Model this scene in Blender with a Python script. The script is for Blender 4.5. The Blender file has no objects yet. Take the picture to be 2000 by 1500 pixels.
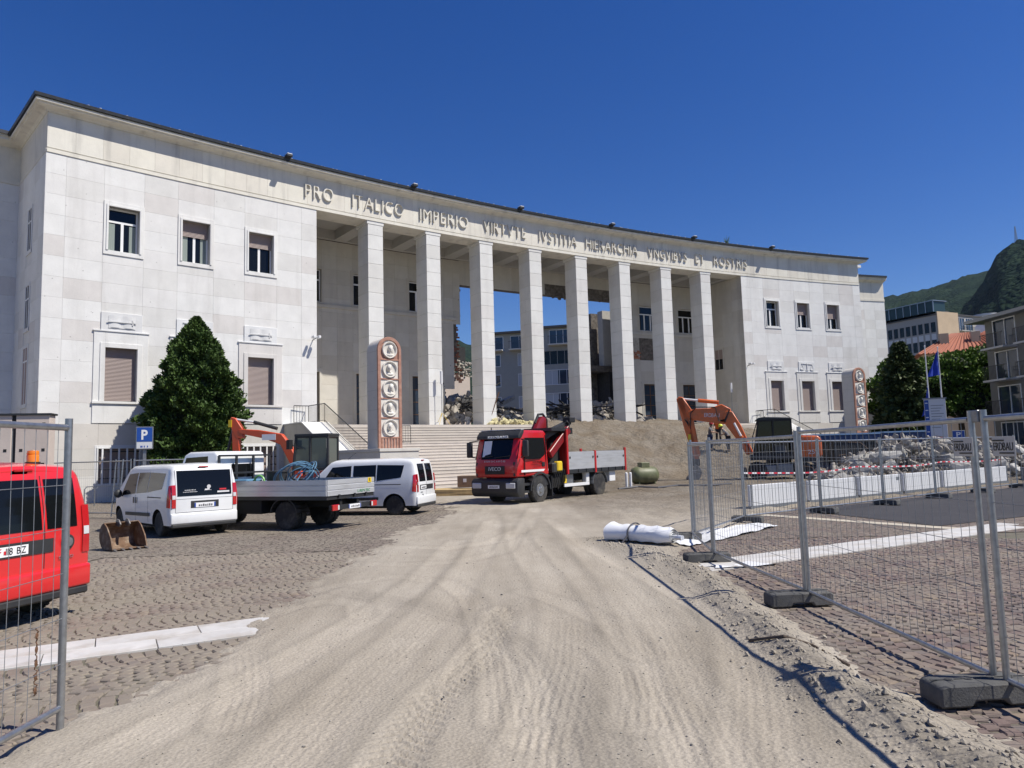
import bpy, bmesh, math, random
import numpy as np
from mathutils import Vector, Matrix
random.seed(7); RNG = np.random.default_rng(7)
SC = bpy.context.scene
COL = SC.collection
R_ = math.radians
# ---------------------------------------------------------------- camera
CAMZ = 1.66; FPX = 1421.74; PITCH = 0.09548; ROLL = -0.02831
_r0 = Vector((1, 0, 0)); _u0 = Vector((0, -math.sin(PITCH), math.cos(PITCH))); _fw = Vector((0, math.cos(PITCH), math.sin(PITCH)))
_r = _r0 * math.cos(ROLL) + _u0 * math.sin(ROLL); _u = _u0 * math.cos(ROLL) - _r0 * math.sin(ROLL)
cd = bpy.data.cameras.new('camera'); cam = bpy.data.objects.new('camera', cd); COL.objects.link(cam)
cam.matrix_world = Matrix(((_r.x, _u.x, -_fw.x, 0), (_r.y, _u.y, -_fw.y, 0), (_r.z, _u.z, -_fw.z, CAMZ), (0, 0, 0, 1)))
cd.sensor_width = 36; cd.lens = FPX / 2000 * 36; cd.clip_end = 9000; cd.clip_start = .1
SC.camera = cam
# ---------------------------------------------------------------- light
SUN_AZ, SUN_EL = R_(107), R_(54)      # azimuth clockwise from +Y, elevation
SUNV = Vector((math.sin(SUN_AZ) * math.cos(SUN_EL), math.cos(SUN_AZ) * math.cos(SUN_EL), math.sin(SUN_EL)))
w = bpy.data.worlds.new('World'); SC.world = w; w.use_nodes = True
wn = w.node_tree.nodes; wl = w.node_tree.links
sky = wn.new('ShaderNodeTexSky'); sky.sky_type = 'NISHITA'; sky.sun_disc = False
sky.sun_elevation = SUN_EL; sky.sun_rotation = SUN_AZ; sky.altitude = 600; sky.air_density = 1.0; sky.dust_density = 0.1; sky.ozone_density = 4.0
hsv = wn.new('ShaderNodeHueSaturation'); hsv.inputs['Hue'].default_value = .518; hsv.inputs['Saturation'].default_value = 1.33; hsv.inputs['Value'].default_value = 1.0
wl.new(sky.outputs[0], hsv.inputs['Color']); wl.new(hsv.outputs[0], wn['Background'].inputs[0]); wn['Background'].inputs[1].default_value = 0.088
sl = bpy.data.lights.new('sun', 'SUN'); so = bpy.data.objects.new('sun', sl); COL.objects.link(so)
sl.energy = 5.0; sl.angle = R_(0.53); sl.color = (1, .945, .85)
so.rotation_euler = SUNV.to_track_quat('Z', 'Y').to_euler(); so.location = (0, 0, 60)
SC.view_settings.view_transform = 'Standard'; SC.view_settings.look = 'None'; SC.view_settings.exposure = 0.28; SC.view_settings.gamma = 1
# ---------------------------------------------------------------- helpers
def tag(o, label=None, cat=None, group=None, kind=None):
    for k, v in (('label', label), ('category', cat), ('group', group), ('kind', kind)):
        if v: o[k] = v
    return o
def W(o):
    m = o.matrix_basis.copy()
    if o.parent: m = W(o.parent) @ o.matrix_parent_inverse @ m
    return m
def attach(o, p, world=False):
    o.parent = p
    if world: o.matrix_parent_inverse = W(p).inverted()
    return o
def empty(name, loc=(0, 0, 0), rz=0, label=None, cat=None, group=None):
    o = bpy.data.objects.new(name, None); COL.objects.link(o)
    o.location = loc; o.rotation_euler = (0, 0, rz); o.empty_display_size = .1
    return tag(o, label, cat, group)
def inst(name, me, parent=None, world=False, loc=None, rz=None):
    o = bpy.data.objects.new(name, me); COL.objects.link(o)
    if loc is not None: o.location = loc
    if rz is not None: o.rotation_euler = (0, 0, rz)
    if parent: attach(o, parent, world)
    return o
def copy_tree(o, parent=None):
    c = o.copy(); COL.objects.link(c)
    if parent: c.parent = parent
    for ch in o.children: copy_tree(ch, c)
    return c
class MB:
    """collects geometry; build() links it as one mesh object"""
    def __init__(s): s.v = []; s.f = []; s.M = None
    def add(s, vs, fs):
        n = len(s.v)
        if s.M is not None: vs = [s.M @ Vector(q) for q in vs]
        s.v.extend([tuple(q) for q in vs]); s.f.extend([tuple(i + n for i in f) for f in fs]); return s
    def box(s, x0, x1, y0, y1, z0, z1):
        return s.add([(x0, y0, z0), (x1, y0, z0), (x1, y1, z0), (x0, y1, z0), (x0, y0, z1), (x1, y0, z1), (x1, y1, z1), (x0, y1, z1)],
                     [(3, 2, 1, 0), (4, 5, 6, 7), (0, 1, 5, 4), (1, 2, 6, 5), (2, 3, 7, 6), (3, 0, 4, 7)])
    def hexa(s, p): return s.add(p, [(3, 2, 1, 0), (4, 5, 6, 7), (0, 1, 5, 4), (1, 2, 6, 5), (2, 3, 7, 6), (3, 0, 4, 7)])
    def bar(s, a, b, w, h=None, up=(0, 0, 1)):
        a = Vector(a); b = Vector(b); h = h or w; d = (b - a).normalized(); u = Vector(up)
        if abs(d.dot(u)) > .99: u = Vector((1, 0, 0))
        x = d.cross(u).normalized() * (w / 2); z = x.cross(d).normalized() * (h / 2)
        return s.hexa([a - x - z, a + x - z, b + x - z, b - x - z, a - x + z, a + x + z, b + x + z, b - x + z])
    def tube(s, pts, r, n=8, cap=True, closed=False):
        pts = [Vector(q) for q in pts]; m = len(pts); rr = r if isinstance(r, (list, tuple)) else [r] * m
        vs = []; fs = []; pu = None
        for i, q in enumerate(pts):
            if closed: d = pts[(i + 1) % m] - pts[i - 1]
            else: d = pts[min(i + 1, m - 1)] - pts[max(i - 1, 0)]
            d.normalize()
            if pu is None:
                u = Vector((0, 0, 1)) if abs(d.z) < .95 else Vector((1, 0, 0))
            else: u = pu
            x = d.cross(u)
            if x.length < 1e-6: x = d.cross(Vector((0, 1, 0)))
            x.normalize(); u = x.cross(d).normalized(); pu = u
            for k in range(n):
                t = 2 * math.pi * k / n; vs.append(q + (x * math.cos(t) + u * math.sin(t)) * rr[i])
        L = m if closed else m - 1
        for i in range(L):
            j = (i + 1) % m
            for k in range(n):
                k2 = (k + 1) % n; fs.append((i * n + k2, i * n + k, j * n + k, j * n + k2))
        if cap and not closed: fs.append(tuple(range(n))); fs.append(tuple((m - 1) * n + k for k in reversed(range(n))))
        return s.add(vs, fs)
    def cyl(s, a, b, r, r2=None, n=16): return s.tube([a, b], [r, r if r2 is None else r2], n)
    def prism(s, poly, axis, a, b):
        """poly: list of 2d points, extruded along axis (0,1,2) from a to b"""
        def P(q, t):
            return (t, q[0], q[1]) if axis == 0 else ((q[0], t, q[1]) if axis == 1 else (q[0], q[1], t))
        n = len(poly); vs = [P(q, a) for q in poly] + [P(q, b) for q in poly]
        fs = [tuple(reversed(range(n))), tuple(range(n, 2 * n))] + [(i, (i + 1) % n, n + (i + 1) % n, n + i) for i in range(n)]
        return s.add(vs, fs)
    def lathe(s, prof, axis_o=(0, 0, 0), axis='z', n=24):
        """prof: (r, h) list revolved round the axis"""
        vs = []; fs = []; m = len(prof)
        for r, h in prof:
            for k in range(n):
                t = 2 * math.pi * k / n; c, d = r * math.cos(t), r * math.sin(t)
                q = (c, d, h) if axis == 'z' else ((c, h, d) if axis == 'y' else (h, c, d))
                vs.append(tuple(q[i] + axis_o[i] for i in range(3)))
        for i in range(m - 1):
            for k in range(n): fs.append((i * n + k, i * n + (k + 1) % n, (i + 1) * n + (k + 1) % n, (i + 1) * n + k))
        if prof[0][0] > 1e-6: fs.append(tuple(reversed(range(n))))
        if prof[-1][0] > 1e-6: fs.append(tuple((m - 1) * n + k for k in range(n)))
        return s.add(vs, fs)
    def grid(s, rows):
        m = len(rows); n = len(rows[0])
        return s.add([q for r in rows for q in r], [(i * n + j, i * n + j + 1, (i + 1) * n + j + 1, (i + 1) * n + j) for i in range(m - 1) for j in range(n - 1)])
    def sphere(s, c, r, n=10, m=7):
        rx, ry, rz = (r, r, r) if not isinstance(r, (tuple, list)) else r
        rows = []
        for i in range(m + 1):
            p = math.pi * i / m
            rows.append([(c[0] + rx * math.sin(p) * math.cos(2 * math.pi * k / n), c[1] + ry * math.sin(p) * math.sin(2 * math.pi * k / n), c[2] + rz * math.cos(p)) for k in range(n + 1)])
        return s.grid(rows)
    def mesh(s, name, mat, bev=0, seg=1, smooth=False, fixn=False, ang=35):
        me = bpy.data.meshes.new(name); me.from_pydata(s.v, [], s.f); me.materials.append(mat)
        if bev or fixn or smooth:
            bm = bmesh.new(); bm.from_mesh(me)
            if smooth: bmesh.ops.remove_doubles(bm, verts=bm.verts, dist=1e-5)
            if fixn: bmesh.ops.recalc_face_normals(bm, faces=bm.faces)
            if bev:
                es = [e for e in bm.edges if len(e.link_faces) == 2 and e.calc_face_angle(0) > R_(25)]
                bmesh.ops.bevel(bm, geom=es, offset=bev, segments=seg, profile=.5, affect='EDGES', clamp_overlap=True)
            if smooth or bev:
                for f in bm.faces: f.smooth = True
                for e in bm.edges: e.smooth = not (len(e.link_faces) == 2 and e.calc_face_angle(0) > R_(ang))
            bm.to_mesh(me); bm.free()
        me.update(); return me
    def build(s, name, mat, parent=None, world=False, **k):
        return inst(name, s.mesh(name, mat, **k), parent, world)
# ---------------------------------------------------------------- materials
MATS = {}
def nodes(name):
    m = bpy.data.materials.new(name); m.use_nodes = True; MATS[name] = m
    return m, m.node_tree.nodes, m.node_tree.links, m.node_tree.nodes['Principled BSDF']
def mat(name, col, rough=.6, metal=0, noise=0, nscale=8, bump=0, bscale=30, spec=None, coat=0, rnd=0, dirt=None, dscale=2.0, damt=.5, trans=0, emit=0, coord='Object', nstretch=None):
    """principled material; noise = value variation, rnd = per-object variation, dirt = second colour blotches"""
    m, n, l, b = nodes(name)
    b.inputs['Base Color'].default_value = (*col, 1); b.inputs['Roughness'].default_value = rough; b.inputs['Metallic'].default_value = metal
    if spec is not None: b.inputs['Specular IOR Level'].default_value = spec
    if coat: b.inputs['Coat Weight'].default_value = coat; b.inputs['Coat Roughness'].default_value = .05
    if trans: b.inputs['Transmission Weight'].default_value = trans
    if emit: b.inputs['Emission Color'].default_value = (*col, 1); b.inputs['Emission Strength'].default_value = emit
    tc = n.new('ShaderNodeTexCoord'); vec = tc.outputs[coord]
    if nstretch:
        mp = n.new('ShaderNodeMapping'); l.new(vec, mp.inputs[0]); mp.inputs['Scale'].default_value = nstretch; vec = mp.outputs[0]
    cur = None
    if dirt:
        t = n.new('ShaderNodeTexNoise'); l.new(vec, t.inputs['Vector']); t.inputs['Scale'].default_value = dscale; t.inputs['Detail'].default_value = 6; t.inputs['Roughness'].default_value = .62
        r = n.new('ShaderNodeValToRGB'); l.new(t.outputs['Fac'], r.inputs[0]); r.color_ramp.elements[0].position = .47; r.color_ramp.elements[1].position = .68
        mu = n.new('ShaderNodeMath'); mu.operation = 'MULTIPLY'; l.new(r.outputs[0], mu.inputs[0]); mu.inputs[1].default_value = damt
        mx = n.new('ShaderNodeMix'); mx.data_type = 'RGBA'; l.new(mu.outputs[0], mx.inputs[0]); mx.inputs[6].default_value = (*col, 1); mx.inputs[7].default_value = (*dirt, 1); cur = mx.outputs[2]
    if noise or rnd:
        val = None
        if noise:
            t = n.new('ShaderNodeTexNoise'); l.new(vec, t.inputs['Vector']); t.inputs['Scale'].default_value = nscale; t.inputs['Detail'].default_value = 5
            mr = n.new('ShaderNodeMapRange'); l.new(t.outputs['Fac'], mr.inputs[0]); mr.inputs[1].default_value = .25; mr.inputs[2].default_value = .75; mr.inputs[3].default_value = 1 - noise; mr.inputs[4].default_value = 1 + noise; val = mr.outputs[0]
        if rnd:
            oi = n.new('ShaderNodeObjectInfo'); mr = n.new('ShaderNodeMapRange'); l.new(oi.outputs['Random'], mr.inputs[0]); mr.inputs[3].default_value = 1 - rnd; mr.inputs[4].default_value = 1 + rnd
            if val:
                mm = n.new('ShaderNodeMath'); mm.operation = 'MULTIPLY'; l.new(val, mm.inputs[0]); l.new(mr.outputs[0], mm.inputs[1]); val = mm.outputs[0]
            else: val = mr.outputs[0]
        hs = n.new('ShaderNodeHueSaturation'); l.new(val, hs.inputs['Value'])
        if cur: l.new(cur, hs.inputs['Color'])
        else: hs.inputs['Color'].default_value = (*col, 1)
        cur = hs.outputs[0]
    if cur: l.new(cur, b.inputs['Base Color'])
    if bump:
        t = n.new('ShaderNodeTexNoise'); l.new(tc.outputs[coord], t.inputs['Vector']); t.inputs['Scale'].default_value = bscale; t.inputs['Detail'].default_value = 6; t.inputs['Roughness'].default_value = .6
        bp = n.new('ShaderNodeBump'); l.new(t.outputs['Fac'], bp.inputs['Height']); bp.inputs['Strength'].default_value = bump; bp.inputs['Distance'].default_value = .02; l.new(bp.outputs[0], b.inputs['Normal'])
    return m
def stone_mat(name, cols, wear=(.30, .28, .25), pits=True, streak=.25, rnd_pos=(.0, .35, .6, .8)):
    """cladding stone: every slab (object) draws one of a few tints, then noise, pits and weather streaks"""
    m, n, l, b = nodes(name); b.inputs['Roughness'].default_value = .75; b.inputs['Specular IOR Level'].default_value = .3
    oi = n.new('ShaderNodeObjectInfo'); rp = n.new('ShaderNodeValToRGB'); l.new(oi.outputs['Random'], rp.inputs[0]); cr = rp.color_ramp; cr.interpolation = 'CONSTANT'
    for i, c in enumerate(cols):
        e = cr.elements[i] if i < 2 else cr.elements.new(rnd_pos[i])
        e.position = rnd_pos[i]; e.color = (*c, 1)
    g = n.new('ShaderNodeNewGeometry'); P = g.outputs['Position']
    t1 = n.new('ShaderNodeTexNoise'); l.new(P, t1.inputs['Vector']); t1.inputs['Scale'].default_value = 1.3; t1.inputs['Detail'].default_value = 9; t1.inputs['Roughness'].default_value = .65
    mr = n.new('ShaderNodeMapRange'); l.new(t1.outputs['Fac'], mr.inputs[0]); mr.inputs[1].default_value = .3; mr.inputs[2].default_value = .7; mr.inputs[3].default_value = .93; mr.inputs[4].default_value = 1.06
    hs = n.new('ShaderNodeHueSaturation'); l.new(rp.outputs[0], hs.inputs['Color']); l.new(mr.outputs[0], hs.inputs['Value'])
    # vertical weather streaks
    mp = n.new('ShaderNodeMapping'); l.new(P, mp.inputs[0]); mp.inputs['Scale'].default_value = (1.6, 1.6, .16)
    t2 = n.new('ShaderNodeTexNoise'); l.new(mp.outputs[0], t2.inputs['Vector']); t2.inputs['Scale'].default_value = 1.1; t2.inputs['Detail'].default_value = 8; t2.inputs['Roughness'].default_value = .6
    r2 = n.new('ShaderNodeMapRange'); l.new(t2.outputs['Fac'], r2.inputs[0]); r2.inputs[1].default_value = .52; r2.inputs[2].default_value = .78; r2.inputs[3].default_value = 0; r2.inputs[4].default_value = streak
    mx = n.new('ShaderNodeMix'); mx.data_type = 'RGBA'; l.new(r2.outputs[0], mx.inputs[0]); l.new(hs.outputs[0], mx.inputs[6]); mx.inputs[7].default_value = (*wear, 1)
    cur = mx.outputs[2]
    if pits:
        v = n.new('ShaderNodeTexVoronoi'); l.new(P, v.inputs['Vector']); v.inputs['Scale'].default_value = 1.9
        r3 = n.new('ShaderNodeMapRange'); l.new(v.outputs['Distance'], r3.inputs[0]); r3.inputs[1].default_value = .035; r3.inputs[2].default_value = .06; r3.inputs[3].default_value = .55; r3.inputs[4].default_value = 0
        m2 = n.new('ShaderNodeMix'); m2.data_type = 'RGBA'; l.new(r3.outputs[0], m2.inputs[0]); l.new(cur, m2.inputs[6]); m2.inputs[7].default_value = (wear[0] * .6, wear[1] * .6, wear[2] * .6, 1); cur = m2.outputs[2]
    l.new(cur, b.inputs['Base Color'])
    t4 = n.new('ShaderNodeTexNoise'); l.new(P, t4.inputs['Vector']); t4.inputs['Scale'].default_value = 14; t4.inputs['Detail'].default_value = 8
    bp = n.new('ShaderNodeBump'); l.new(t4.outputs['Fac'], bp.inputs['Height']); bp.inputs['Strength'].default_value = .18; bp.inputs['Distance'].default_value = .02; l.new(bp.outputs[0], b.inputs['Normal'])
    return m
stone_mat('stone', [(.70, .695, .67), (.645, .635, .605), (.68, .67, .645), (.62, .595, .565)], rnd_pos=(0, .42, .60, .90))
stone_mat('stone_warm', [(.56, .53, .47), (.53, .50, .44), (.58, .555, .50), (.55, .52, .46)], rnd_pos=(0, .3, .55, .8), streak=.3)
stone_mat('stone_frieze', [(.69, .66, .575), (.65, .615, .535), (.69, .665, .59), (.665, .63, .55)], rnd_pos=(0, .3, .55, .8), pits=False, wear=(.25, .24, .22), streak=.55)
stone_mat('stone_plinth', [(.60, .58, .535), (.56, .54, .495), (.62, .605, .565), (.58, .55, .505)], rnd_pos=(0, .3, .55, .8))
stone_mat('stone_column', [(.66, .655, .625), (.625, .615, .58), (.68, .675, .645), (.64, .625, .595)], rnd_pos=(0, .3, .55, .8), streak=.15)
stone_mat('stone_step', [(.52, .475, .42), (.46, .42, .37), (.55, .50, .45), (.50, .45, .395)], rnd_pos=(0, .3, .55, .8), pits=False)
stone_mat('stone_pink', [(.56, .48, .42), (.58, .50, .44), (.55, .47, .41), (.57, .49, .43)], rnd_pos=(0, .3, .55, .8), pits=False, streak=.12)
stone_mat('stone_white', [(.66, .665, .66), (.64, .64, .63), (.66, .66, .65), (.65, .65, .64)], rnd_pos=(0, .3, .55, .8), pits=False, streak=.15)
mat('flag_blue', (.01, .04, .36), .8)
mat('weed', (.10, .16, .03), .7)
mat('joint', (.40, .385, .36), .9)
mat('rough_stone', (.42, .39, .34), .9, noise=.3, nscale=6, bump=.6, bscale=20, dirt=(.2, .18, .15))
mat('dark_masonry', (.12, .105, .09), .95, noise=.5, nscale=5, bump=.9, bscale=9, dirt=(.25, .22, .19))
mat('brick', (.36, .13, .07), .9, noise=.25, rnd=.25, bump=.4)
mat('plaster_grey', (.46, .45, .42), .9, noise=.15, nscale=2, bump=.2, dirt=(.33, .31, .28))
mat('glass_dark', (.006, .007, .008), .05, spec=.32)
mat('glass_blue', (.03, .045, .07), .05, spec=.8)
mat('shutter', (.30, .235, .215), .6, rnd=.04)
mat('white_paint', (.78, .78, .77), .45)
mat('dark_metal', (.035, .037, .04), .45, metal=.3)
mat('black', (.014, .014, .015), .6)
mat('roof_metal', (.045, .047, .05), .45, metal=.5, noise=.3)
mat('galv', (.36, .37, .38), .38, metal=.85, noise=.18, nscale=25)
mat('galv_dull', (.26, .27, .28), .5, metal=.7, noise=.2, nscale=25)
mat('wood_door', (.12, .06, .03), .5, noise=.2)
mat('paint_crane', (.20, .008, .01), .4, coat=.3, dirt=(.1, .03, .03), damt=.4)
mat('curtain', (.24, .28, .26), .9)
mat('lamp_white', (.7, .7, .7), .4)
mat('paint_white', (.74, .75, .75), .3, coat=.6, noise=.02, dirt=(.5, .48, .44), dscale=1.2, damt=.18)
mat('paint_red_van', (.62, .02, .022), .3, coat=.7, dirt=(.45, .05, .05), dscale=1.5, damt=.2)
mat('paint_red', (.50, .008, .012), .32, coat=.5, dirt=(.3, .06, .05), dscale=1.4, damt=.35)
mat('paint_orange', (.66, .12, .015), .38, coat=.3, noise=.08, dirt=(.28, .12, .05), dscale=2.5, damt=.5)
mat('paint_orange_red', (.62, .065, .012), .4, coat=.3, noise=.05, dirt=(.28, .12, .05), dscale=2.5, damt=.3)
mat('rubber', (.02, .02, .021), .8, noise=.3, nscale=12, dirt=(.13, .115, .09), dscale=3, damt=.5)
mat('plastic_dark', (.025, .026, .028), .55, dirt=(.1, .09, .07), dscale=2, damt=.25)
mat('underbody', (.012, .012, .012), .9)
mat('alloy', (.38, .39, .40), .4, metal=.8, dirt=(.15, .13, .11), dscale=4, damt=.5)
mat('aluminium', (.62, .63, .64), .42, metal=.55, noise=.06, nscale=3, dirt=(.4, .4, .39), dscale=1.5, damt=.5, nstretch=(1, 1, 6))
mat('lamp_red', (.45, .01, .012), .15, coat=.8)
mat('lamp_clear', (.6, .6, .6), .1, coat=1)
mat('amber', (.75, .22, .01), .2, coat=.6)
mat('plate_white', (.8, .8, .8), .4)
mat('blue_print', (.03, .08, .35), .5)
mat('red_print', (.6, .03, .04), .5)
mat('black_print', (.01, .01, .01), .5)
mat('white_print', (.75, .75, .75), .5)
mat('green_print', (.05, .25, .1), .5)
mat('silver_print', (.62, .62, .62), .4)
mat('yellow_paint', (.72, .50, .02), .45, dirt=(.3, .2, .05), damt=.3)
mat('hose_blue', (.10, .22, .34), .4)
mat('hose_green', (.18, .42, .12), .4)
mat('tank_green', (.11, .12, .055), .5, noise=.15, nscale=3, dirt=(.28, .25, .16), dscale=2)
mat('rust', (.14, .08, .045), .8, noise=.3, nscale=8, dirt=(.30, .24, .18), dscale=5, damt=.7)
mat('steel_worn', (.24, .22, .20), .5, metal=.6, noise=.3, nscale=8)
mat('concrete', (.36, .35, .325), .9, dirt=(.2, .19, .17), noise=.25, nscale=5, bump=.4, bscale=25, rnd=.15)
mat('seat_grey', (.12, .12, .125), .9)
# ================================================================ the palace on its arc
CX, CY, RR, AM = 78.155, -69.040, 140.488, -0.56011
ZP, ZT, ZS, ZL, ZF, ZC = 3.52, 15.40, 15.60, 15.82, 17.45, 18.0   # platform, column top, soffit, frieze line, frieze top, cornice top
WO, JO = 30.48, 17.52                                              # wing corner, portico jamb (arc length from the middle)
BD = 5.1                                                           # portico depth
def A(s, r, z):
    a = AM + s / RR; return Vector((CX + r * math.sin(a), CY + r * math.cos(a), z))
def RZ(s): return -(AM + s / RR)
palace = empty('courthouse', A(0, RR, 0), RZ(0), 'curved pale stone courthouse with eight tall square columns and carved Latin inscription', 'building')
def pal(mb, name, m, parent=None, **k): return mb.build(name, MATS[m] if isinstance(m, str) else m, parent or palace, True, **k)
def arc_steps(s0, s1, d=1.6): return max(1, int(abs(s1 - s0) / d + .5))
def arc_box(mb, s0, s1, r0, r1, z0, z1, d=1.6):
    """curved bar between two radii"""
    n = arc_steps(s0, s1, d); vs = []; fs = []
    for i in range(n + 1):
        s = s0 + (s1 - s0) * i / n
        vs += [A(s, r0, z0), A(s, r1, z0), A(s, r1, z1), A(s, r0, z1)]
    for i in range(n):
        b = i * 4
        for k in range(4): fs.append((b + k, b + 4 + k, b + 4 + (k + 1) % 4, b + (k + 1) % 4))
    fs.append((0, 1, 2, 3)); fs.append((n * 4 + 3, n * 4 + 2, n * 4 + 1, n * 4)); return mb.add(vs, fs)
def arc_profile(mb, s0, s1, prof, miter0=0, miter1=0, d=1.2):
    """sweep a closed (out, z) profile; out = metres in front of RR; the ends may be mitred by adding out to s"""
    n = arc_steps(s0, s1, d); m = len(prof); vs = []; fs = []
    for i in range(n + 1):
        t = i / n
        for o, z in prof:
            a0 = s0 - miter0 * o; a1 = s1 + miter1 * o
            vs.append(A(a0 + (a1 - a0) * t, RR - o, z))
    for i in range(n):
        for k in range(m): fs.append((i * m + k, i * m + (k + 1) % m, (i + 1) * m + (k + 1) % m, (i + 1) * m + k))
    fs.append(tuple(reversed(range(m)))); fs.append(tuple(n * m + k for k in range(m))); return mb.add(vs, fs)
def wall_grid(sb, zb, hole, r0, r1):
    mb = MB(); ns, nz = len(sb) - 1, len(zb) - 1
    H = lambda i, j: not (0 <= i < ns and 0 <= j < nz) or hole((sb[i] + sb[i + 1]) / 2, (zb[j] + zb[j + 1]) / 2)
    for i in range(ns):
        for j in range(nz):
            if H(i, j): continue
            a, b, c, d = sb[i], sb[i + 1], zb[j], zb[j + 1]
            mb.add([A(a, r0, c), A(b, r0, c), A(b, r0, d), A(a, r0, d)], [(0, 1, 2, 3)])
            mb.add([A(a, r1, c), A(b, r1, c), A(b, r1, d), A(a, r1, d)], [(3, 2, 1, 0)])
            if H(i - 1, j): mb.add([A(a, r0, c), A(a, r1, c), A(a, r1, d), A(a, r0, d)], [(3, 2, 1, 0)])
            if H(i + 1, j): mb.add([A(b, r0, c), A(b, r1, c), A(b, r1, d), A(b, r0, d)], [(0, 1, 2, 3)])
            if H(i, j - 1): mb.add([A(a, r0, c), A(b, r0, c), A(b, r1, c), A(a, r1, c)], [(3, 2, 1, 0)])
            if H(i, j + 1): mb.add([A(a, r0, d), A(b, r0, d), A(b, r1, d), A(a, r1, d)], [(0, 1, 2, 3)])
    return mb
_slabs = {}
def slab_mesh(w, h, t, m, ch=.004, name='slab'):
    """flat stone slab: front at y=0 facing -y, chamfered edges, 26 triangles"""
    k = (round(w, 3), round(h, 3), t, m, name)
    if k not in _slabs:
        g = .002; a, b = w / 2 - g, h / 2 - g; mb = MB()
        mb.add([(-a + ch, 0, -b + ch), (a - ch, 0, -b + ch), (a - ch, 0, b - ch), (-a + ch, 0, b - ch), (-a, ch, -b), (a, ch, -b), (a, ch, b), (-a, ch, b), (-a, t, -b), (a, t, -b), (a, t, b), (-a, t, b)],
               [(0, 1, 2, 3), (4, 5, 1, 0), (5, 6, 2, 1), (6, 7, 3, 2), (7, 4, 0, 3), (8, 9, 5, 4), (9, 10, 6, 5), (10, 11, 7, 6), (11, 8, 4, 7)])
        _slabs[k] = mb.mesh(name, MATS[m])
    return _slabs[k]
def slab(s0, s1, z0, z1, r, m, parent, name='slab', t=.05):
    sc = (s0 + s1) / 2; w = (s1 - s0) * r / RR
    return inst(name, slab_mesh(w, z1 - z0, t, m, name=name), parent, True, A(sc, r, (z0 + z1) / 2), RZ(sc))
WC = (27.27, 23.98, 20.66)                        # window axes in each wing
U_OP = (.67, 11.57, 13.67); U_FR = (.87, 11.37, 13.92)
L_OP = (.68, 4.55, 7.02); L_FR = (1.15, 3.55, 7.76); PQ = (.875, 7.80, 8.66); G_OP = (.85, .84, 2.40)
def wing_hole(s, z):
    for c in WC:
        x = abs(abs(s) - c)
        for hw, a, b in (U_OP, L_OP, G_OP):
            if x < hw and a < z < b: return True
    return False
def uniq(v): return sorted(set(round(q, 4) for q in v))
ROWS = [ZP + (ZL - .22 - ZP) * i / 13 for i in range(14)]
# --- local builders for pieces set on the wall: x along the wall, y into the wall, z up
def place(o, s, r=RR, z=0, parent=None):
    o.location = A(s, r, z); o.rotation_euler = (0, 0, RZ(s)); return attach(o, parent or palace, True)
def window(s, hw, z0, z1, shutter=0, transom=.30, deep=.30, r=RR, mull=1, curtain=0, fmat='white_paint'):
    """casement set back in its reveal; shutter = covered share from the top"""
    fr = MB(); W2 = hw; f = .075
    for a, b, c, d in ((-W2, -W2 + f, z0, z1), (W2 - f, W2, z0, z1), (-W2 + f, W2 - f, z0, z0 + f), (-W2 + f, W2 - f, z1 - f, z1)): fr.box(a, b, deep, deep + .07, c, d)
    zt = z1 - (z1 - z0) * transom
    if transom: fr.box(-W2 + f, W2 - f, deep - .003, deep + .067, zt - .05, zt + .05)
    for k in range(mull):
        x = -W2 + 2 * W2 * (k + 1) / (mull + 1); fr.box(x - .06, x + .06, deep - .006, deep + .064, z0 + f, (zt - .05) if transom else z1 - f)
    o = fr.build('window', MATS[fmat]); place(o, s, r)
    g = MB().box(-W2 + .02, W2 - .02, deep + .03, deep + .05, z0 + .02, z1 - .02).build('pane', MATS['glass_dark']); place(g, s, r, 0, o)
    if curtain:
        for sx in (-1, 1):
            c = MB(); rows = [[], []]
            for i in range(11):
                x = sx * (W2 - .08 - (W2 - .16) * .55 * i / 10); y = deep + .024 + .004 * math.sin(i * 2.2)
                rows[0].append((x, y, z0 + .1)); rows[1].append((x, y, zt - .1))
            c.grid(rows); oc = c.build('curtain', MATS['curtain']); place(oc, s, r, 0, o)
    if shutter:
        h = (z1 - z0) * shutter; n = max(3, int(h / .062)); sh = MB()
        for i in range(n):
            a = z1 - h * i / n; b = z1 - h * (i + 1) / n
            sh.add([(-W2 + .03, deep - .05, a), (W2 - .03, deep - .05, a), (W2 - .03, deep - .062, (a + b) / 2), (-W2 + .03, deep - .062, (a + b) / 2), (-W2 + .03, deep - .044, b), (W2 - .03, deep - .044, b)], [(3, 2, 1, 0), (4, 5, 2, 3)])
        so_ = sh.build('shutter', MATS['shutter']); place(so_, s, r, 0, o)
    return o
def surround(s, hw, z0, z1, ow, oz0, oz1, prou=.045, name='window_surround', m='stone_white', sill=True, r=RR):
    """flat stone architrave with an inner fillet and a shadow groove round it"""
    mb = MB()
    for a, b, c, d in ((-ow, -hw, oz0, oz1), (hw, ow, oz0, oz1), (-hw, hw, z1, oz1), (-hw, hw, oz0, z0)):
        if b - a > .01 and d - c > .01: mb.box(a, b, -prou, .12, c, d)
    mi = (ow - hw) * .45
    for a, b, c, d in ((-hw - mi, -hw, z0, z1 + mi), (hw, hw + mi, z0, z1 + mi), (-hw, hw, z1, z1 + mi)): mb.box(a, b, -prou - .035, -prou + .01, c, d)
    if sill: mb.box(-ow - .03, ow + .03, -prou - .07, .02, z0 - .11, z0 - .005)
    o = mb.build(name, MATS[m], bev=.006); return place(o, s, r)
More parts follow.
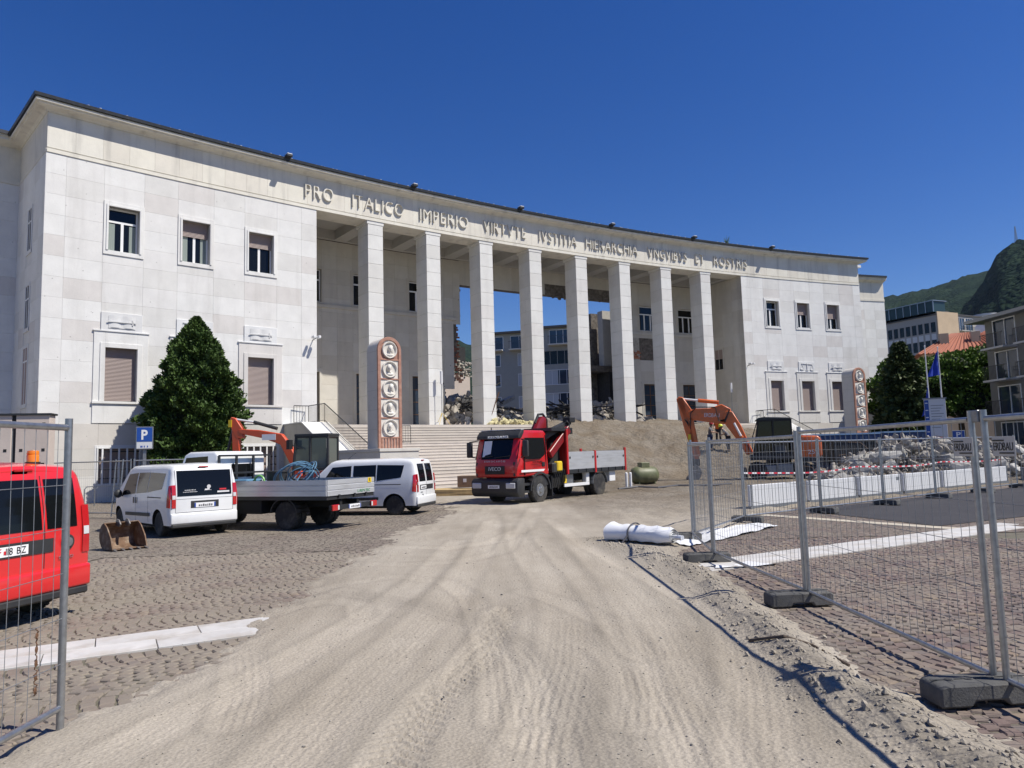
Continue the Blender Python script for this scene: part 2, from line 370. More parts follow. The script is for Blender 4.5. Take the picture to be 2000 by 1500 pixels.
def plaque(s, kind):
    """relief over a window: open book with a sword across it, or a pair of scales"""
    hw, a, b = PQ
    mb = MB(); mb.box(-hw, hw, -.05, .05, a, b); mb.box(-hw - .32, hw + .32, -.09, .02, a - .05, a + .012)
    o = mb.build('relief_plaque', MATS['stone_white'], bev=.008); place(o, s)
    zc = (a + b) / 2; d = MB()
    if kind == 'book':
        for sx in (-1, 1):
            rows = []
            for j in range(2):
                rows.append([(sx * (.02 + .55 * i / 8), -.053 - .05 * math.sin(math.pi * (i + .6) / 9.2), zc - .27 + j * .56) for i in range(9)])
            d.grid(rows)
            d.add([(q[0], q[1], q[2]) for q in rows[0]] + [(q[0], -.05, q[2]) for q in rows[0]], [(i, i + 1, i + 10, i + 9) for i in range(8)])
            d.box(min(0, sx * .57), max(0, sx * .57), -.075, -.05, zc - .30, zc - .26)
        fl = 1 if s < 0 else -1
        d.bar((-.62, -.115, zc), (.60, -.115, zc), .03, .055); d.bar((fl * .44, -.115, zc - .13), (fl * .44, -.115, zc + .13), .03, .05)
        for x in (-.01, .01): d.bar((x, -.06, zc - .28), (x, -.06, zc + .3), .02, .02)
    else:
        d.bar((0, -.075, zc - .3), (0, -.075, zc + .32), .06, .05); d.bar((-.58, -.075, zc + .27), (.58, -.075, zc + .22), .04, .05)
        for sx in (-1, 1):
            t = zc + .245 - sx * .02
            for e in (-.16, .16): d.bar((sx * .54, -.065, t), (sx * .54 + e, -.065, t - .44), .016, .02)
            d.prism([(sx * .54 + .2 * math.cos(math.pi * (1 + k / 8)), t - .44 + .1 * math.sin(math.pi * (1 + k / 8))) for k in range(9)], 1, -.1, -.05)
        d.bar((-.14, -.075, zc - .29), (.14, -.075, zc - .29), .05, .05)
    place(d.build('relief', MATS['stone_white'], smooth=True), s, RR, 0, o)
# --- wings
for sg in (-1, 1):
    sb = [JO, WO]
    for c in WC: sb += [c - hw for hw in (.67, .68, .85)] + [c + hw for hw in (.67, .68, .85)]
    sb = uniq(sb); sb = [sg * q for q in sb]; sb.sort()
    zb = uniq([0, ZS, U_OP[1], U_OP[2], L_OP[1], L_OP[2], G_OP[1], G_OP[2]])
    wall = pal(wall_grid(sb, zb, wing_hole, RR + .045, RR + .55), 'wall', 'joint')
    cols = sorted(sg * q for q in (30.48, 29.69, 28.14, 26.40, 24.85, 23.11, 21.53, 19.79, 18.41, 17.52))
    for i in range(len(cols) - 1):
        a, b = cols[i], cols[i + 1]; mid = (a + b) / 2
        wc = [c for c in WC if abs(abs(mid) - c) < .3]
        cut = []
        if wc: cut = [(U_FR[1], U_FR[2]), (L_FR[1], PQ[2])]
        near = [c for c in WC if abs(abs(mid) - c) < 1.9]
        for j in range(13):
            z0, z1 = ROWS[j], ROWS[j + 1]; iv = [(z0, z1)]
            for c0, c1 in cut:
                nv = []
                for p, q in iv:
                    if c1 <= p or c0 >= q: nv.append((p, q))
                    else:
                        if c0 - p > .05: nv.append((p, c0))
                        if q - c1 > .05: nv.append((c1, q))
                iv = nv
            for p, q in iv: slab(a, b, p, q, RR, 'stone', wall)
        # plinth course below the platform line
        pz = [0, 1.2, 2.4, ZP]
        for j in range(3):
            z0, z1 = pz[j], pz[j + 1]
            if wc and j < 2:
                if j == 0: slab(a, b, 0, G_OP[1], RR - .02, 'stone_plinth', wall, t=.07)
                continue
            slab(a, b, z0, z1, RR - .02, 'stone_plinth', wall, t=.07)
    for ci, c in enumerate(WC):
        s = sg * c
        surround(s, U_OP[0], U_OP[1], U_OP[2], *U_FR, sill=False, m='stone')
        surround(s, L_OP[0], L_OP[1], L_OP[2], *L_FR, prou=.05, m='stone')
        plaque(s, 'scales' if ci == 1 else 'book')
        sh = (0, .36, .36) if sg < 0 else (.56, .46, 0)
        window(s, U_OP[0], U_OP[1], U_OP[2], sh[ci], transom=0 if sh[ci] else .3, curtain=1 if (sg < 0 and ci < 2) else 0)
        window(s, L_OP[0], L_OP[1], L_OP[2], .985, transom=0, deep=.26)
        # barred basement light
        g = MB(); 
        for k in range(5): g.box(-.85 + 1.7 * (k + .5) / 5 - .035, -.85 + 1.7 * (k + .5) / 5 + .035, -.06, .01, G_OP[1] - .06, G_OP[2] + .06)
        go = g.build('window_grille', MATS['white_paint']); place(go, s)
        gb = MB()
        for k in range(4): gb.box(-.85, .85, -.035, -.015, G_OP[1] + .2 + k * .4, G_OP[1] + .25 + k * .4)
        place(gb.build('grille_rail', MATS['dark_metal']), s, RR, 0, go)
        place(MB().box(-.85, .85, .18, .2, G_OP[1], G_OP[2]).build('pane', MATS['shutter']), s, RR, 0, go)
        surround(s, G_OP[0], G_OP[1], G_OP[2], 1.0, G_OP[1] - .1, G_OP[2] + .16, prou=.03, sill=False)
    # side wall of the wing and the set-back range behind it
    s = sg * WO; mb = MB()
    a = (s, s - sg * .5)
    mb.hexa([A(s, RR + .001, 0), A(s, RR + 5.5, 0), A(s - sg * .5, RR + 5.5, 0), A(s - sg * .5, RR + .05, 0), A(s, RR + .001, ZS), A(s, RR + 5.5, ZS), A(s - sg * .5, RR + 5.5, ZS), A(s - sg * .5, RR + .05, ZS)])
    sw = pal(mb, 'side_wall', 'stone', fixn=True)
    # slabs on the side wall
    ax = (A(s, RR + 1, 0) - A(s, RR, 0)).normalized(); rz = math.atan2(ax.y, ax.x) + (0 if sg > 0 else math.pi)
    dcol = [0, 1.05, 2.15, 3.35, 4.4, 5.5]
    holes = [(2.25, 3.25, 11.57, 13.67), (2.25, 3.25, 7.9, 10.0), (2.15, 3.35, 4.4, 7.1)] if sg < 0 else []
    for i in range(5):
        for j in range(-4, 13):
            z0, z1 = (ROWS[j], ROWS[j + 1]) if j >= 0 else (.88 * (j + 4), .88 * (j + 5))
            if i == 2 and any(z1 > h[2] and z0 < h[3] for h in holes): continue
            q = A(s, RR + (dcol[i] + dcol[i + 1]) / 2, (z0 + z1) / 2) + Vector((math.cos(RZ(s)), math.sin(RZ(s)), 0)) * (sg * .02)
            inst('slab', slab_mesh(dcol[i + 1] - dcol[i], z1 - z0, .03, 'stone'), sw, True, q, rz)
    for h in holes:
        o = MB(); hw = (h[1] - h[0]) / 2 - .12
        o.box(-hw - .14, hw + .14, -.05, .02, h[2] - .05, h[2] + .12)
        for a_, b_, c_, d_ in ((-hw - .14, -hw, h[2], h[3] + .14), (hw, hw + .14, h[2], h[3] + .14), (-hw, hw, h[3], h[3] + .14)): o.box(a_, b_, -.04, .02, c_, d_)
        ob = o.build('window_surround', MATS['stone_white']); ob.location = A(s, RR + (h[0] + h[1]) / 2, 0); ob.rotation_euler = (0, 0, rz); attach(ob, palace, True)
        f = MB()
        for a_, b_ in ((-hw, -hw + .06), (hw - .06, hw), (-.03, .03)): f.box(a_, b_, -.03, .0, h[2] + .12, h[3])
        f.box(-hw + .06, hw - .06, -.028, -.001, h[3] - .65, h[3] - .58)
        fo = f.build('window', MATS['white_paint']); fo.location = ob.location; fo.rotation_euler = ob.rotation_euler; attach(fo, palace, True)
        po = MB().box(-hw, hw, -.022, -.004, h[2] + .12, h[3]).build('pane', MATS['shutter' if h[2] < 5 else 'glass_dark']); po.location = ob.location; po.rotation_euler = ob.rotation_euler; attach(po, fo, True)
    # set-back range
    e = sg * (38.6 if sg > 0 else 41)
    lo, hi = sorted((s - sg * .4, e))
    sb_w = pal(wall_grid(uniq([lo + (hi - lo) * k / 6 for k in range(7)]), [0, ZS], lambda s_, z_: False, RR + 5.56, RR + 6.1), 'setback_wall', 'joint')
    n = 7
    for i in range(n):
        a_, b_ = lo + (hi - lo) * i / n, lo + (hi - lo) * (i + 1) / n
        for j in range(-4, 13):
            z0, z1 = (ROWS[j], ROWS[j + 1]) if j >= 0 else (.88 * (j + 4), .88 * (j + 5))
            slab(a_, b_, z0, z1, RR + 5.5, 'stone', sb_w)
    pal(arc_profile(MB(), lo, hi, [(-5.5, ZS), (-5.45, ZS), (-5.45, ZL), (-5.5, ZL), (-5.5, ZF), (-5.28, ZF + .12), (-5.05, ZF + .2), (-5.05, ZC - .2), (-4.98, ZC - .2), (-4.98, ZC), (-8, ZC + .3), (-8, ZS)]), 'setback_entablature', 'stone_frieze', fixn=True)
    pal(arc_profile(MB(), lo, hi, [(-4.96, ZC - .12), (-4.9, ZC - .12), (-4.9, ZC + .06), (-5.6, ZC + .12), (-5.6, ZC + .005), (-4.96, ZC + .005)]), 'setback_gutter', 'roof_metal', fixn=True)
    if sg > 0: pal(MB().hexa([A(e, RR + 5.501, 0), A(e, RR + 18, 0), A(e - .5, RR + 18, 0), A(e - .5, RR + 5.6, 0), A(e, RR + 5.501, ZS), A(e, RR + 18, ZS), A(e - .5, RR + 18, ZS), A(e - .5, RR + 5.6, ZS)]), 'side_wall', 'stone', fixn=True)
    if sg < 0:
        for k, sc in enumerate((-32.6, -35.9)):
            for z0, z1 in ((11.57, 13.67), (7.7, 9.8), (4.4, 7.0)):
                surround(sc, .67, z0, z1, .87, z0 - .2, z1 + .25, r=RR + 5.5); window(sc, .67, z0, z1, 0 if z0 > 5 else .98, deep=-.012, r=RR + 5.5, transom=.3 if z0 > 5 else 0)
# --- frieze and cornice
fr = pal(arc_profile(MB(), -WO, WO, [(0, ZS), (.035, ZS + .004), (.035, ZL - .05), (-.03, ZL - .05), (-.03, ZL), (-.05, ZL), (-.05, ZF), (-1.4, ZF), (-1.4, ZS)]), 'frieze', 'stone_frieze', fixn=True)
np_ = 54
for i in range(np_):
    a_, b_ = -WO + 2 * WO * i / np_, -WO + 2 * WO * (i + 1) / np_
    slab(a_, b_, ZL + .005, ZF - .002, RR, 'stone_frieze', fr, 'frieze_panel', t=.05)
for sg in (-1, 1):  # frieze on the side faces
    s = sg * WO; t = Vector((math.cos(RZ(s)), math.sin(RZ(s)), 0)) * sg
    mb = MB()
    for z0, z1, o in ((ZS, ZL - .05, .035), (ZL, ZF, 0.004)):
        p = [A(s, RR + .02, 0) + t * -.5, A(s, RR + .02, 0) + t * o, A(s, RR + 5.5, 0) + t * o, A(s, RR + 5.5, 0) + t * -.5]
        mb.hexa([Vector((q.x, q.y, z0)) for q in p] + [Vector((q.x, q.y, z1)) for q in p])
    pal(mb, 'frieze', 'stone_frieze', fixn=True)
prof = [(0, ZF), (.04, ZF + .0), (.06, ZF + .05), (.14, ZF + .1), (.3, ZF + .13), (.42, ZF + .14), (.46, ZF + .15), (.46, ZF + .21), (.56, ZF + .215), (.58, ZF + .29), (.52, ZF + .31), (.52, ZF + .36), (.3, ZF + .42), (-.8, ZF + .42), (-.8, ZF)]
cor = pal(arc_profile(MB(), -WO, WO, prof, 1, 1), 'cornice', 'stone_frieze', smooth=True, fixn=True)
gprof = [(.5, ZF + .37), (.64, ZF + .36), (.66, ZF + .5), (.63, ZF + .52), (-.6, ZF + .66), (-3.4, ZF + .95), (-3.4, ZF + .42), (.3, ZF + .425)]
pal(arc_profile(MB(), -WO, WO, gprof, 1, 1), 'roof', 'roof_metal', fixn=True)
for sg in (-1, 1):   # cornice along the side face
    s = sg * WO; t = Vector((math.cos(RZ(s)), math.sin(RZ(s)), 0)) * sg
    for pr, nm, m in ((prof, 'cornice', 'stone_frieze'), (gprof, 'roof', 'roof_metal')):
        mb = MB(); k = len(pr); vs = []
        for d in (0, 5.45):
            for o, z in pr:
                q = A(s, RR + (d if d else -max(o, -.8)), 0) + t * max(o, -.8); vs.append((q.x, q.y, z))
        mb.add(vs, [(i, (i + 1) % k, k + (i + 1) % k, k + i) for i in range(k)] + [tuple(reversed(range(k))), tuple(range(k, 2 * k))]); pal(mb, nm, m, fixn=True)
sp = MB()
for i in range(260):      # snow-guard clips along the gutter
    s = -WO + 2 * WO * (i + random.random() * .6) / 260; q = A(s, RR - .5, ZF + .53)
    sp.box(q.x - .04, q.x + .04, q.y - .03, q.y + .03, q.z, q.z + .02 + .05 * random.random() ** 2)
pal(sp, 'roof_clip', 'lamp_white')['kind'] = 'stuff'
for s in (-19.46, -11.59, -3.58, 4.33, 12.24, 20.36):   # floodlights on the roof edge
    fl = MB().box(-.16, .16, -.95, -.55, ZF + .5, ZF + .62).box(-.12, .12, -.7, -.3, ZF + .45, ZF + .52)
    o = fl.build('floodlight', MATS['roof_metal'], bev=.01); place(o, s)
    place(MB().box(-.14, .14, -.93, -.6, ZF + .622, ZF + .67).build('lamp_cover', MATS['lamp_white'], bev=.01), s, RR, 0, o)
    place(MB().box(-.06, .06, -.6, -.56, ZF + .3, ZF + .5).build('bracket', MATS['roof_metal']), s, RR, 0, o)
# --- inscription, letter by letter
_gl = {}
def glyph(ch, m, ext=.05, off=-.012):
    k = (ch, m, ext)
    if k not in _gl:
        c = bpy.data.curves.new('glyph', 'FONT'); c.body = ch; c.size = 1; c.extrude = ext; c.offset = off; c.resolution_u = 4; c.align_x = 'LEFT'
        o = bpy.data.objects.new('glyph', c); COL.objects.link(o); dg = bpy.context.evaluated_depsgraph_get(); dg.update()
        me = bpy.data.meshes.new_from_object(o.evaluated_get(dg)); bpy.data.objects.remove(o); bpy.data.curves.remove(c)
        me.name = 'letter'; me.materials.clear(); me.materials.append(MATS[m]); xs = [v.co.x for v in me.vertices] or [0, .3]; ys = [v.co.y for v in me.vertices] or [0, .7]
        _gl[k] = (me, min(xs), max(xs), max(ys))
    return _gl[k]
def text_local(txt, m, width, height, parent, loc, rot=(R_(90), 0, 0), ext=.01, gap=.07, name='letter', off=-.005):
    """word as separate letter parts in the parent's local frame: reads along local +x (before rot), width and cap height in metres"""
    gs = [None if c == ' ' else glyph(c, m, ext, off) for c in txt]
    adv = [.3 if g is None else (g[2] - g[1]) for g in gs]; tot = sum(adv) + gap * (len(txt) - 1); cap = max(g[3] for g in gs if g)
    sx = width / tot; sy = height / cap; E = Matrix.LocRotScale(Vector(loc), None, None) @ Matrix.Rotation(rot[2], 4, 'Z') @ Matrix.Rotation(rot[1], 4, 'Y') @ Matrix.Rotation(rot[0], 4, 'X')
    x = 0
    for g, a in zip(gs, adv):
        if g:
            o = bpy.data.objects.new(name, g[0]); COL.objects.link(o); attach(o, parent)
            o.matrix_basis = E @ Matrix.Translation((sx * (x - g[1]) - width / 2, 0, 0)) @ Matrix.Diagonal((sx, sy, 1, 1))
        x += a + gap
for word, s0, s1 in (('PRO', -18.22, -16.54), ('ITALICO', -15.35, -11.99), ('IMPERIO', -10.84, -7.34), ('VIRTVTE', -6.14, -2.77), ('IVSTITIA', -1.64, 1.56), ('HIERARCHIA', 2.41, 7.15), ('VNGVIBVS', 8.16, 12.0), ('ET', 12.87, 13.76), ('ROSTRIS', 14.75, 18.19)):
    gs = [glyph(c, 'stone_frieze', .06, -.012) for c in word]; adv = [g[2] - g[1] for g in gs]; gp = .17; tot = sum(adv) + gp * (len(word) - 1); sx = (s1 - s0) / tot; x = 0
    for g, a in zip(gs, adv):
        sc = s0 + sx * (x + a / 2); o = bpy.data.objects.new('letter', g[0]); COL.objects.link(o)
        o.matrix_basis = Matrix.Translation(A(sc, RR - .055, 16.22)) @ Matrix.Rotation(RZ(sc), 4, 'Z') @ Matrix.Rotation(R_(90), 4, 'X') @ Matrix.Translation((-sx * (g[1] + g[2]) / 2, 0, 0)) @ Matrix.Diagonal((sx, .76 / g[3], 1, 1))
        attach(o, palace, True); x += a + gp
# --- portico: columns of stacked blocks
CW, CDP, NB = .97, 1.35, 14
bh = [(ZT - ZP) / 13.75] * 13 + [(ZT - ZP) / 13.75 * .75]
def col_block(h, ch=.016):
    a, d, g = CW / 2, CDP, .004; mb = MB(); z0, z1 = g, h - g
    ring = lambda i, z: [(-a + i, i, z), (a - i, i, z), (a - i, d - i, z), (-a + i, d - i, z)]
    mb.add(ring(ch, z0) + ring(0, z0 + ch) + ring(0, z1 - ch) + ring(ch, z1), [(k + 4 * j, (k + 1) % 4 + 4 * j, (k + 1) % 4 + 4 * j + 4, k + 4 * j + 4) for j in range(3) for k in range(4)] + [(3, 2, 1, 0), (12, 13, 14, 15)])
    return mb.mesh('block', MATS['stone_column'])
bm_full, bm_top = col_block(bh[0]), col_block(bh[-1])
core = MB().box(-CW / 2 + .02, CW / 2 - .02, .02, CDP - .02, 0, ZT - ZP).mesh('column', MATS['joint'])
capm = MB().box(-CW / 2 - .06, CW / 2 + .06, -.02, CDP + .1, ZT - ZP + .003, ZS - ZP - .003).mesh('capital', MATS['stone_column'], bev=.008)
COLS = [3.954 * (i - 3.5) for i in range(8)]
for s in COLS:
    c = inst('column', core, palace, True, A(s, RR + .02, ZP), RZ(s)); z = 0
    for k, h in enumerate(bh):
        inst('block', bm_full if k < 13 else bm_top, c, True, A(s, RR + .02, ZP + z), RZ(s)); z += h
    inst('capital', capm, c, True, A(s, RR + .02, ZP), RZ(s))
# ceiling, beams
mb = MB(); arc_box(mb, -JO, JO, RR + .05, RR + 1.45, ZS + .002, ZL + .5); pal(mb, 'architrave', 'stone_warm')
pal(arc_box(MB(), -JO, JO, RR + 1.4, RR + BD + .6, 16.25, 16.6), 'ceiling', 'plaster_grey')
for s in COLS + [-JO + .1, JO - .1]:
    q = MB().box(-.42, .42, 1.45, BD - .3, ZS + .05, 16.27); o = q.build('ceiling_beam', MATS['plaster_grey']); place(o, s)
pal(arc_box(MB(), -JO, JO, RR + BD - .3, RR + BD + .3, ZS + .05, 16.27), 'ceiling_beam', 'plaster_grey')
# --- portico back wall, broken open in the middle
BW = (-15.95, -12.0, -8.05, 12.0, 15.95)
def ragL(z): return -5.05 if z > 11.4 else (-5.6 - .25 * math.sin(z * 1.7) if z > 7 else -6.35)
def back_hole(s, z):
    if z < 13.85 and ragL(z) < s < 9.2: return True
    for c in BW:
        if abs(s - c) < .95 and (11.57 < z < 13.67 or (z < 7.1 and abs(s - c) < .8)): return True
    return False
zb = uniq([ZP, 5, 6, 6.95, 7.1, 7.8, 8.6, 9.4, 10.2, 11.0, 11.4, 11.57, 12.6, 13.67, 13.85, ZS + .06])
sb = uniq([-JO, JO, 9.2, -5.05, -5.35, -5.5, -5.65, -5.85, -6.35, -3, -1, 1, 3, 5, 7] + [c + d for c in BW for d in (-.95, .95, -.8, .8)])
bw = pal(wall_grid(sb, zb, back_hole, RR + BD + .045, RR + BD + .6), 'wall', 'dark_masonry')
scol = uniq([-17.5, -16.9, -15.15 + .15, -14.0, -12.95, -11.05, -10.0, -9.0, -7.1, -6.35, -5.6, -5.05, 9.9, 11.05, 12.95, 14.0, 15.0, 16.9, 17.5])
for i in range(len(scol) - 1):
    a_, b_ = scol[i], scol[i + 1]
    if a_ < 9 and b_ > -5: continue
    m_ = (a_ + b_) / 2
    for j in range(13):
        z0, z1 = ROWS[j], ROWS[j + 1]; zc = (z0 + z1) / 2
        if any(abs(m_ - c) < .8 for c in BW):
            if z1 < 7.25: continue
            if z0 < 7.25: z0 = 7.28
            if z0 < 11.45 < z1: z1 = 11.46
            elif z0 >= 11.4 and z1 <= 13.9: continue
            elif z0 < 13.85 < z1: z0 = 13.84
        if -5.6 <= a_ < 0 and z1 < 11.4: continue
        if -6.35 <= a_ < -5.6 and z1 < 7.0: continue
        if 9.8 < a_ < 11.1 and 9.2 < zc < 11.3: continue
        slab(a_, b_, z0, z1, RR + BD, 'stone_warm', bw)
for i in range(10):
    a_, b_ = -5.05 + 14.5 * i / 10, -5.05 + 14.5 * (i + 1) / 10
    z0 = 13.86 if a_ < 1.5 else 14.72
    slab(a_, b_, z0, ZS + .05, RR + BD, 'stone_warm', bw)
for a_, b_ in ((-JO, -5.4), (9.4, JO)): pal(arc_box(MB(), a_, b_, RR + BD - .1, RR + BD + .02, 11.22, 11.42), 'string_course', 'stone_warm')
for c in BW:
    surround(c, .95, 11.57, 13.67, 1.12, 11.45, 13.85, prou=.03, r=RR + BD, sill=False, m='stone_warm')
    window(c, .95, 11.57, 13.67, 0, transom=.32, deep=.16, r=RR + BD, mull=2)
    surround(c, .8, ZP, 7.1, 1.0, ZP, 7.3, prou=.04, r=RR + BD, sill=False, m='stone_warm')
    d = MB()
    for x in (-.76, -.02, .72): d.box(x, x + .06, .2, .26, ZP, 7.1)
    for k in range(5): d.box(-.76, .78, .205, .255, ZP + .1 + k * .85, ZP + .16 + k * .85)
    o = d.build('door', MATS['wood_door']); place(o, c, RR + BD)
    place(MB().box(-.8, .8, .225, .235, ZP, 7.1).build('pane', MATS['glass_blue']), c, RR + BD, 0, o)
# exposed brick patch beside the broken opening
bp = pal(MB().hexa([A(9.95, RR + BD + .03, 8.9), A(11.0, RR + BD + .03, 8.9), A(11.0, RR + BD + .3, 8.9), A(9.95, RR + BD + .3, 8.9), A(9.95, RR + BD + .03, 11.35), A(11.0, RR + BD + .03, 11.35), A(11.0, RR + BD + .3, 11.35), A(9.95, RR + BD + .3, 11.35)]), 'masonry_patch', 'rough_stone')
brm = MB().box(-.125, .125, 0, .1, -.06, .06).mesh('brick', MATS['brick'], bev=.008)
for j in range(8):
    for i in range(5):
        s_ = 9.98 + .1 + (i + (.5 if j % 2 else 0)) * .26
        if s_ < 11.0 and random.random() < (.95 if j < 6 else .5): inst('brick', brm, bp, True, A(s_, RR + BD - .01 + random.random() * .05, 8.98 + j * .14), RZ(s_))
# broken masonry edges of the opening
def chunk(size, seed, sub=1):
    rg = random.Random(seed); bm = bmesh.new(); bmesh.ops.create_icosphere(bm, subdivisions=sub, radius=1)
    for v in bm.verts:
        k = .72 + .5 * rg.random(); v.co *= k
        for ax in range(3): v.co[ax] = max(-.72, min(.72, v.co[ax]))
        v.co = Vector((v.co.x * size[0], v.co.y * size[1], v.co.z * size[2]))
    return bm
def chunk_mesh(name, m, seed, size=(1, 1, 1), sub=1):
    bm = chunk(size, seed, sub); me = bpy.data.meshes.new(name); bm.to_mesh(me); bm.free(); me.materials.append(MATS[m]); return me
edge = MB()
ck = [chunk_mesh('c', 'dark_masonry', i) for i in range(5)]
def add_chunk(mb, c, q, sz, rot):
    E = Matrix.Rotation(rot[0], 3, 'X') @ Matrix.Rotation(rot[1], 3, 'Y') @ Matrix.Rotation(rot[2], 3, 'Z')
    mb.add([E @ Vector((v.co.x * sz[0], v.co.y * sz[1], v.co.z * sz[2])) + Vector(q) for v in c.vertices], [tuple(p.vertices) for p in c.polygons])
for i in range(320):
    t = random.random()
    if t < .45: z = random.uniform(4, 13.8); s_ = ragL(z) + random.uniform(-.2, .06)
    elif t < .75: s_ = random.uniform(2, 9.2); z = random.uniform(13.8, 14.6)
    else: s_ = 9.2 + random.uniform(-.05, .15); z = random.uniform(4, 13.8)
    k = random.uniform(.08, .22); add_chunk(edge, ck[i % 5], A(s_, RR + BD + random.uniform(.12, .5), z), (k * 1.2, k, k * .7), (random.random() * 6, random.random() * 6, random.random() * 6))
pal(edge, 'broken_masonry', 'dark_masonry')['kind'] = 'stuff'
bre = inst('broken_brickwork', MB().box(-.2, .2, -.2, .2, -1, 1).mesh('broken_brickwork', MATS['dark_masonry']), palace, True, A(-5.25, RR + BD + .75, 9.3), RZ(-5))
for j in range(30):
    for i in range(2):
        if random.random() < .8: inst('brick', brm, bre, True, A(-5.35 + i * .25 + random.uniform(-.06, .06) + (.1 if j % 2 else 0) + (.25 if j < 8 else 0), RR + BD + .5 + random.random() * .1, 6.9 + j * .14), RZ(-5))
# inner side walls of the portico
for sg in (-1, 1):
    s = sg * JO; t = Vector((math.cos(RZ(s)), math.sin(RZ(s)), 0)) * sg
    iw = pal(MB().hexa([A(s, RR + .05, ZP) + t * .03, A(s, RR + BD + .1, ZP) + t * .03, A(s, RR + BD + .1, ZP) + t * .5, A(s, RR + .05, ZP) + t * .5, A(s, RR + .05, ZS) + t * .03, A(s, RR + BD + .1, ZS) + t * .03, A(s, RR + BD + .1, ZS) + t * .5, A(s, RR + .05, ZS) + t * .5]), 'jamb_wall', 'joint', fixn=True)
    ax = (A(s, RR + 1, 0) - A(s, RR, 0)).normalized(); rz = math.atan2(ax.y, ax.x) + (math.pi if sg > 0 else 0)
    dc = [0, 1.25, 2.5, 3.8, 5.1]
    for i in range(4):
        for j in range(13):
            if sg > 0 and i == 2 and 4 < j < 7: continue
            q = A(s, RR + (dc[i] + dc[i + 1]) / 2, (ROWS[j] + ROWS[j + 1]) / 2)
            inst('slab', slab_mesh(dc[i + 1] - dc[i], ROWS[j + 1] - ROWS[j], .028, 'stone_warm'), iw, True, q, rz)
    if sg > 0:
        f = MB(); z0, z1 = ROWS[5], ROWS[7]
        for a_, b_, c_, d_ in ((-.62, -.5, z0, z1), (.5, .62, z0, z1), (-.5, .5, z1 - .12, z1)): f.box(a_, b_, -.02, .028, c_, d_)
        f.box(-.66, .66, -.06, .02, z0 - .05, z0 + .06)
        for a_, b_ in ((-.5, -.45), (.45, .5), (-.02, .03)): f.box(a_, b_, .012, .03, z0 + .06, z1 - .12)
        fo = f.build('window', MATS['stone_warm']); fo.location = A(s, RR + 3.15, 0); fo.rotation_euler = (0, 0, rz); attach(fo, palace, True)
        for nm, m, c_, d_ in (('pane', 'glass_dark', z0, z0 + .95), ('shutter', 'shutter', z0 + .95, z1)):
            po = MB().box(-.5, .5, .018, .027, c_, d_).build(nm, MATS[m]); po.location = fo.location; po.rotation_euler = fo.rotation_euler; attach(po, fo, True)
# platform and stairs
pl = tag(arc_box(MB(), -JO, JO, RR - .72, RR + BD + 13, 2.6, ZP).build('platform', MATS['stone_step'], fixn=True), kind='structure')
NS = 22; TR, RI = .37, ZP / 22
stair = tag(arc_box(MB(), -17.9, 17.9, RR - .9, RR - .4, 0, .4).build('staircase', MATS['stone_step'], fixn=True), kind='structure')
for i in range(1, NS):
    d0 = .7 + TR * (i - 1); zt = ZP - RI * i
    o = MB()
    arc_profile(o, -17.9, 17.9, [(d0 - .4, zt - RI - .05), (d0 + TR, zt - RI - .05), (d0 + TR, zt - .035), (d0 + TR + .025, zt - .03), (d0 + TR + .025, zt - .005), (d0 + TR + .018, zt), (d0 - .4, zt)], d=2.2)
    inst('step', o.mesh('step', MATS['stone_step'], fixn=True), stair, True)
# ================================================================ ground
def vnoise(x, y, seed=0):
    """smooth value noise in numpy"""
    xi = np.floor(x).astype(np.int64); yi = np.floor(y).astype(np.int64); xf = x - xi; yf = y - yi
    def h(a, b):
        n = (a * 374761393 + b * 668265263 + seed * 974711) & 0xffffffff; n = ((n ^ (n >> 13)) * 1274126177) & 0xffffffff
        return ((n ^ (n >> 16)) & 0xffff) / 65535.0
    u = xf * xf * (3 - 2 * xf); v = yf * yf * (3 - 2 * yf)
    return (h(xi, yi) * (1 - u) + h(xi + 1, yi) * u) * (1 - v) + (h(xi, yi + 1) * (1 - u) + h(xi + 1, yi + 1) * u) * v
def fbm(x, y, oct=4, seed=0, gain=.5):
    t = 0; a = 1; n = 0
    for o in range(oct): t = t + a * (vnoise(x * 2 ** o + 17.3 * o, y * 2 ** o - 9.1 * o, seed + o) - .5); n += a; a *= gain
    return t / n
def sstep(a, b, x):
    t = np.clip((x - a) / (b - a), 0, 1); return t * t * (3 - 2 * t)
def pdist(x, y, pts):
    """distance, arc length and side to a polyline"""
    best = np.full(x.shape, 1e9); al = np.zeros(x.shape); sd = np.zeros(x.shape); L = 0
    for (x0, y0), (x1, y1) in zip(pts[:-1], pts[1:]):
        dx, dy = x1 - x0, y1 - y0; l = math.hypot(dx, dy)
        t = np.clip(((x - x0) * dx + (y - y0) * dy) / l / l, 0, 1)
        ex, ey = x - x0 - t * dx, y - y0 - t * dy; d = np.hypot(ex, ey); m = d < best
        best = np.where(m, d, best); al = np.where(m, L + t * l, al); sd = np.where(m, (dx * ey - dy * ex) / l, sd); L += l
    return best, al, sd
LB = [(-30, -2.6), (2, -2.9), (4.6, -3.0), (5.4, -2.75), (6.4, -2.55), (7.6, -2.75), (9, -2.7), (11, -2.72), (13.5, -2.65), (17.5, -2.45), (22, -1.9), (25, -2.6), (28, -4.5), (32, -9), (90, -9)]
RB = [(-30, 2.5), (3.8, 2.55), (4.6, 2.5), (5.4, 2.5), (6.4, 2.5), (7.7, 2.6), (9.2, 2.65), (10.8, 2.5), (12.0, 2.6), (13.2, 3.4), (16.4, 5.3), (19.2, 7.0), (27.9, 19.4), (36, 31), (90, 60)]
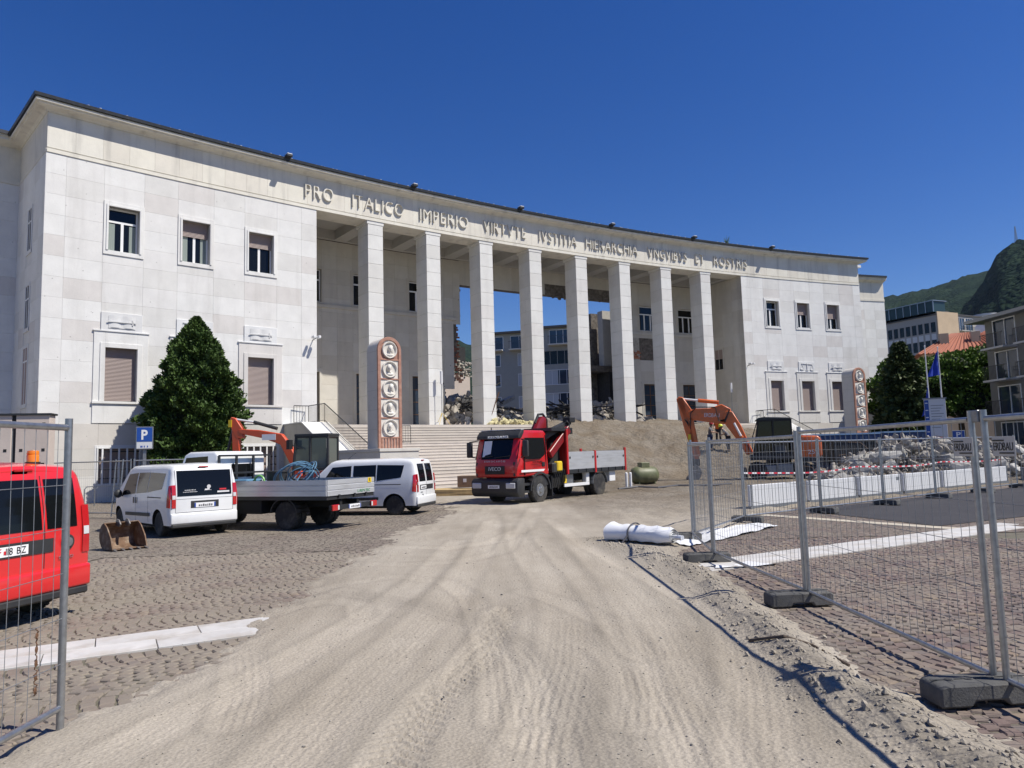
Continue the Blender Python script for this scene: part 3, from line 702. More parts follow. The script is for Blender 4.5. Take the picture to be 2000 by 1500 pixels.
RIDGE = [(2.45, 3.3), (2.2, 4.2), (2.1, 5.2), (2.15, 6.2), (2.2, 7.4), (2.35, 8.8), (2.3, 10.2), (2.0, 11.6), (1.75, 12.8), (1.5, 14)]
TRACKS = [  # polyline, half width, depth, tread
    ([(-2.22, 9.18), (-1.5, 8.5), (-.89, 7.98), (-.26, 7.11), (.11, 6.27), (.3, 5.38), (.4, 4.51), (.43, 3.2)], .14, -.016, 0),
    ([(-.78, 3.2), (-.68, 4.36), (-.58, 5.13), (-.38, 5.81), (-.23, 6.73), (-.17, 7.77)], .16, .014, 2),
    ([(-2.6, 6.6), (-2.35, 6.4), (-2.18, 5.98), (-1.9, 5.2), (-1.78, 4.7)], .15, .012, 1),
    ([(2.18, 8.85), (1.93, 6.49), (1.62, 5.15), (1.25, 3.96), (1.1, 3)], .2, .012, 0),
    ([(-1.4, 3), (-1.28, 4.12), (-1.16, 5.39), (-.82, 7.85), (-.63, 11.41), (-.5, 18)], .22, .014, 0),
    ([(1.05, 16.41), (1.27, 9.71), (1.26, 6.93), (1.1, 5.19), (.9, 3)], .22, .014, 0),
    ([(-2.9, 8.8), (-2.3, 9.6), (-1.6, 10.1), (-.9, 9.6), (-.5, 8.4), (-.2, 6.2), (-.1, 4.6)], .13, .014, 1),
    ([(.0, 3), (.1, 4.2), (.35, 5.8), (.5, 7.6), (.4, 9.5), (.1, 13), (-.1, 20)], .2, .012, 1),
    ([(-2.7, 11.6), (-1.7, 11.2), (-.9, 11.4), (-.2, 12.4), (.0, 15)], .16, .015, 1),
    ([(-2.2, 13.5), (-1.2, 13), (-.4, 13.8), (.2, 16), (.6, 22)], .18, .014, 0),
    ([(1.9, 3), (2.0, 5), (1.9, 7.5), (1.6, 10), (1.2, 13), (.8, 18)], .12, .01, 0),
    ([(-2.35, 4), (-1.95, 5.6), (-1.55, 7.4), (-1.25, 9.6), (-1.1, 14)], .18, .011, 0),
    ([(-2.75, 7.6), (-2.5, 8.2), (-2.1, 8.5), (-1.75, 8.3), (-1.6, 7.7)], .13, .014, 1), ([(.55, 6.6), (.75, 6.2), (.85, 5.6), (.8, 5.0), (.7, 4.5)], .16, .012, 1), ([(.1, 8.8), (.55, 8.0), (.9, 7.0), (1.0, 6.0)], .14, .012, 1), ([(-.1, 6.4), (.05, 5.9), (.1, 5.2), (.05, 4.3)], .13, .012, 1),
    ([(.75, 3), (.85, 4.5), (.95, 7), (.8, 10), (.5, 14)], .15, .01, 1)]
def sd_of(x, y):
    a = np.arctan2(x - CX, y - CY); return (a - AM) * RR, RR - np.hypot(x - CX, y - CY)
def sand_h(x, y, fine=True):
    l = np.interp(y, [q[0] for q in LB], [q[1] for q in LB]); r = np.interp(y, [q[0] for q in RB], [q[1] for q in RB])
    wob = .5 * fbm(x * 1.1, y * 1.1, 4, 3) + .3 * fbm(x * .35, y * .35, 2, 9) + .28 * fbm(x * 4.5, y * 4.5, 3, 14)
    sc = np.clip(y / 9, .8, 3)
    t = sstep(-.35, .55, (x - l) / sc + wob) * sstep(-.35, .55, (r - x) / sc + wob)
    h = -.035 + .075 * t + .05 * fbm(x * 8, y * 8, 3, 15) * t * (1 - t) * 4
    h = h + t * (.03 * fbm(x * .6, y * .35, 3, 5) + .007 * fbm(x * 2.5, y * 1.2, 3, 6) + .006 * fbm(x * 16, y * 14, 3, 8))
    # windrow beside the fence
    d, al, sd = pdist(x, y, RIDGE)
    n = fbm(x * 2.2, y * 2.2, 4, 12)
    h = h + np.exp(-(d / .26) ** 2) * (.085 + .17 * n) * sstep(13.5, 11, y)
    for pts, hw, dep, tread in TRACKS:
        d, al, sd = pdist(x, y, pts); q = d / hw
        dep = dep * .55; pr = -np.exp(-q ** 4) * dep + abs(dep) * .7 * np.exp(-((q - 1.3) / .28) ** 2)
        if tread == 2: pr = pr + np.exp(-q ** 4) * .019 * np.clip(np.sin((al + .55 * np.abs(sd)) * 62) * 2.2, -1, .6) * (np.abs(sd) > .02)
        elif tread == 1: pr = pr + np.exp(-q ** 4) * .003 * np.clip(np.cos(sd * 2 * math.pi / .062) * 2, -1, 1) * sstep(-.25, .1, fbm(x * 1.3, y * 1.3, 2, 77))
        else: pr = pr + np.exp(-q ** 4) * .002 * np.cos(sd * 2 * math.pi / .07)
        fade = sstep(0, .5, al)
        h = h + pr * fade * t
    # rougher spoil right of the track
    rough = sstep(1.0, 2.6, x - .02 * y) * sstep(13, 16, y) * t
    h = h + rough * (.10 * np.abs(fbm(x * .9, y * .7, 4, 21)) * 2 + .05 * fbm(x * 3, y * 2.5, 3, 22))
    # earth ramp heaped against the stairs
    s, dd = sd_of(x, y)
    L = 11.2 + 6.0 * sstep(1, 6, s) + 1.5 * fbm(s * .3, dd * .3, 2, 31)
    k = np.clip(1 - (dd + .6) / L, 0, 1); ramp = 3.72 * (k ** .8) + .14 * (k > 0) * np.minimum(1, k * 6)
    side = sstep(-5.2 - .28 * dd, -2.6 - .2 * dd, s + .8 * fbm(dd * .5, s * .5, 2, 33)) * sstep(13.6 + .9 * np.maximum(dd - 5, 0), 10.2 + .55 * dd, s)
    ramp = ramp * side * (dd > -1.2)
    amp = np.clip(ramp, 0, 1)
    ramp = ramp + amp * (.55 * fbm(s * .35 + dd * .3, dd * 1.3 - s * .2, 4, 41) + .42 * fbm(s * 1.2 + dd * .8, dd * 3.4 - s * .6, 4, 44) * np.clip(dd / 2, .25, 1))
    return np.where(dd < -.5, -.2, h + ramp)
def zsand(x, y): return float(max(0, sand_h(np.array([float(x)]), np.array([float(y)]))[0]))
# materials
def sand_mat():
    m, n, l, b = nodes('sand'); b.inputs['Roughness'].default_value = .95; b.inputs['Specular IOR Level'].default_value = .15
    g = n.new('ShaderNodeNewGeometry'); P = g.outputs['Position']
    def noise(sc, det=6, ro=.6, st=None):
        v = P
        if st: mp = n.new('ShaderNodeMapping'); l.new(P, mp.inputs[0]); mp.inputs['Scale'].default_value = st; v = mp.outputs[0]
        t = n.new('ShaderNodeTexNoise'); l.new(v, t.inputs['Vector']); t.inputs['Scale'].default_value = sc; t.inputs['Detail'].default_value = det; t.inputs['Roughness'].default_value = ro; return t.outputs['Fac']
    r = n.new('ShaderNodeValToRGB'); l.new(noise(.55, 8, .6, (1.4, .5, 1)), r.inputs[0])
    r.color_ramp.elements[0].position = .32; r.color_ramp.elements[0].color = (.29, .255, .205, 1); r.color_ramp.elements[1].position = .68; r.color_ramp.elements[1].color = (.40, .36, .30, 1)
    # streaks along the lane
    r2 = n.new('ShaderNodeMapRange'); l.new(noise(1.6, 6, .6, (2.2, .16, 1)), r2.inputs[0]); r2.inputs[1].default_value = .35; r2.inputs[2].default_value = .7; r2.inputs[3].default_value = .92; r2.inputs[4].default_value = 1.07
    r3 = n.new('ShaderNodeMapRange'); l.new(noise(45, 4, .7), r3.inputs[0]); r3.inputs[1].default_value = .3; r3.inputs[2].default_value = .7; r3.inputs[3].default_value = .78; r3.inputs[4].default_value = 1.15
    mm = n.new('ShaderNodeMath'); mm.operation = 'MULTIPLY'; l.new(r2.outputs[0], mm.inputs[0]); l.new(r3.outputs[0], mm.inputs[1])
    hs = n.new('ShaderNodeHueSaturation'); l.new(r.outputs[0], hs.inputs['Color']); l.new(mm.outputs[0], hs.inputs['Value'])
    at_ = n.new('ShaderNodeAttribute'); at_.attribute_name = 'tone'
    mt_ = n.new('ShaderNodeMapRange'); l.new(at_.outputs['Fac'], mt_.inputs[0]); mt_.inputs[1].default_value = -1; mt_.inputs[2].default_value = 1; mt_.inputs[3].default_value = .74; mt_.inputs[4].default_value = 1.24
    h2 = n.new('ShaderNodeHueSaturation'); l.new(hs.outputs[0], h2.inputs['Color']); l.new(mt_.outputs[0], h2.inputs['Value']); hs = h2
    # dark grit
    vg = n.new('ShaderNodeTexVoronoi'); l.new(P, vg.inputs['Vector']); vg.inputs['Scale'].default_value = 55
    rg_ = n.new('ShaderNodeMapRange'); l.new(vg.outputs['Distance'], rg_.inputs[0]); rg_.inputs[1].default_value = .10; rg_.inputs[2].default_value = .20; rg_.inputs[3].default_value = 1; rg_.inputs[4].default_value = 0
    ng = n.new('ShaderNodeMapRange'); l.new(noise(2.2, 5, .6), ng.inputs[0]); ng.inputs[1].default_value = .42; ng.inputs[2].default_value = .62; ng.inputs[3].default_value = 0; ng.inputs[4].default_value = .75
    mg = n.new('ShaderNodeMath'); mg.operation = 'MULTIPLY'; l.new(rg_.outputs[0], mg.inputs[0]); l.new(ng.outputs[0], mg.inputs[1])
    mxg = n.new('ShaderNodeMix'); mxg.data_type = 'RGBA'; l.new(mg.outputs[0], mxg.inputs[0]); l.new(hs.outputs[0], mxg.inputs[6]); mxg.inputs[7].default_value = (.12, .105, .085, 1)
    class _o: outputs = [mxg.outputs[2]]
    hs = _o
    # the spoil heap: darker, browner
    sx = n.new('ShaderNodeSeparateXYZ'); l.new(P, sx.inputs[0])
    mz = n.new('ShaderNodeMapRange'); l.new(sx.outputs['Y'], mz.inputs[0]); mz.inputs[1].default_value = 15; mz.inputs[2].default_value = 30; mz.inputs[3].default_value = 0; mz.inputs[4].default_value = 1
    mx2 = n.new('ShaderNodeMapRange'); l.new(sx.outputs['X'], mx2.inputs[0]); mx2.inputs[1].default_value = .5; mx2.inputs[2].default_value = 2.5
    mu = n.new('ShaderNodeMath'); mu.operation = 'MULTIPLY'; l.new(mz.outputs[0], mu.inputs[0]); l.new(mx2.outputs[0], mu.inputs[1])
    nb = n.new('ShaderNodeMapRange'); l.new(noise(.5, 8, .65), nb.inputs[0]); nb.inputs[1].default_value = .3; nb.inputs[2].default_value = .62
    mu2 = n.new('ShaderNodeMath'); mu2.operation = 'MULTIPLY'; l.new(mu.outputs[0], mu2.inputs[0]); l.new(nb.outputs[0], mu2.inputs[1])
    mx = n.new('ShaderNodeMix'); mx.data_type = 'RGBA'; l.new(mu2.outputs[0], mx.inputs[0]); l.new(hs.outputs[0], mx.inputs[6]); mx.inputs[7].default_value = (.225, .182, .132, 1)
    l.new(mx.outputs[2], b.inputs['Base Color'])
    ad = n.new('ShaderNodeMath'); ad.operation = 'ADD'; l.new(noise(28, 8, .7), ad.inputs[0])
    v = n.new('ShaderNodeTexVoronoi'); l.new(P, v.inputs['Vector']); v.inputs['Scale'].default_value = 38; l.new(v.outputs['Distance'], ad.inputs[1])
    bp = n.new('ShaderNodeBump'); l.new(ad.outputs[0], bp.inputs['Height']); bp.inputs['Strength'].default_value = .55; bp.inputs['Distance'].default_value = .012
    bq = n.new('ShaderNodeBump'); mq = n.new('ShaderNodeMath'); mq.operation = 'MULTIPLY'; l.new(noise(2.2, 9, .68, (1, 1.6, 1.6)), mq.inputs[0]); l.new(mu.outputs[0], mq.inputs[1]); l.new(mq.outputs[0], bq.inputs['Height']); bq.inputs['Strength'].default_value = 1; bq.inputs['Distance'].default_value = .45; l.new(bp.outputs[0], bq.inputs['Normal']); l.new(bq.outputs[0], b.inputs['Normal'])
    return m
sand_mat()
def porphyry(name, src):
    """src: 'object' (one sett per object), 'attr' (joined setts), 'tex' (surface seen from afar)"""
    m, n, l, b = nodes(name); b.inputs['Roughness'].default_value = .8; b.inputs['Specular IOR Level'].default_value = .25
    g = n.new('ShaderNodeNewGeometry'); P = g.outputs['Position']
    if src == 'object': f = n.new('ShaderNodeObjectInfo').outputs['Random']
    elif src == 'attr':
        a = n.new('ShaderNodeAttribute'); a.attribute_name = 'tint'; f = a.outputs['Fac']
    else:
        v = n.new('ShaderNodeTexVoronoi'); l.new(P, v.inputs['Vector']); v.inputs['Scale'].default_value = 8.5; v.inputs['Randomness'].default_value = .55
        s = n.new('ShaderNodeSeparateColor'); l.new(v.outputs['Color'], s.inputs[0]); f = s.outputs[0]
    r = n.new('ShaderNodeValToRGB'); l.new(f, r.inputs[0]); cr = r.color_ramp
    cs = [(0, (.12, .085, .082)), (.2, (.165, .12, .105)), (.42, (.125, .10, .10)), (.6, (.195, .155, .135)), (.78, (.14, .092, .088)), (.93, (.23, .17, .125))]
    for i, (p, c) in enumerate(cs):
        e = cr.elements[i] if i < 2 else cr.elements.new(p); e.position = p; e.color = (*c, 1)
    cr.interpolation = 'CONSTANT'
    t = n.new('ShaderNodeTexNoise'); l.new(P, t.inputs['Vector']); t.inputs['Scale'].default_value = .9; t.inputs['Detail'].default_value = 9; t.inputs['Roughness'].default_value = .7
    mr = n.new('ShaderNodeMapRange'); l.new(t.outputs['Fac'], mr.inputs[0]); mr.inputs[1].default_value = .36; mr.inputs[2].default_value = .66; mr.inputs[3].default_value = .12; mr.inputs[4].default_value = .78
    sx_ = n.new('ShaderNodeSeparateXYZ'); l.new(P, sx_.inputs[0]); mw = n.new('ShaderNodeMapRange'); l.new(sx_.outputs['X'], mw.inputs[0]); mw.inputs[1].default_value = 3.2; mw.inputs[2].default_value = -1.5; mw.inputs[3].default_value = 0; mw.inputs[4].default_value = .38
    aw = n.new('ShaderNodeMath'); aw.operation = 'ADD'; aw.use_clamp = True; l.new(mr.outputs[0], aw.inputs[0]); l.new(mw.outputs[0], aw.inputs[1]); mr = aw
    mx = n.new('ShaderNodeMix'); mx.data_type = 'RGBA'; l.new(mr.outputs[0], mx.inputs[0]); l.new(r.outputs[0], mx.inputs[6]); mx.inputs[7].default_value = (.235, .205, .165, 1); cur = mx.outputs[2]
    if src == 'tex':
        v2 = n.new('ShaderNodeTexVoronoi'); v2.feature = 'DISTANCE_TO_EDGE'; l.new(P, v2.inputs['Vector']); v2.inputs['Scale'].default_value = 8.5; v2.inputs['Randomness'].default_value = .55
        q = n.new('ShaderNodeMapRange'); l.new(v2.outputs['Distance'], q.inputs[0]); q.inputs[1].default_value = .02; q.inputs[2].default_value = .1
        m2 = n.new('ShaderNodeMix'); m2.data_type = 'RGBA'; l.new(q.outputs[0], m2.inputs[0]); m2.inputs[6].default_value = (.08, .068, .055, 1); l.new(cur, m2.inputs[7]); cur = m2.outputs[2]
        bp = n.new('ShaderNodeBump'); l.new(q.outputs[0], bp.inputs['Height']); bp.inputs['Strength'].default_value = .6; bp.inputs['Distance'].default_value = .012; l.new(bp.outputs[0], b.inputs['Normal'])
    else:
        t2 = n.new('ShaderNodeTexNoise'); l.new(P, t2.inputs['Vector']); t2.inputs['Scale'].default_value = 60; t2.inputs['Detail'].default_value = 5
        bp = n.new('ShaderNodeBump'); l.new(t2.outputs['Fac'], bp.inputs['Height']); bp.inputs['Strength'].default_value = .35; bp.inputs['Distance'].default_value = .008; l.new(bp.outputs[0], b.inputs['Normal'])
    l.new(cur, b.inputs['Base Color'])
porphyry('sett', 'object'); porphyry('setts', 'attr'); porphyry('sett_far', 'tex')
mat('bedding', (.13, .112, .088), .95, noise=.25, nscale=6, bump=.5, bscale=40, dirt=(.10, .11, .06), dscale=1.5)
mat('asphalt', (.034, .033, .037), .85, noise=.2, nscale=3, bump=.3, bscale=60, dirt=(.055, .052, .053), dscale=.6)
mat('strip_stone', (.52, .51, .49), .7, noise=.1, nscale=5, rnd=.06, dirt=(.33, .29, .235), dscale=1.6, damt=.75, coord='Object')
mat('strip_cream', (.47, .42, .33), .7, noise=.1, nscale=3, dirt=(.42, .37, .29))
# sheet to the horizon
ground = tag(MB().add([(-3000, -400, -.075), (3000, -400, -.075), (3000, 5000, -.075), (-3000, 5000, -.075)], [(0, 1, 2, 3)]).build('ground', MATS['bedding']), kind='structure')
# far paving beyond the individually laid stones
SETT_Y = 13.4
far = MB(); far.add([(-60, SETT_Y, -.004), (60, SETT_Y, -.004), (60, 75, -.004), (-60, 75, -.004), (-60, -30, -.006), (-7.5, -30, -.006), (-7.5, SETT_Y, -.006), (-60, SETT_Y, -.006), (11, -30, -.006), (60, -30, -.006), (60, SETT_Y, -.006), (11, SETT_Y, -.006), (-7.5, -30, -.006), (11, -30, -.006), (11, 3, -.006), (-7.5, 3, -.006)],
                     [(0, 1, 2, 3), (4, 5, 6, 7), (8, 9, 10, 11), (12, 13, 14, 15)])
pavement = tag(far.build('pavement', MATS['sett_far']), kind='structure')
tag(MB().add([(-7.5, 3, -.014), (11, 3, -.014), (11, SETT_Y, -.014), (-7.5, SETT_Y, -.014)], [(0, 1, 2, 3)]).build('bedding', MATS['bedding']), kind='structure')
# white stone strip crossing the square
SDIR = Vector((.874, .486)); SN = Vector((-.486, .874)); S0 = Vector((-4.5, 6.52)); SWD = .375
strip = tag(MB().hexa([(*(S0 + SDIR * t + SN * n), z) for z in (-.06, -.02) for t, n in ((-4, -SWD), (20, -SWD), (20, SWD), (-4, SWD))]).build('stone_strip', MATS['bedding'], fixn=True), kind='structure')
sm = [MB().box(-w / 2 + .004, w / 2 - .004, -SWD / 2 + .004, SWD / 2 - .004, -.02, .008).mesh('strip_slab', MATS['strip_stone'], bev=.004) for w in (1.05, .9, 1.2)]
for row in (-.5, .5):
    t = -3.9 + (0 if row < 0 else .4); k = 0
    while t < 15.5:
        w_ = (1.05, .9, 1.2)[k % 3]; q = S0 + SDIR * (t + w_ / 2) + SN * (row * SWD)
        inst('strip_slab', sm[k % 3], strip, True, (q.x, q.y, 0), math.atan2(SDIR.y, SDIR.x)); t += w_; k += 1
ca = Vector((5.6, 18.7)); cb = Vector((8.75, 13.45)); cdv = (cb - ca).normalized(); cn = Vector((-cdv.y, cdv.x))
cst = tag(MB().hexa([(*(ca + cdv * t + cn * n), z) for z in (-.06, -.02) for t, n in ((0, -.17), (6.1, -.17), (6.1, .17), (0, .17))]).build('cream_stone_strip', MATS['bedding'], fixn=True), kind='structure')
cm = MB().box(-.5, .5, -.17, .17, -.02, .007).mesh('strip_slab', MATS['strip_cream'], bev=.004)
for k in range(6): q = ca + cdv * (k * 1.01 + .5); inst('strip_slab', cm, cst, True, (q.x, q.y, 0), math.atan2(cdv.y, cdv.x))
tag(MB().add([(x, y, .006) for x, y in ((7.3, 19.0), (12.3, 22.3), (22, 28.5), (26, 24), (11.49, 16.2), (8.33, 14.6))], [tuple(reversed(range(6)))]).build('asphalt', MATS['asphalt'], fixn=True), kind='structure')
# setts laid in segmental arcs
def in_strip(x, y):
    v = Vector((x, y)) - S0; t, n = v.dot(SDIR), v.dot(SN)
    if abs(n) < SWD + .045 and -4 < t < 15.6: return True
    return False
S_SZ = .112
var = []
for k in range(8):
    rg = random.Random(k); a = S_SZ / 2 * .93
    top = [(sx * (a - .012) + rg.uniform(-.006, .006), sy * (a - .012) + rg.uniform(-.006, .006), rg.uniform(-.004, .004)) for sx, sy in ((-1, -1), (1, -1), (1, 1), (-1, 1))]
    mid = [(q[0] * 1.2, q[1] * 1.2, -.011) for q in top]; bot = [(q[0] * 1.2, q[1] * 1.2, -.05) for q in top]
    var.append((top + mid + bot, [(0, 1, 2, 3)] + [(4 + i, 4 + (i + 1) % 4, (i + 1) % 4, i) for i in range(4)] + [(8 + i, 8 + (i + 1) % 4, 4 + (i + 1) % 4, 4 + i) for i in range(4)]))
pos = []
CWD = 1.35; th = math.atan2(SDIR.y, SDIR.x) + R_(90); ct, st_ = math.cos(th), math.sin(th)
for c in range(-16, 16):
    for k in range(-120, 190):
        n = 13
        for i in range(n):
            uu = (i + .5) / n; ph = (uu - .5) * 2
            u = (c + uu) * CWD; v = k * S_SZ + .42 * (1 - ph * ph)
            x = u * ct - v * st_; y = u * st_ + v * ct
            if -7.4 < x < 10.9 and 3.05 < y < SETT_Y - .06:
                ta = math.atan2(-.42 * 2 * ph * 2 / CWD * 1.0, 1.0); pos.append((x + random.uniform(-.006, .006), y + random.uniform(-.006, .006), th + ta * .8 + random.uniform(-.07, .07)))
pa = np.array(pos); hs_ = sand_h(pa[:, 0], pa[:, 1])
vis = []
for (x, y, a), h in zip(pos, hs_):
    if h > .02 or in_strip(x, y): continue
    if abs(x) > y * .8 + .6: continue
    vis.append((x, y, a))
vis.sort(key=lambda q: q[0] ** 2 + q[1] ** 2 + (0 if abs(q[0]) < q[1] * .72 and q[1] > 4.2 else 400))
vm = []
for v, f in var:
    mb = MB(); mb.add(v, f); vm.append(mb.mesh('sett', MATS['sett']))
big = MB(); tint = []
for i, (x, y, a) in enumerate(vis):
    z = random.uniform(-.005, .005)
    if i < 300: inst('sett', vm[i % 8], pavement, True, (x, y, z), a)
    else:
        v, f = var[random.randrange(8)]; c_, s_ = math.cos(a), math.sin(a)
        big.add([(x + q[0] * c_ - q[1] * s_, y + q[0] * s_ + q[1] * c_, z + q[2]) for q in v], f); tint.append(random.random())
bo = big.build('setts', MATS['setts'], pavement, True); bo['kind'] = 'stuff'
at = bo.data.attributes.new('tint', 'FLOAT', 'FACE'); at.data.foreach_set('value', np.repeat(np.array(tint, dtype=np.float32), 9))
# sand and spoil as one height field, finer near the lens
ys = [1.6]
while ys[-1] < 66: ys.append(ys[-1] * (1.0052 if ys[-1] < 9 else 1.009) + .002)
us = np.arange(-.82, 1.0, .0027); Y = np.array(ys)[:, None] + 0 * us[None, :]; X = us[None, :] * (Y + 1.0)
Z = sand_h(X.ravel(), Y.ravel()).reshape(X.shape)
ny, nx = X.shape
co = np.stack([X, Y, Z], -1).reshape(-1, 3)
ii = (np.arange(ny - 1)[:, None] * nx + np.arange(nx - 1)[None, :])
keep = (np.maximum.reduce([Z[:-1, :-1], Z[1:, :-1], Z[:-1, 1:], Z[1:, 1:]]) > -.028)
q = ii[keep]; fa = np.stack([q, q + 1, q + nx + 1, q + nx], -1)
me = bpy.data.meshes.new('sand'); used, inv = np.unique(fa.ravel(), return_inverse=True)
me.vertices.add(len(used)); me.vertices.foreach_set('co', co[used].astype(np.float32).ravel())
nf = len(fa); me.loops.add(nf * 4); me.loops.foreach_set('vertex_index', inv.astype(np.int32)); me.polygons.add(nf)
me.polygons.foreach_set('loop_start', np.arange(0, nf * 4, 4, dtype=np.int32)); me.polygons.foreach_set('loop_total', np.full(nf, 4, dtype=np.int32))
me.update(calc_edges=True); me.polygons.foreach_set('use_smooth', np.ones(nf, dtype=bool)); me.materials.append(MATS['sand'])
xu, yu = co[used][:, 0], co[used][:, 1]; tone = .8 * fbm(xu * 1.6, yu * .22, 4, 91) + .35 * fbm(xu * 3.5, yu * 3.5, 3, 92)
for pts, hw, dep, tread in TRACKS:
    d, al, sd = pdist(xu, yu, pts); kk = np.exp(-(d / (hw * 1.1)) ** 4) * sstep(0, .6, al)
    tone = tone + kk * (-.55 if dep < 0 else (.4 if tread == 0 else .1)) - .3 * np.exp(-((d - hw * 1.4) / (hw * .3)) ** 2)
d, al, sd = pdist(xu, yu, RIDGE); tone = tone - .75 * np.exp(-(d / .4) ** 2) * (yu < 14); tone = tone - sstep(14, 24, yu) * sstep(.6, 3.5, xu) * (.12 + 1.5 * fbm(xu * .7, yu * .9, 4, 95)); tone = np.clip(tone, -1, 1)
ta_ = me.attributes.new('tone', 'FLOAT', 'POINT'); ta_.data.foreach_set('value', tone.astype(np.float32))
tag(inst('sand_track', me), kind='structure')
# pebbles scattered on the sand
pb = MB(); pk = [chunk_mesh('c', 'rough_stone', 50 + i) for i in range(4)]
mat('pebble', (.3, .275, .235), .9, noise=.35, nscale=30)
for i in range(2200):
    y = 3.2 + 12 * random.random() ** 1.8; x = random.uniform(-3.2, 2.9) if random.random() < .6 else random.gauss(2.15, .35)
    k = random.uniform(.003, .008) * (1 + (random.random() < .03) * 1.3)
    z = zsand(x, y) if i < 0 else None
    pb.v.append((x, y, k)); 
PP = np.array(pb.v); hz = np.maximum(0, sand_h(PP[:, 0], PP[:, 1])); pb = MB()
for i, ((x, y, k), z) in enumerate(zip(PP, hz)): add_chunk(pb, pk[i % 4], (x, y, z + k * .4), (k * 1.3, k, k * .8), (0, 0, random.random() * 6))
tag(pb.build('pebbles', MATS['pebble']), 'small loose pebbles scattered over the sandy track', 'pebbles', kind='stuff')
# clods along the windrow
cb = MB(); rgc = random.Random(5); cl_p = []
for i in range(900):
    t = rgc.random() * (len(RIDGE) - 1.01); k = int(t); f = t - k; x = RIDGE[k][0] * (1 - f) + RIDGE[k + 1][0] * f + rgc.gauss(0, .2); y = RIDGE[k][1] * (1 - f) + RIDGE[k + 1][1] * f + rgc.gauss(0, .05); cl_p.append((x, y, rgc.uniform(.006, .022) * (1 if rgc.random() < .93 else 1.7)))
CP = np.array(cl_p); hz = np.maximum(0, sand_h(CP[:, 0], CP[:, 1]))
for i, ((x, y, k), z) in enumerate(zip(CP, hz)): add_chunk(cb, pk[i % 4], (x, y, z + k * .25), (k * 1.3, k, k * .8), (rgc.random(), rgc.random(), rgc.random() * 6))
tag(cb.build('clods', MATS['sand']), 'crumbly earth clods along the sand windrow by the fence', 'clods', kind='stuff')
# ================================================================ fixed things round the palace
mat('porphyry_red', (.36, .185, .13), .55, noise=.2, nscale=6, dirt=(.42, .27, .2), dscale=3)
mat('travertine', (.66, .63, .57), .7, noise=.12, nscale=5, bump=.2, dirt=(.45, .42, .37), dscale=4)
mat('rail_metal', (.03, .031, .033), .5)
def stele(s, label):
    root = empty('stele', A(s, RR - 9.75, 0), RZ(s), label, 'monument', 'portrait steles before the stairs')
    hw, dp, z0, zc = .575, 1.0, 2.02, 6.325
    arch = lambda r, n=18: [(r * math.cos(math.pi * k / n), zc + r * math.sin(math.pi * k / n)) for k in range(n + 1)]
    MB().prism([(hw, z0)] + arch(hw) + [(-hw, z0)], 1, .06, dp).build('shaft', MATS['stone_plinth'], root, bev=.012, fixn=True)
    for k in range(5): MB().box(-hw - .003, -hw + .01, .1, dp - .02, z0 + .85 * k + .84, z0 + .85 * k + .853).build('joint', MATS['joint'], root)
    fr = MB(); o, i = arch(hw + .012), arch(hw - .13); n = len(o)
    o = [(hw + .012, z0)] + o + [(-hw - .012, z0)]; i = [(hw - .13, z0)] + i + [(-hw + .13, z0)]; m = len(o)
    vs = [(x, 0, z) for x, z in o] + [(x, 0, z) for x, z in i] + [(x, .1, z) for x, z in o] + [(x, .1, z) for x, z in i]
    fs = []
    for k in range(m - 1): fs += [(k, k + 1, m + k + 1, m + k), (2 * m + k, 3 * m + k, 3 * m + k + 1, 2 * m + k + 1), (k, 2 * m + k, 2 * m + k + 1, k + 1), (m + k, m + k + 1, 3 * m + k + 1, 3 * m + k)]
    fr.add(vs, fs).build('frame', MATS['porphyry_red'], root, bev=.01, fixn=True)
    for k in range(5):
        z = 6.33 - .85 * k
        fld = MB().box(-hw + .13, hw - .13, .045, .07, z - .42, z + (.42 if k else .3)).build('field', MATS['travertine' if k else 'porphyry_red'], root)
        MB().box(-hw + .13, hw - .13, .01, .06, z - .455, z - .395).build('crossbar', MATS['porphyry_red'], root, bev=.006)
        md = MB().lathe([(.37, .05), (.37, -.02), (.345, -.045), (.31, -.03), (.29, .03), (.001, .045)], (0, 0, z), 'y', 32).build('medallion', MATS['travertine'], root, smooth=True, fixn=True)
        rg = random.Random(k); tl = rg.uniform(-.05, .05); b = MB()
        b.sphere((tl, .0, z + .06), (.105, .10, .145), 14, 10); b.sphere((tl - .015, -.01, z - .01), (.075, .09, .09), 10, 8)     # head, jaw
        b.sphere((tl - .025, -.10, z + .03), (.022, .03, .045), 8, 6)                                                             # nose
        b.sphere((tl + .03, .03, z + .12), (.125, .09, .115), 12, 8)                                                              # hair or veil
        if k in (0, 2, 4): b.sphere((tl + .08, .03, z - .02), (.08, .07, .16), 10, 8)
        for ex in (-.05, .02): b.sphere((tl + ex - .01, -.085, z + .075), (.018, .012, .01), 6, 4)
        b.sphere((tl - .02, -.09, z - .04), (.03, .012, .009), 6, 4)
        b.sphere((.01, .02, z - .12), (.07, .07, .1), 10, 6); b.sphere((.03, .03, z - .22), (.19, .075, .085), 14, 8)              # neck, shoulders
        b.build('portrait', MATS['travertine'], md, smooth=True)
    for k in range(6): MB().box(-.42 + k * .145, -.32 + k * .145, .02, .075, z0, z0 + .47).build('rib', MATS['porphyry_red'], root, bev=.01)
    MB().box(-.95, .95, -.75, 4.7, 0, 1.9).box(-.99, .99, -.79, 4.74, 1.9, 2.03).build('pedestal', MATS['stone_plinth'], root, bev=.01)
    return root
stele(-18.6, 'near tall round-topped stele with five portrait medallions on the left of the stairs')
stele(18.6, 'distant round-topped stele with portrait medallions beside the right wing')
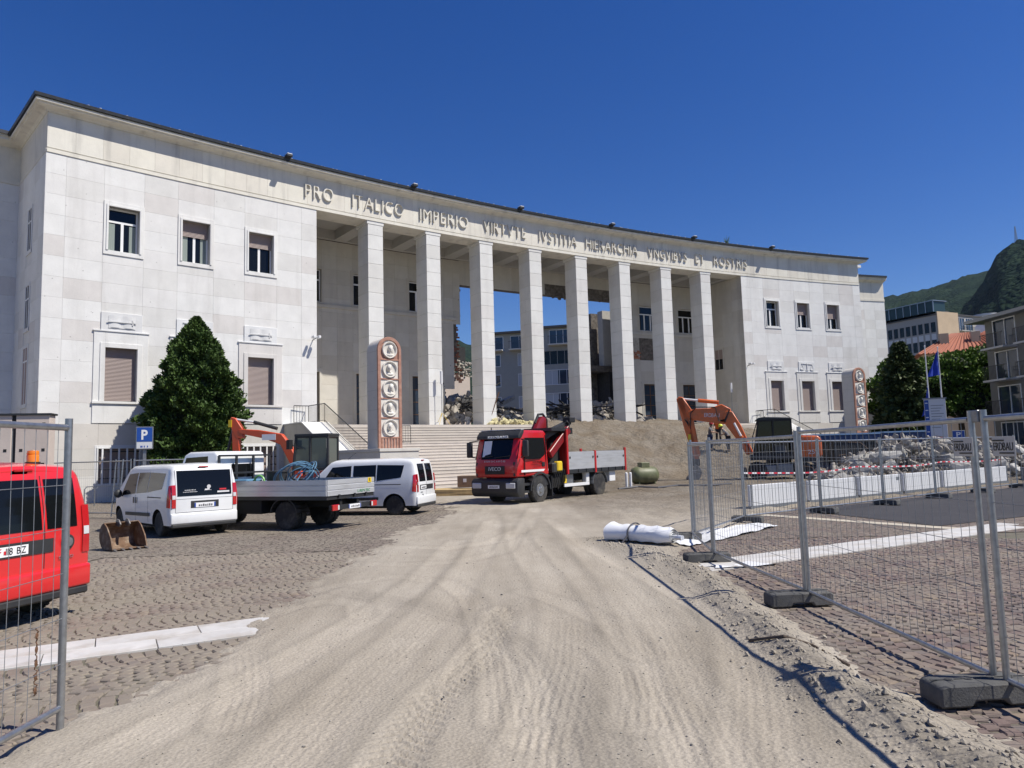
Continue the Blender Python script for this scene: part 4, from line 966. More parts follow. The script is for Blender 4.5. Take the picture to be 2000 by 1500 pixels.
def railing(name, label, pts, group='dark stair railings'):
    root = empty(name, pts[0], 0, label, 'railing', group)
    hr = MB(); L = [Vector(p) for p in pts]
    hr.tube([p + Vector((0, 0, .98)) for p in L], .025, 8); hr.tube([p + Vector((0, 0, .10)) for p in L], .016, 6)
    hr.build('handrail', MATS['rail_metal'], root, True, smooth=True)
    bl = MB()
    for a, b in zip(L[:-1], L[1:]):
        n = max(2, int((b - a).length / .14))
        for i in range(n + 1):
            q = a.lerp(b, i / n); bl.cyl(q + Vector((0, 0, .0 if i in (0, n) else .1)), q + Vector((0, 0, .98)), .018 if i in (0, n) else .008, n=6)
    bl.build('balusters', MATS['rail_metal'], root, True); return root
for sg in (-1, 1):
    ck_ = MB(); s0, s1 = sg * 19.4, sg * 17.95
    side = [(-.0, 0), (-.0, 3.5), (2.3, 3.5), (8.2, .62), (8.2, 0)]
    vs = [A(s0, RR - d, z) for d, z in side] + [A(s1, RR - d, z) for d, z in side]; n = 5
    cw = empty('stair_cheek_wall', A(sg * 18.7, RR - 4, 0), RZ(sg * 18.7), ('sloping cheek wall with white coping left of the stairs beside the parked vehicles' if sg < 0 else 'sloping cheek wall right of the stairs behind the orange excavator'), 'wall', 'stair cheek walls')
    ck_.add(vs, [tuple(range(n)), tuple(reversed(range(n, 2 * n)))] + [(i, n + i, n + (i + 1) % n, (i + 1) % n) for i in range(n)]).build('wall', MATS['stone_plinth'], cw, True, fixn=True)
    for k in range(4):
        t0, t1 = k / 4, (k + 1) / 4; f = lambda t: (2.3 + 5.9 * t, 3.5 - 2.88 * t)
        (d0, z0), (d1, z1) = f(t0 + .004), f(t1 - .004)
        for a_, b_, m in ((19.44, 18.35, 'stone_white'), (18.33, 17.93, 'stone_plinth')):
            p = [A(sg * a_, RR - d0, z0 + .004), A(sg * b_, RR - d0, z0 + .004), A(sg * b_, RR - d1, z1 + .004), A(sg * a_, RR - d1, z1 + .004)]
            MB().hexa(p + [q + Vector((0, 0, .07)) for q in p]).build('coping_slab', MATS[m], cw, True, fixn=True, bev=.008)
    p = [A(sg * 19.44, RR + .0, 3.504), A(sg * 17.93, RR + .0, 3.504), A(sg * 17.93, RR - 2.28, 3.504), A(sg * 19.44, RR - 2.28, 3.504)]
    MB().hexa(p + [q + Vector((0, 0, .06)) for q in p]).build('coping_slab', MATS['stone_white'], cw, True, fixn=True, bev=.008)
    railing('stair_railing', 'dark metal railing down the stairs ' + ('left of the portico' if sg < 0 else 'right of the portico'), [A(sg * 18.9, RR - .15, 3.56), A(sg * 18.1, RR - .2, 3.56), A(sg * 18.1, RR - 2.2, 3.56), A(sg * 18.1, RR - 7.9, .85)])
railing('stair_railing', 'short dark railing beside the near stele on the stairs', [A(-14.25, RR - 3.1, 2.35), A(-13.55, RR - 3.3, 2.35)])
# camera, lamp posts
def cctv(s, sg, label):
    r = empty('security_camera', A(s, RR - .1, 8.2), RZ(s), label, 'camera', 'security cameras on the portico corners')
    MB().cyl((0, .1, 0), (0, -.35, .05), .03, n=8).build('arm', MATS['galv_dull'], r)
    for x, y in ((-.15, -.35), (.12, -.4)):
        MB().box(x - .07, x + .07, y - .16, y + .16, .02, .17).build('housing', MATS['lamp_white'], r, bev=.02)
cctv(-17.75, -1, 'white security camera on the left portico corner'); cctv(17.7, 1, 'white security camera on the right portico corner')
def stand_lamp(q, h, label):
    r = empty('stand_lamp', q, .3, label, 'lamp', 'tubular lamps on stands')
    MB().cyl((0, 0, .5), (0, 0, h - .75), .02, n=8).build('pole', MATS['galv_dull'], r)
    MB().cyl((0, 0, h - .75), (0, 0, h), .085, n=16).cyl((0, 0, h), (0, 0, h + .03), .09, n=16).build('tube_lamp', MATS['lamp_white'], r, smooth=True)
    tp = MB()
    for k in range(3): t = k * 2.09; tp.cyl((0, 0, .75), (.5 * math.cos(t), .5 * math.sin(t), 0), .012, n=6)
    tp.build('tripod', MATS['yellow_paint'], r); return r
stand_lamp(A(-9.7, RR - .35, ZP), 3.25, 'white tube lamp on tripod standing before the second column')
stand_lamp(A(16.4, RR + .6, ZP), 3.3, 'white tube lamp on stand beside the right portico wall')
# ---------------------------------------------------------------- rubble
mat('rubble', (.30, .275, .24), .95, noise=.4, nscale=4, bump=.5, bscale=20, dirt=(.24, .22, .19), rnd=.25)
mat('rubble_white', (.50, .48, .44), .95, noise=.2, nscale=4, bump=.4, rnd=.2)
mat('charred', (.03, .03, .032), .8, noise=.4, nscale=6, rnd=.3)
mat('insulation', (.48, .43, .24), .95, noise=.3, nscale=8, bump=.6)
def heap(name, label, cat, pts, n, kmin, kmax, m, hfun, seed):
    rg = random.Random(seed); mb = MB(); cc = [chunk_mesh('c', m, seed * 10 + i) for i in range(6)]
    for i in range(n):
        x, y, z = pts(rg); k = kmin + (kmax - kmin) * rg.random() ** 2.2
        add_chunk(mb, cc[i % 6], (x, y, z), (k * rg.uniform(.7, 1.6), k * rg.uniform(.6, 1.2), k * rg.uniform(.3, .9)), (rg.random() * 6, rg.random() * 6, rg.random() * 6))
    return tag(mb.build(name, MATS[m]), label, cat, kind='stuff')
def hp(s): return 2.5 * math.exp(-((s + 4.6) / 2.4) ** 2) + 1.6 * math.exp(-((s - .3) / 1.6) ** 2) + 1.6 * math.exp(-((s - 3.2) / 1.5) ** 2) + 2.1 * math.exp(-((s - 7.2) / 1.7) ** 2) + .5 * math.exp(-((s - 10.6) / 1.6) ** 2)
def port_pt(rg):
    s = rg.uniform(-7, 11.5); d = rg.uniform(1.6, 8); h = hp(s) * (math.sin(min(1, (d - 1.2) / 3.2) * 1.57)); q = A(s, RR + d, ZP + max(0, h) * rg.uniform(.55, 1)); return q.x, q.y, q.z
heap('rubble_heap', 'grey demolition rubble piled up behind the columns', 'rubble', port_pt, 2200, .06, .45, 'rubble', None, 3)
heap('pale_rubble', 'pale broken stone lumps strewn over the heap behind the columns', 'rubble', port_pt, 520, .05, .26, 'rubble_white', None, 4)
def front_pt(rg):
    s = rg.uniform(-6.6, 4); q = A(s, RR + rg.uniform(-.5, 1.5), ZP + rg.uniform(0, .16)); return q.x, q.y, q.z
heap('insulation_scraps', 'yellowish insulation scraps on the top step', 'scraps', lambda rg: tuple(A(rg.gauss(-3.6, 1.1), RR + rg.uniform(-.5, .8), ZP + rg.uniform(0, .22))), 90, .1, .4, 'insulation', None, 6)
rg = random.Random(11)
tb_mesh = [MB().box(-l / 2, l / 2, -.06, .06, -.04, .04).mesh('charred_beam', MATS['charred'], bev=.01) for l in (1.2, 1.9, 2.6)]
cnt = 0
for i in range(80):
    s = rg.choice((rg.gauss(-4.6, 1.0), rg.gauss(.4, 1.1), rg.gauss(7.0, 1.0), rg.gauss(3.0, .8))); d = rg.uniform(1.6, 3.4)
    o = inst('charred_beam', tb_mesh[i % 3], None, False, A(s, RR + d, ZP + hp(s) * rg.uniform(.55, 1.0) + .1)); o.rotation_euler = (rg.uniform(-.5, .5), rg.uniform(-.55, .55), RZ(s) + rg.uniform(-.7, .7))
    tag(o, 'charred dark beam lying in the rubble behind the columns', 'beam', 'charred beams in the portico rubble')
sheet = MB()
for j in range(5):
    pass
rows = []
for j in range(9):
    rows.append([tuple(A(-6.2 + 2.6 * i / 12, RR + 2.2 + .22 * j, ZP + .75 + .9 * math.sin(min(1.5, .2 * j)) + .16 * rg.uniform(-1, 1) + .5 * math.sin(i / 12 * 3))) for i in range(13)])
tag(MB().grid(rows).build('tarpaulin', MATS['charred']), 'crumpled black roofing felt on top of the rubble by the third column', 'roofing felt')
def plank(a, b, w, t, name, m, label, cat): return tag(MB().bar(a, b, w, t).build(name, MATS[m], bev=.01), label, cat)
plank(A(-6.05, RR + .15, ZP), A(-5.25, RR - .02, ZP + 2.15), .16, .05, 'leaning_plank', 'wood_door', 'brown plank leaning against the third column', 'plank')
plank(A(10.0, RR - 1.0, ZP + .1), A(12.6, RR - 5.5, 2.3), .5, .28, 'fallen_beam', 'dark_masonry', 'long dark beam lying down the earth ramp beside the stairs', 'beam')
plank(A(-1.4, RR + 7, ZP + 1.7), A(.9, RR + 8.2, ZP + 2.55), .5, .3, 'broken_beam', 'rubble', 'broken concrete beam jutting from the rubble between the columns', 'beam')
# remains of inner walls behind the portico
rw = empty('ruined_wall', A(-2, RR + 12.5, 0), RZ(-2), 'torn rubble-stone wall stump behind the third column', 'wall')
st_ = MB(); rg = random.Random(21); cc = [chunk_mesh('c', 'rough_stone', 300 + i) for i in range(5)]; q0, q1 = -4.6, -.4
MB().hexa([A(q0, RR + 12.5, ZP), A(q1, RR + 12.5, ZP), A(q1, RR + 13.1, ZP), A(q0, RR + 13.1, ZP), A(q0, RR + 12.5, 8.8), A(q1, RR + 12.5, 8.1), A(q1, RR + 13.1, 8.1), A(q0, RR + 13.1, 8.8)]).build('plaster', MATS['stone_pink'], rw, True, fixn=True)
for i in range(300):
    s = rg.uniform(q0, q1 + .2); z = rg.uniform(8.1, 10.1 - .2 * (s + 4.2)); k = rg.uniform(.09, .2)
    add_chunk(st_, cc[i % 5], A(s, RR + 12.5 + rg.uniform(0, .5), z), (k * 1.4, k, k * .8), (rg.uniform(-.3, .3), rg.uniform(-.3, .3), rg.random() * 3))
st_.build('stones', MATS['rough_stone'], rw, True)['kind'] = 'stuff'
MB().hexa([A(q0, RR + 13.2, 9.8), A(q1, RR + 13.2, 9.5), A(q1, RR + 13.7, 9.5), A(q0, RR + 13.7, 9.8), A(q0, RR + 13.2, 11.1), A(q1, RR + 13.2, 10.7), A(q1, RR + 13.7, 10.7), A(q0, RR + 13.7, 11.1)]).build('roof_edge', MATS['charred'], rw, True, fixn=True)
sw_ = empty('stairwell_ruin', A(10, RR + 9, 0), RZ(10), 'dark gutted stairwell with barred tall window behind the fifth gap between columns', 'ruin')
def sth(s, z): return 7.9 < s < 9.0 and (z > 9.6 or 4.2 < z < 7.6)
wall_grid(uniq([7.6, 7.9, 9.0, 9.7, 12.4]), uniq([ZP, 4.2, 7.6, 9.6, 13.0, 13.6]), sth, RR + 9, RR + 9.5).build('wall', MATS['dark_masonry'], sw_, True)
for a_, b_ in ((9.6, 13.0), (4.2, 7.6)):
    for k in range(5): arc_box(MB(), 7.9, 9.0, RR + 9.1, RR + 9.16, a_ + .3 + k * .66, a_ + .37 + k * .66).build('window_bar', MATS['black'], sw_, True)
arc_box(MB(), 7.6, 12.4, RR + 7.2, RR + 9, 8.3, 8.8).build('landing', MATS['dark_masonry'], sw_, True)
arc_box(MB(), 9.4, 12.4, RR + 7.2, RR + 9, ZP, 8.3).build('inner_wall', MATS['charred'], sw_, True)
arc_box(MB(), 9.2, 10.2, RR + 7.6, RR + 8.3, 8.8, 13.6).build('pier', MATS['plaster_grey'], sw_, True)
# ---------------------------------------------------------------- trees
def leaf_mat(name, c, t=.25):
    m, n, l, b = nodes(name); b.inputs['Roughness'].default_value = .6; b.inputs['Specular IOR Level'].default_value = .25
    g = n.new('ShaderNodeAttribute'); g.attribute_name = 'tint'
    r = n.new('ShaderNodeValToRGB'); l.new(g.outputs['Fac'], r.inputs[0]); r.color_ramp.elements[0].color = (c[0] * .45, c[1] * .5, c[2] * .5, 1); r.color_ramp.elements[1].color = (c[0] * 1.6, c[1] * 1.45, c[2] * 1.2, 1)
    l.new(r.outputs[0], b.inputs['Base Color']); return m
leaf_mat('leaf_thuja', (.045, .085, .022)); leaf_mat('leaf_conifer', (.04, .062, .022)); leaf_mat('leaf_pine', (.075, .135, .025)); leaf_mat('leaf_light', (.08, .13, .03))
mat('bark', (.10, .075, .055), .9, noise=.3, bump=.6)
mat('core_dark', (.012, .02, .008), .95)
def foliage(name, m, C, Nn, S, T, parent, droop=0.0, aspect=1.6):
    """one quad-pair leaf spray per centre: C centres, Nn outward normals, S sizes, T tints"""
    n = len(C); rg = np.random.default_rng(n)
    rnd = rg.normal(size=(n, 3)); up = Nn + rg.normal(size=(n, 3)) * .55; up /= np.linalg.norm(up, axis=1)[:, None]
    sd = np.cross(up, rnd); sd /= np.linalg.norm(sd, axis=1)[:, None] + 1e-9; th_ = np.cross(sd, up)
    up[:, 2] -= droop
    s = S[:, None]
    p0 = C - sd * s * .5; p1 = C + sd * s * .5; p2 = C + up * s * aspect * .55 + sd * s * .42 + th_ * s * .12; p3 = C + up * s * aspect * .55 - sd * s * .42 + th_ * s * .12; p4 = C + up * s * aspect - th_ * s * .1
    V = np.stack([p0, p1, p2, p3, p4], 1).reshape(-1, 3); b = np.arange(n)[:, None] * 5
    F = [tuple(q) for q in (b + np.array([0, 1, 2, 3])).tolist()] + [tuple(q) for q in (b + np.array([3, 2, 4])).tolist()]
    me = bpy.data.meshes.new(name); me.from_pydata(V.tolist(), [], F); me.materials.append(MATS[m])
    a = me.attributes.new('tint', 'FLOAT', 'FACE'); a.data.foreach_set('value', np.concatenate([T, T]).astype(np.float32))
    return inst(name, me, parent)
def trunk(root, h, r, limbs, crown_r, z0, m='bark'):
    rg = random.Random(int(h * 100)); mb = MB(); mb.tube([(0, 0, -.1), (.05, .03, h * .35), (-.04, .05, h * .7), (0, 0, h)], [r, r * .8, r * .5, r * .1], 10)
    for k in range(limbs):
        a = k * 2.4; z = z0 + (h * .9 - z0) * k / limbs; l = crown_r * .75 * (1 - .5 * k / limbs)
        mb.tube([(0, 0, z), (l * .5 * math.cos(a), l * .5 * math.sin(a), z + l * .2), (l * math.cos(a), l * math.sin(a), z + l * .3)], [r * .4, r * .25, r * .06], 6)
    mb.build('trunk', MATS[m], root, smooth=True)
def tree_cone(name, label, loc, H, prof, n, m, size, clump=60, seed=1, z0=.3, droop=0, tilt=0):
    """conifer: prof(t) gives the radius at height share t"""
    root = empty(name, loc, 0, label, 'tree'); rg = np.random.default_rng(seed)
    trunk(root, H * .93, H * .022, 26, prof(.3), H * .1)
    cl_t = rg.random(clump) ** 1.15; cl_a = rg.random(clump) * 6.283; cl = []
    k = rg.integers(0, clump, n); t = np.clip(cl_t[k] + rg.normal(size=n) * .035, 0, 1); a = cl_a[k] + rg.normal(size=n) * (.16 + .25 * t)
    half = n // 3; t[:half] = rg.random(half) ** 1.1; a[:half] = rg.random(half) * 6.283
    lump = .16 * np.sin(a * 4 + t * 13) + .11 * np.sin(a * 9 - t * 31) + .09 * np.sin(t * 60 + a * 2) + .08 * np.sin(a * 14 + t * 47)
    pr = np.array([prof(q) for q in t]); r = pr * (np.where(np.arange(n) < half, .90, 1.0) + lump) * (1 - .30 * rg.random(n) ** 2)
    C = np.stack([r * np.cos(a) + tilt * t, r * np.sin(a), z0 + t * (H - z0)], -1); N = np.stack([np.cos(a) * .8, np.sin(a) * .8, .55 + 0 * a], -1); N /= np.linalg.norm(N, axis=1)[:, None]
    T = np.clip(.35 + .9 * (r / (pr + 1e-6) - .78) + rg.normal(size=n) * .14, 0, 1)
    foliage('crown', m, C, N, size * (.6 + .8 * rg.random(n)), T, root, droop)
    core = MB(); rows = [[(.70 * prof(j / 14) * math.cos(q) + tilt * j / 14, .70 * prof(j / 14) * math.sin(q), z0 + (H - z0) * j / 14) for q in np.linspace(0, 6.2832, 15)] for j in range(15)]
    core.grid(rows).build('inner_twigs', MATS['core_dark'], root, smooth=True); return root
def thuja_prof(t): return 1.86 * float(np.interp(t, [0, .1, .3, .5, .65, .8, .92, 1], [.80, .95, 1.0, .95, .80, .56, .27, .03]))
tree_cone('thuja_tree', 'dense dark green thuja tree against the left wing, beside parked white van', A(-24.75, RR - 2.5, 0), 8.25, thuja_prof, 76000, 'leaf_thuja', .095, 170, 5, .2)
# ================================================================ vehicles (local frame: x forward, y left, z up)
def wheel(parent, x, y, r, wd, side, rim='alloy', dish=.05, spokes=6, rr=.62):
    """tyre with rim; side = +1 left, -1 right"""
    ty = MB(); w2 = wd / 2
    ty.lathe([(r * rr, -w2 * .85), (r * .86, -w2), (r * .965, -w2 * .86), (r, -w2 * .6), (r, w2 * .6), (r * .965, w2 * .86), (r * .86, w2), (r * rr, w2 * .85)], axis='y', n=28)
    for k in range(28):   # tread blocks
        t = 2 * math.pi * k / 28; c, s = math.cos(t), math.sin(t)
        for yy in (-w2 * .45, w2 * .45):
            ty.bar((r * 1.002 * c, yy - w2 * .3, r * 1.002 * s), (r * 1.002 * c, yy + w2 * .3, r * 1.002 * s), r * .12, r * .03, up=(c, 0, s))
    o = ty.build('wheel', MATS['rubber'], parent, smooth=True, fixn=True, ang=40); o.location = (x, y, r)
    rm = MB(); yo = side * w2 * .72; yi = yo - side * dish
    rm.lathe([(r * rr, yo), (r * rr * .92, yo), (r * rr * .86, yi), (r * .2, yi - side * .005), (r * .17, yi + side * .03), (0.001, yi + side * .03)], axis='y', n=24)
    for k in range(spokes):
        t = 2 * math.pi * k / spokes; c, s = math.cos(t), math.sin(t)
        rm.bar((r * .16 * c, yi + side * .012, r * .16 * s), (r * rr * .9 * c, yo - side * .006, r * rr * .9 * s), r * .13, .02, up=(0, 1, 0))
    q = rm.build('rim', MATS[rim], o, smooth=True, fixn=True); return o
def smudge(parent, m, x, y, z, w_, h_, n=6, sx=-1):
    """print too blurred to read: a row of short bars"""
    rg_ = random.Random(int(abs(w_ * 991) + abs(z * 77))); mb = MB(); u = -w_ / 2
    while u < w_ / 2 - .01:
        l_ = w_ / n * rg_.uniform(.4, .8); mb.box(x - .001, x + .001, y + u, y + min(u + l_, w_ / 2), z, z + h_ * rg_.uniform(.7, 1)); u += l_ + w_ / n * .3
    return mb.build('print', MATS[m], parent)
def van(name, label, paint, rear, loc, rz, k, maxi=0.0, group='small vans'):
    root = empty(name, loc, rz, label, 'van', group); root.scale = (k, k, k)
    Lg = 4.39 + maxi; wbx = (.80, .80 + 2.755 + maxi); RW = .315; RA = .40
    def top(x):
        f = Lg - x
        return float(np.interp(x, [0, .05, .2, .6, Lg - 1.62, Lg - 1.45, Lg - .78, Lg - .62, Lg - .2, Lg - .06, Lg], [1.74, 1.79, 1.82, 1.845, 1.83, 1.78, 1.18, 1.10, .93, .82, .66]))
    def hwid(x, z):
        w_ = .905 - (.135 * max(0, (z - 1.0) / .85) ** 1.4) - .035 * max(0, (.6 - z) / .35) ** 2
        if x < .16: w_ -= .10 * (1 - math.sqrt(max(0, 1 - ((.16 - x) / .16) ** 2)))
        f = Lg - x
        if f < .9: w_ -= .30 * ((.9 - f) / .9) ** 2.6
        return w_
    def xoff(x, z): return .15 * max(0, (z - .98) / .86) ** 1.5 * max(0, 1 - x / .7)
    def zbot(x):
        b = .30
        for wx in wbx:
            d = abs(x - wx)
            if d < RA: b = max(b, RW + math.sqrt(RA * RA - d * d) - .01)
        return b
    xs = uniq([0, .02, .05, .1, .16, .3] + [wx + RA * math.cos(math.pi * i / 12) for wx in wbx for i in range(13)] + [wx + sg * (RA + .001) for wx in wbx for sg in (-1, 1)] + [1.6, 2.1, 2.6, Lg - 1.62, Lg - 1.45, Lg - 1.2, Lg - .95, Lg - .78, Lg - .62, Lg - .4, Lg - .2, Lg - .1, Lg - .04, Lg])
    rings = []
    for x in xs:
        zt, zb_ = top(x), zbot(x); rc = min(.17, (zt - .3) * .3); pts = []
        for i in range(9):
            z = zb_ + (zt - rc - zb_) * i / 8; pts.append((x + xoff(x, z), hwid(x, z), z))
        yc = hwid(x, zt - rc)
        for i in range(1, 5):
            t = math.pi / 2 * i / 4; z = zt - rc + rc * math.sin(t); pts.append((x + xoff(x, z), yc - rc * .9 * (1 - math.cos(t)), z))
        y1 = yc - rc * .9
        for i in range(1, 4): pts.append((x + xoff(x, zt), y1 * (1 - i / 4), zt + .03 * (1 - (1 - i / 4) ** 2)))
        pts.append((x + xoff(x, zt), 0, zt + .03)); rings.append(pts + [(a, -b, c) for a, b, c in reversed(pts[:-1])])
    bd = MB(); bd.grid(rings); n = len(rings[0])
    for ri in (0, -1):   # end caps as strips between the two sides
        r0 = rings[ri]; h = n // 2
        bd.add(r0, [(i, i + 1, n - 2 - i, n - 1 - i) for i in range(h)])
    body = bd.build('body', MATS[paint], root, smooth=True, fixn=True, ang=28)
    def patch(nm, m, pts, side, parent=body, off=.005, nu=8, nv=5):
        """panel following the flank: pts = four (x,z) corners"""
        rows = []
        for j in range(nv + 1):
            v = j / nv; row = []
            for i in range(nu + 1):
                u = i / nu; a = Vector(pts[0]) * (1 - u) + Vector(pts[1]) * u; b = Vector(pts[3]) * (1 - u) + Vector(pts[2]) * u; q = a * (1 - v) + b * v
                row.append((q.x + xoff(q.x, q.y), side * (hwid(q.x, q.y) + off), q.y))
            rows.append(row)
        return MB().grid(rows).build(nm, MATS[m], parent, smooth=True)
    def rear_patch(nm, m, y0, y1, z0, z1, off=.005, parent=body, z0b=None):
        rows = []
        for j in range(7):
            z = z0 + (z1 - z0) * j / 6; row = []
            for i in range(11):
                y = y0 + (y1 - y0) * i / 10; row.append((xoff(0, z) - off - .0, y, z))
            rows.append(row)
        return MB().grid(rows).build(nm, MATS[m], parent)
    for s in (1, -1):
        c0 = Lg - 1.42
        patch('side_window', 'glass_dark', [(c0 - .82, 1.08), (c0 + .30, 1.0), (c0 - .12, 1.60), (c0 - .82, 1.64)], s)
        patch('side_window', 'glass_dark', [(c0 - 1.72, 1.12), (c0 - .90, 1.08), (c0 - .90, 1.64), (c0 - 1.72, 1.65)], s)
        patch('side_window', 'glass_dark', [(.55, 1.22), (c0 - 1.76, 1.12), (c0 - 1.76, 1.65), (.42, 1.62)], s)
        patch('side_rail', 'black', [(.55, .985), (1.55, .985), (1.55, 1.01), (.55, 1.01)], s, nv=1)
        patch('rub_strip', 'plastic_dark', [(1.35, .50), (Lg - 1.5, .47), (Lg - 1.5, .56), (1.35, .59)], s, off=.02, nv=1)
        for dx in (c0 - .78, c0 - .98): patch('door_handle', 'black', [(dx, .82), (dx + .08, .82), (dx + .08, .98), (dx, .98)], s, off=.02, nu=1, nv=1)
        for dx in (c0 - .86, 1.5): patch('door_gap', 'black', [(dx, .34), (dx + .012, .34), (dx + .012, 1.05), (dx, 1.05)], s, off=.002, nu=1)
        patch('tail_light', 'lamp_red', [(.0, .74), (.16, .76), (.10, 1.30), (.0, 1.32)], s, off=.008, nu=4)
        r_ = rear_patch('tail_light', 'lamp_red', s * .735, s * .835, .74, 1.32, off=.012)
        rear_patch('reversing_lamp', 'lamp_clear', s * .745, s * .825, .96, 1.06, off=.018, parent=r_)
        m = MB().sphere((Lg - 1.18, s * 1.02, 1.06), (.07, .11, .12), 10, 8); mo = m.build('mirror', MATS['plastic_dark'], body, smooth=True)
        MB().bar((Lg - 1.2, s * .84, .99), (Lg - 1.2, s * 1.0, 1.02), .06, .05).build('mirror_arm', MATS['plastic_dark'], mo)
        for wx in wbx:
            al = MB()
            for i in range(12):
                t0, t1 = math.pi * i / 12, math.pi * (i + 1) / 12
                P_ = lambda t, r: (wx + r * math.cos(t), RW + r * math.sin(t) - .01)
                (xa, za), (xb, zb2) = P_(t0, RA), P_(t1, RA)
                al.add([(xa, s * .5, za), (xb, s * .5, zb2), (xb, s * hwid(xb, zb2), zb2), (xa, s * hwid(xa, za), za)], [(0, 1, 2, 3)])
            al.build('wheel_arch', MATS['underbody'], body)
            wheel(root, wx, s * .77, RW, .2, s, spokes=5 if 'white' in paint else 7, dish=.03)
    # windscreen and lamps in front
    rows = []
    for j in range(5):
        x = Lg - 1.45 + .66 * j / 4; rows.append([(x + .0, y_ * (.70 + .04 * j / 4), top(x) + .036 - .03 * y_ * y_) for y_ in (-1, -.5, 0, .5, 1)])
    MB().grid(rows).build('windscreen', MATS['glass_dark'], body, smooth=True)
    MB().box(-.035, .14, -.86, .86, .33, .60).build('bumper', MATS[paint], root, bev=.035, seg=3)
    MB().box(-.03, .2, -.83, .83, .24, .335).build('bumper_lip', MATS['plastic_dark'], root, bev=.02)
    MB().box(.2, Lg - .3, -.78, .78, .22, .42).build('underbody', MATS['underbody'], root)
    MB().box(.1, Lg - .9, -.5, .5, .42, .5).build('seat_base', MATS['underbody'], root)
    MB().cyl((Lg - 1.7, 0, 1.86), (Lg - 2.0, 0, 2.08), .006, n=6).build('aerial', MATS['black'], body)
    MB().box(.06 + xoff(0, 1.8) - .09, .06 + xoff(0, 1.8), -.12, .12, 1.755, 1.785).build('brake_lamp', MATS['lamp_red'], body, bev=.008)
    if rear == 'tailgate':
        gl = rear_patch('rear_window', 'glass_dark', -.70, .70, 1.03, 1.68)
        for a_, b_, c_, d_ in ((-.745, -.735, .62, 1.70), (.735, .745, .62, 1.70), (-.735, .735, .615, .625), (-.735, .735, .955, .962)): rear_patch('tailgate_gap', 'seat_grey', a_, b_, c_, d_, off=.003)
        rear_patch('plate_recess', 'plastic_dark', -.36, .36, .72, .90, off=.004)
        p = rear_patch('number_plate', 'plate_white', -.27, .27, .73, .85, off=.012)
        for a_ in (-.27, .235): rear_patch('plate_band', 'blue_print', a_, a_ + .035, .735, .845, off=.015, parent=p)
        smudge(p, 'seat_grey', -.016, 0, .755, .38, .06)
        smudge(gl, 'white_print', xoff(0, 1.18) - .01, .38, 1.17, .28, .02, 7)
        smudge(gl, 'white_print', xoff(0, 1.13) - .01, .38, 1.125, .36, .016, 10)
        # round-headed emblem and stickers on the glass
        em = MB().lathe([(.001, 0), (.05, 0), (.05, .004), (.001, .004)], axis='x', n=18); e = em.build('emblem', MATS['silver_print'], gl); e.location = (xoff(0, 1.2) - .012, -.10, 1.25)
        MB().box(0, .004, -.07, .12, -.12, -.095).box(0, .004, -.02, .04, -.09, -.04).box(0, .004, .02, .1, -.095, -.065).build('emblem_base', MATS['white_print'], gl).location = (xoff(0, 1.2) - .01, -.10, 1.26)
        MB().box(xoff(0, 1.15) - .011, xoff(0, 1.15) - .008, -.56, -.38, 1.15, 1.19).build('sticker', MATS['red_print'], gl)
        MB().box(xoff(0, 1.1) - .011, xoff(0, 1.1) - .008, -.64, -.32, 1.085, 1.125).build('sticker', MATS['white_print'], gl)
    else:
        for a_, b_ in (((-.66, -.24), (-.17, .66)) if rear == 'barn_red' else ((-.62, -.06), (.06, .62))): rear_patch('rear_window', 'glass_dark', a_, b_, 1.07, 1.66)
        dk = rear_patch('handle_panel', 'plastic_dark', -.32 if rear == 'barn_red' else -.60, .55 if rear == 'barn_red' else .60, .80, .96, off=.01)
        rear_patch('door_gap', 'black', -.21 if rear == 'barn_red' else -.005, -.20 if rear == 'barn_red' else .005, .62, 1.7, off=.003)
        p = rear_patch('number_plate', 'plate_white', .02, .47, .82, .93, off=.016) if rear == 'barn_red' else rear_patch('number_plate', 'plate_white', .05, .55, .82, .93, off=.016)
        if rear == 'barn_red':
            text_local('VF', 'red_print', .09, .075, p, (-.02, .40, .84), (R_(90), 0, R_(-90)), ext=.001, gap=.12)
            text_local('118 BZ', 'black_print', .25, .075, p, (-.02, .175, .84), (R_(90), 0, R_(-90)), ext=.001, gap=.12)
            MB().box(-.02, -.017, .30, .325, .845, .885).build('plate_crest', MATS['red_print'], p)
            bd_ = MB().lathe([(.001, 0), (.09, 0), (.09, -.012), (.06, -.02), (.001, -.02)], axis='x', n=24).build('badge', MATS['plastic_dark'], body, fixn=True); bd_.location = (-.005, -.52, .89)
            MB().lathe([(.001, 0), (.055, 0), (.055, -.006), (.001, -.006)], axis='x', n=20).build('badge_face', MATS['alloy'], bd_, fixn=True).location = (-.02, 0, 0)
            b1 = MB().lathe([(.001, 0), (.085, 0), (.085, .03), (.001, .03)], n=20).build('beacon_base', MATS['black'], body); b1.location = (.55, -.50, 1.84)
            MB().lathe([(.07, 0), (.07, .08), (.066, .09), (.07, .10), (.064, .14), (.001, .15)], n=20).build('beacon', MATS['amber'], b1, smooth=True).location = (0, 0, .03)
            text_local('DOBLO', 'alloy', .2, .035, body, (-.012, -.50, .70), (R_(90), 0, R_(-90)), ext=.003)
            MB().bar((.02, .35, 1.09), (.03, -.15, 1.12), .012, .02).build('wiper', MATS['black'], body)
        else:
            text_local('DOBLO', 'alloy', .2, .035, body, (-.012, .46, .70), (R_(90), 0, R_(-90)), ext=.003)
            smudge(p, 'seat_grey', -.02, .30, .845, .38, .055)
            tw = MB().tube([(-.012, .36 + .05 * math.cos(t), .60 + .05 * math.sin(t)) for t in np.linspace(.5, 5.2, 9)], .008, 6).build('fish_emblem', MATS['plastic_dark'], body)
    return root
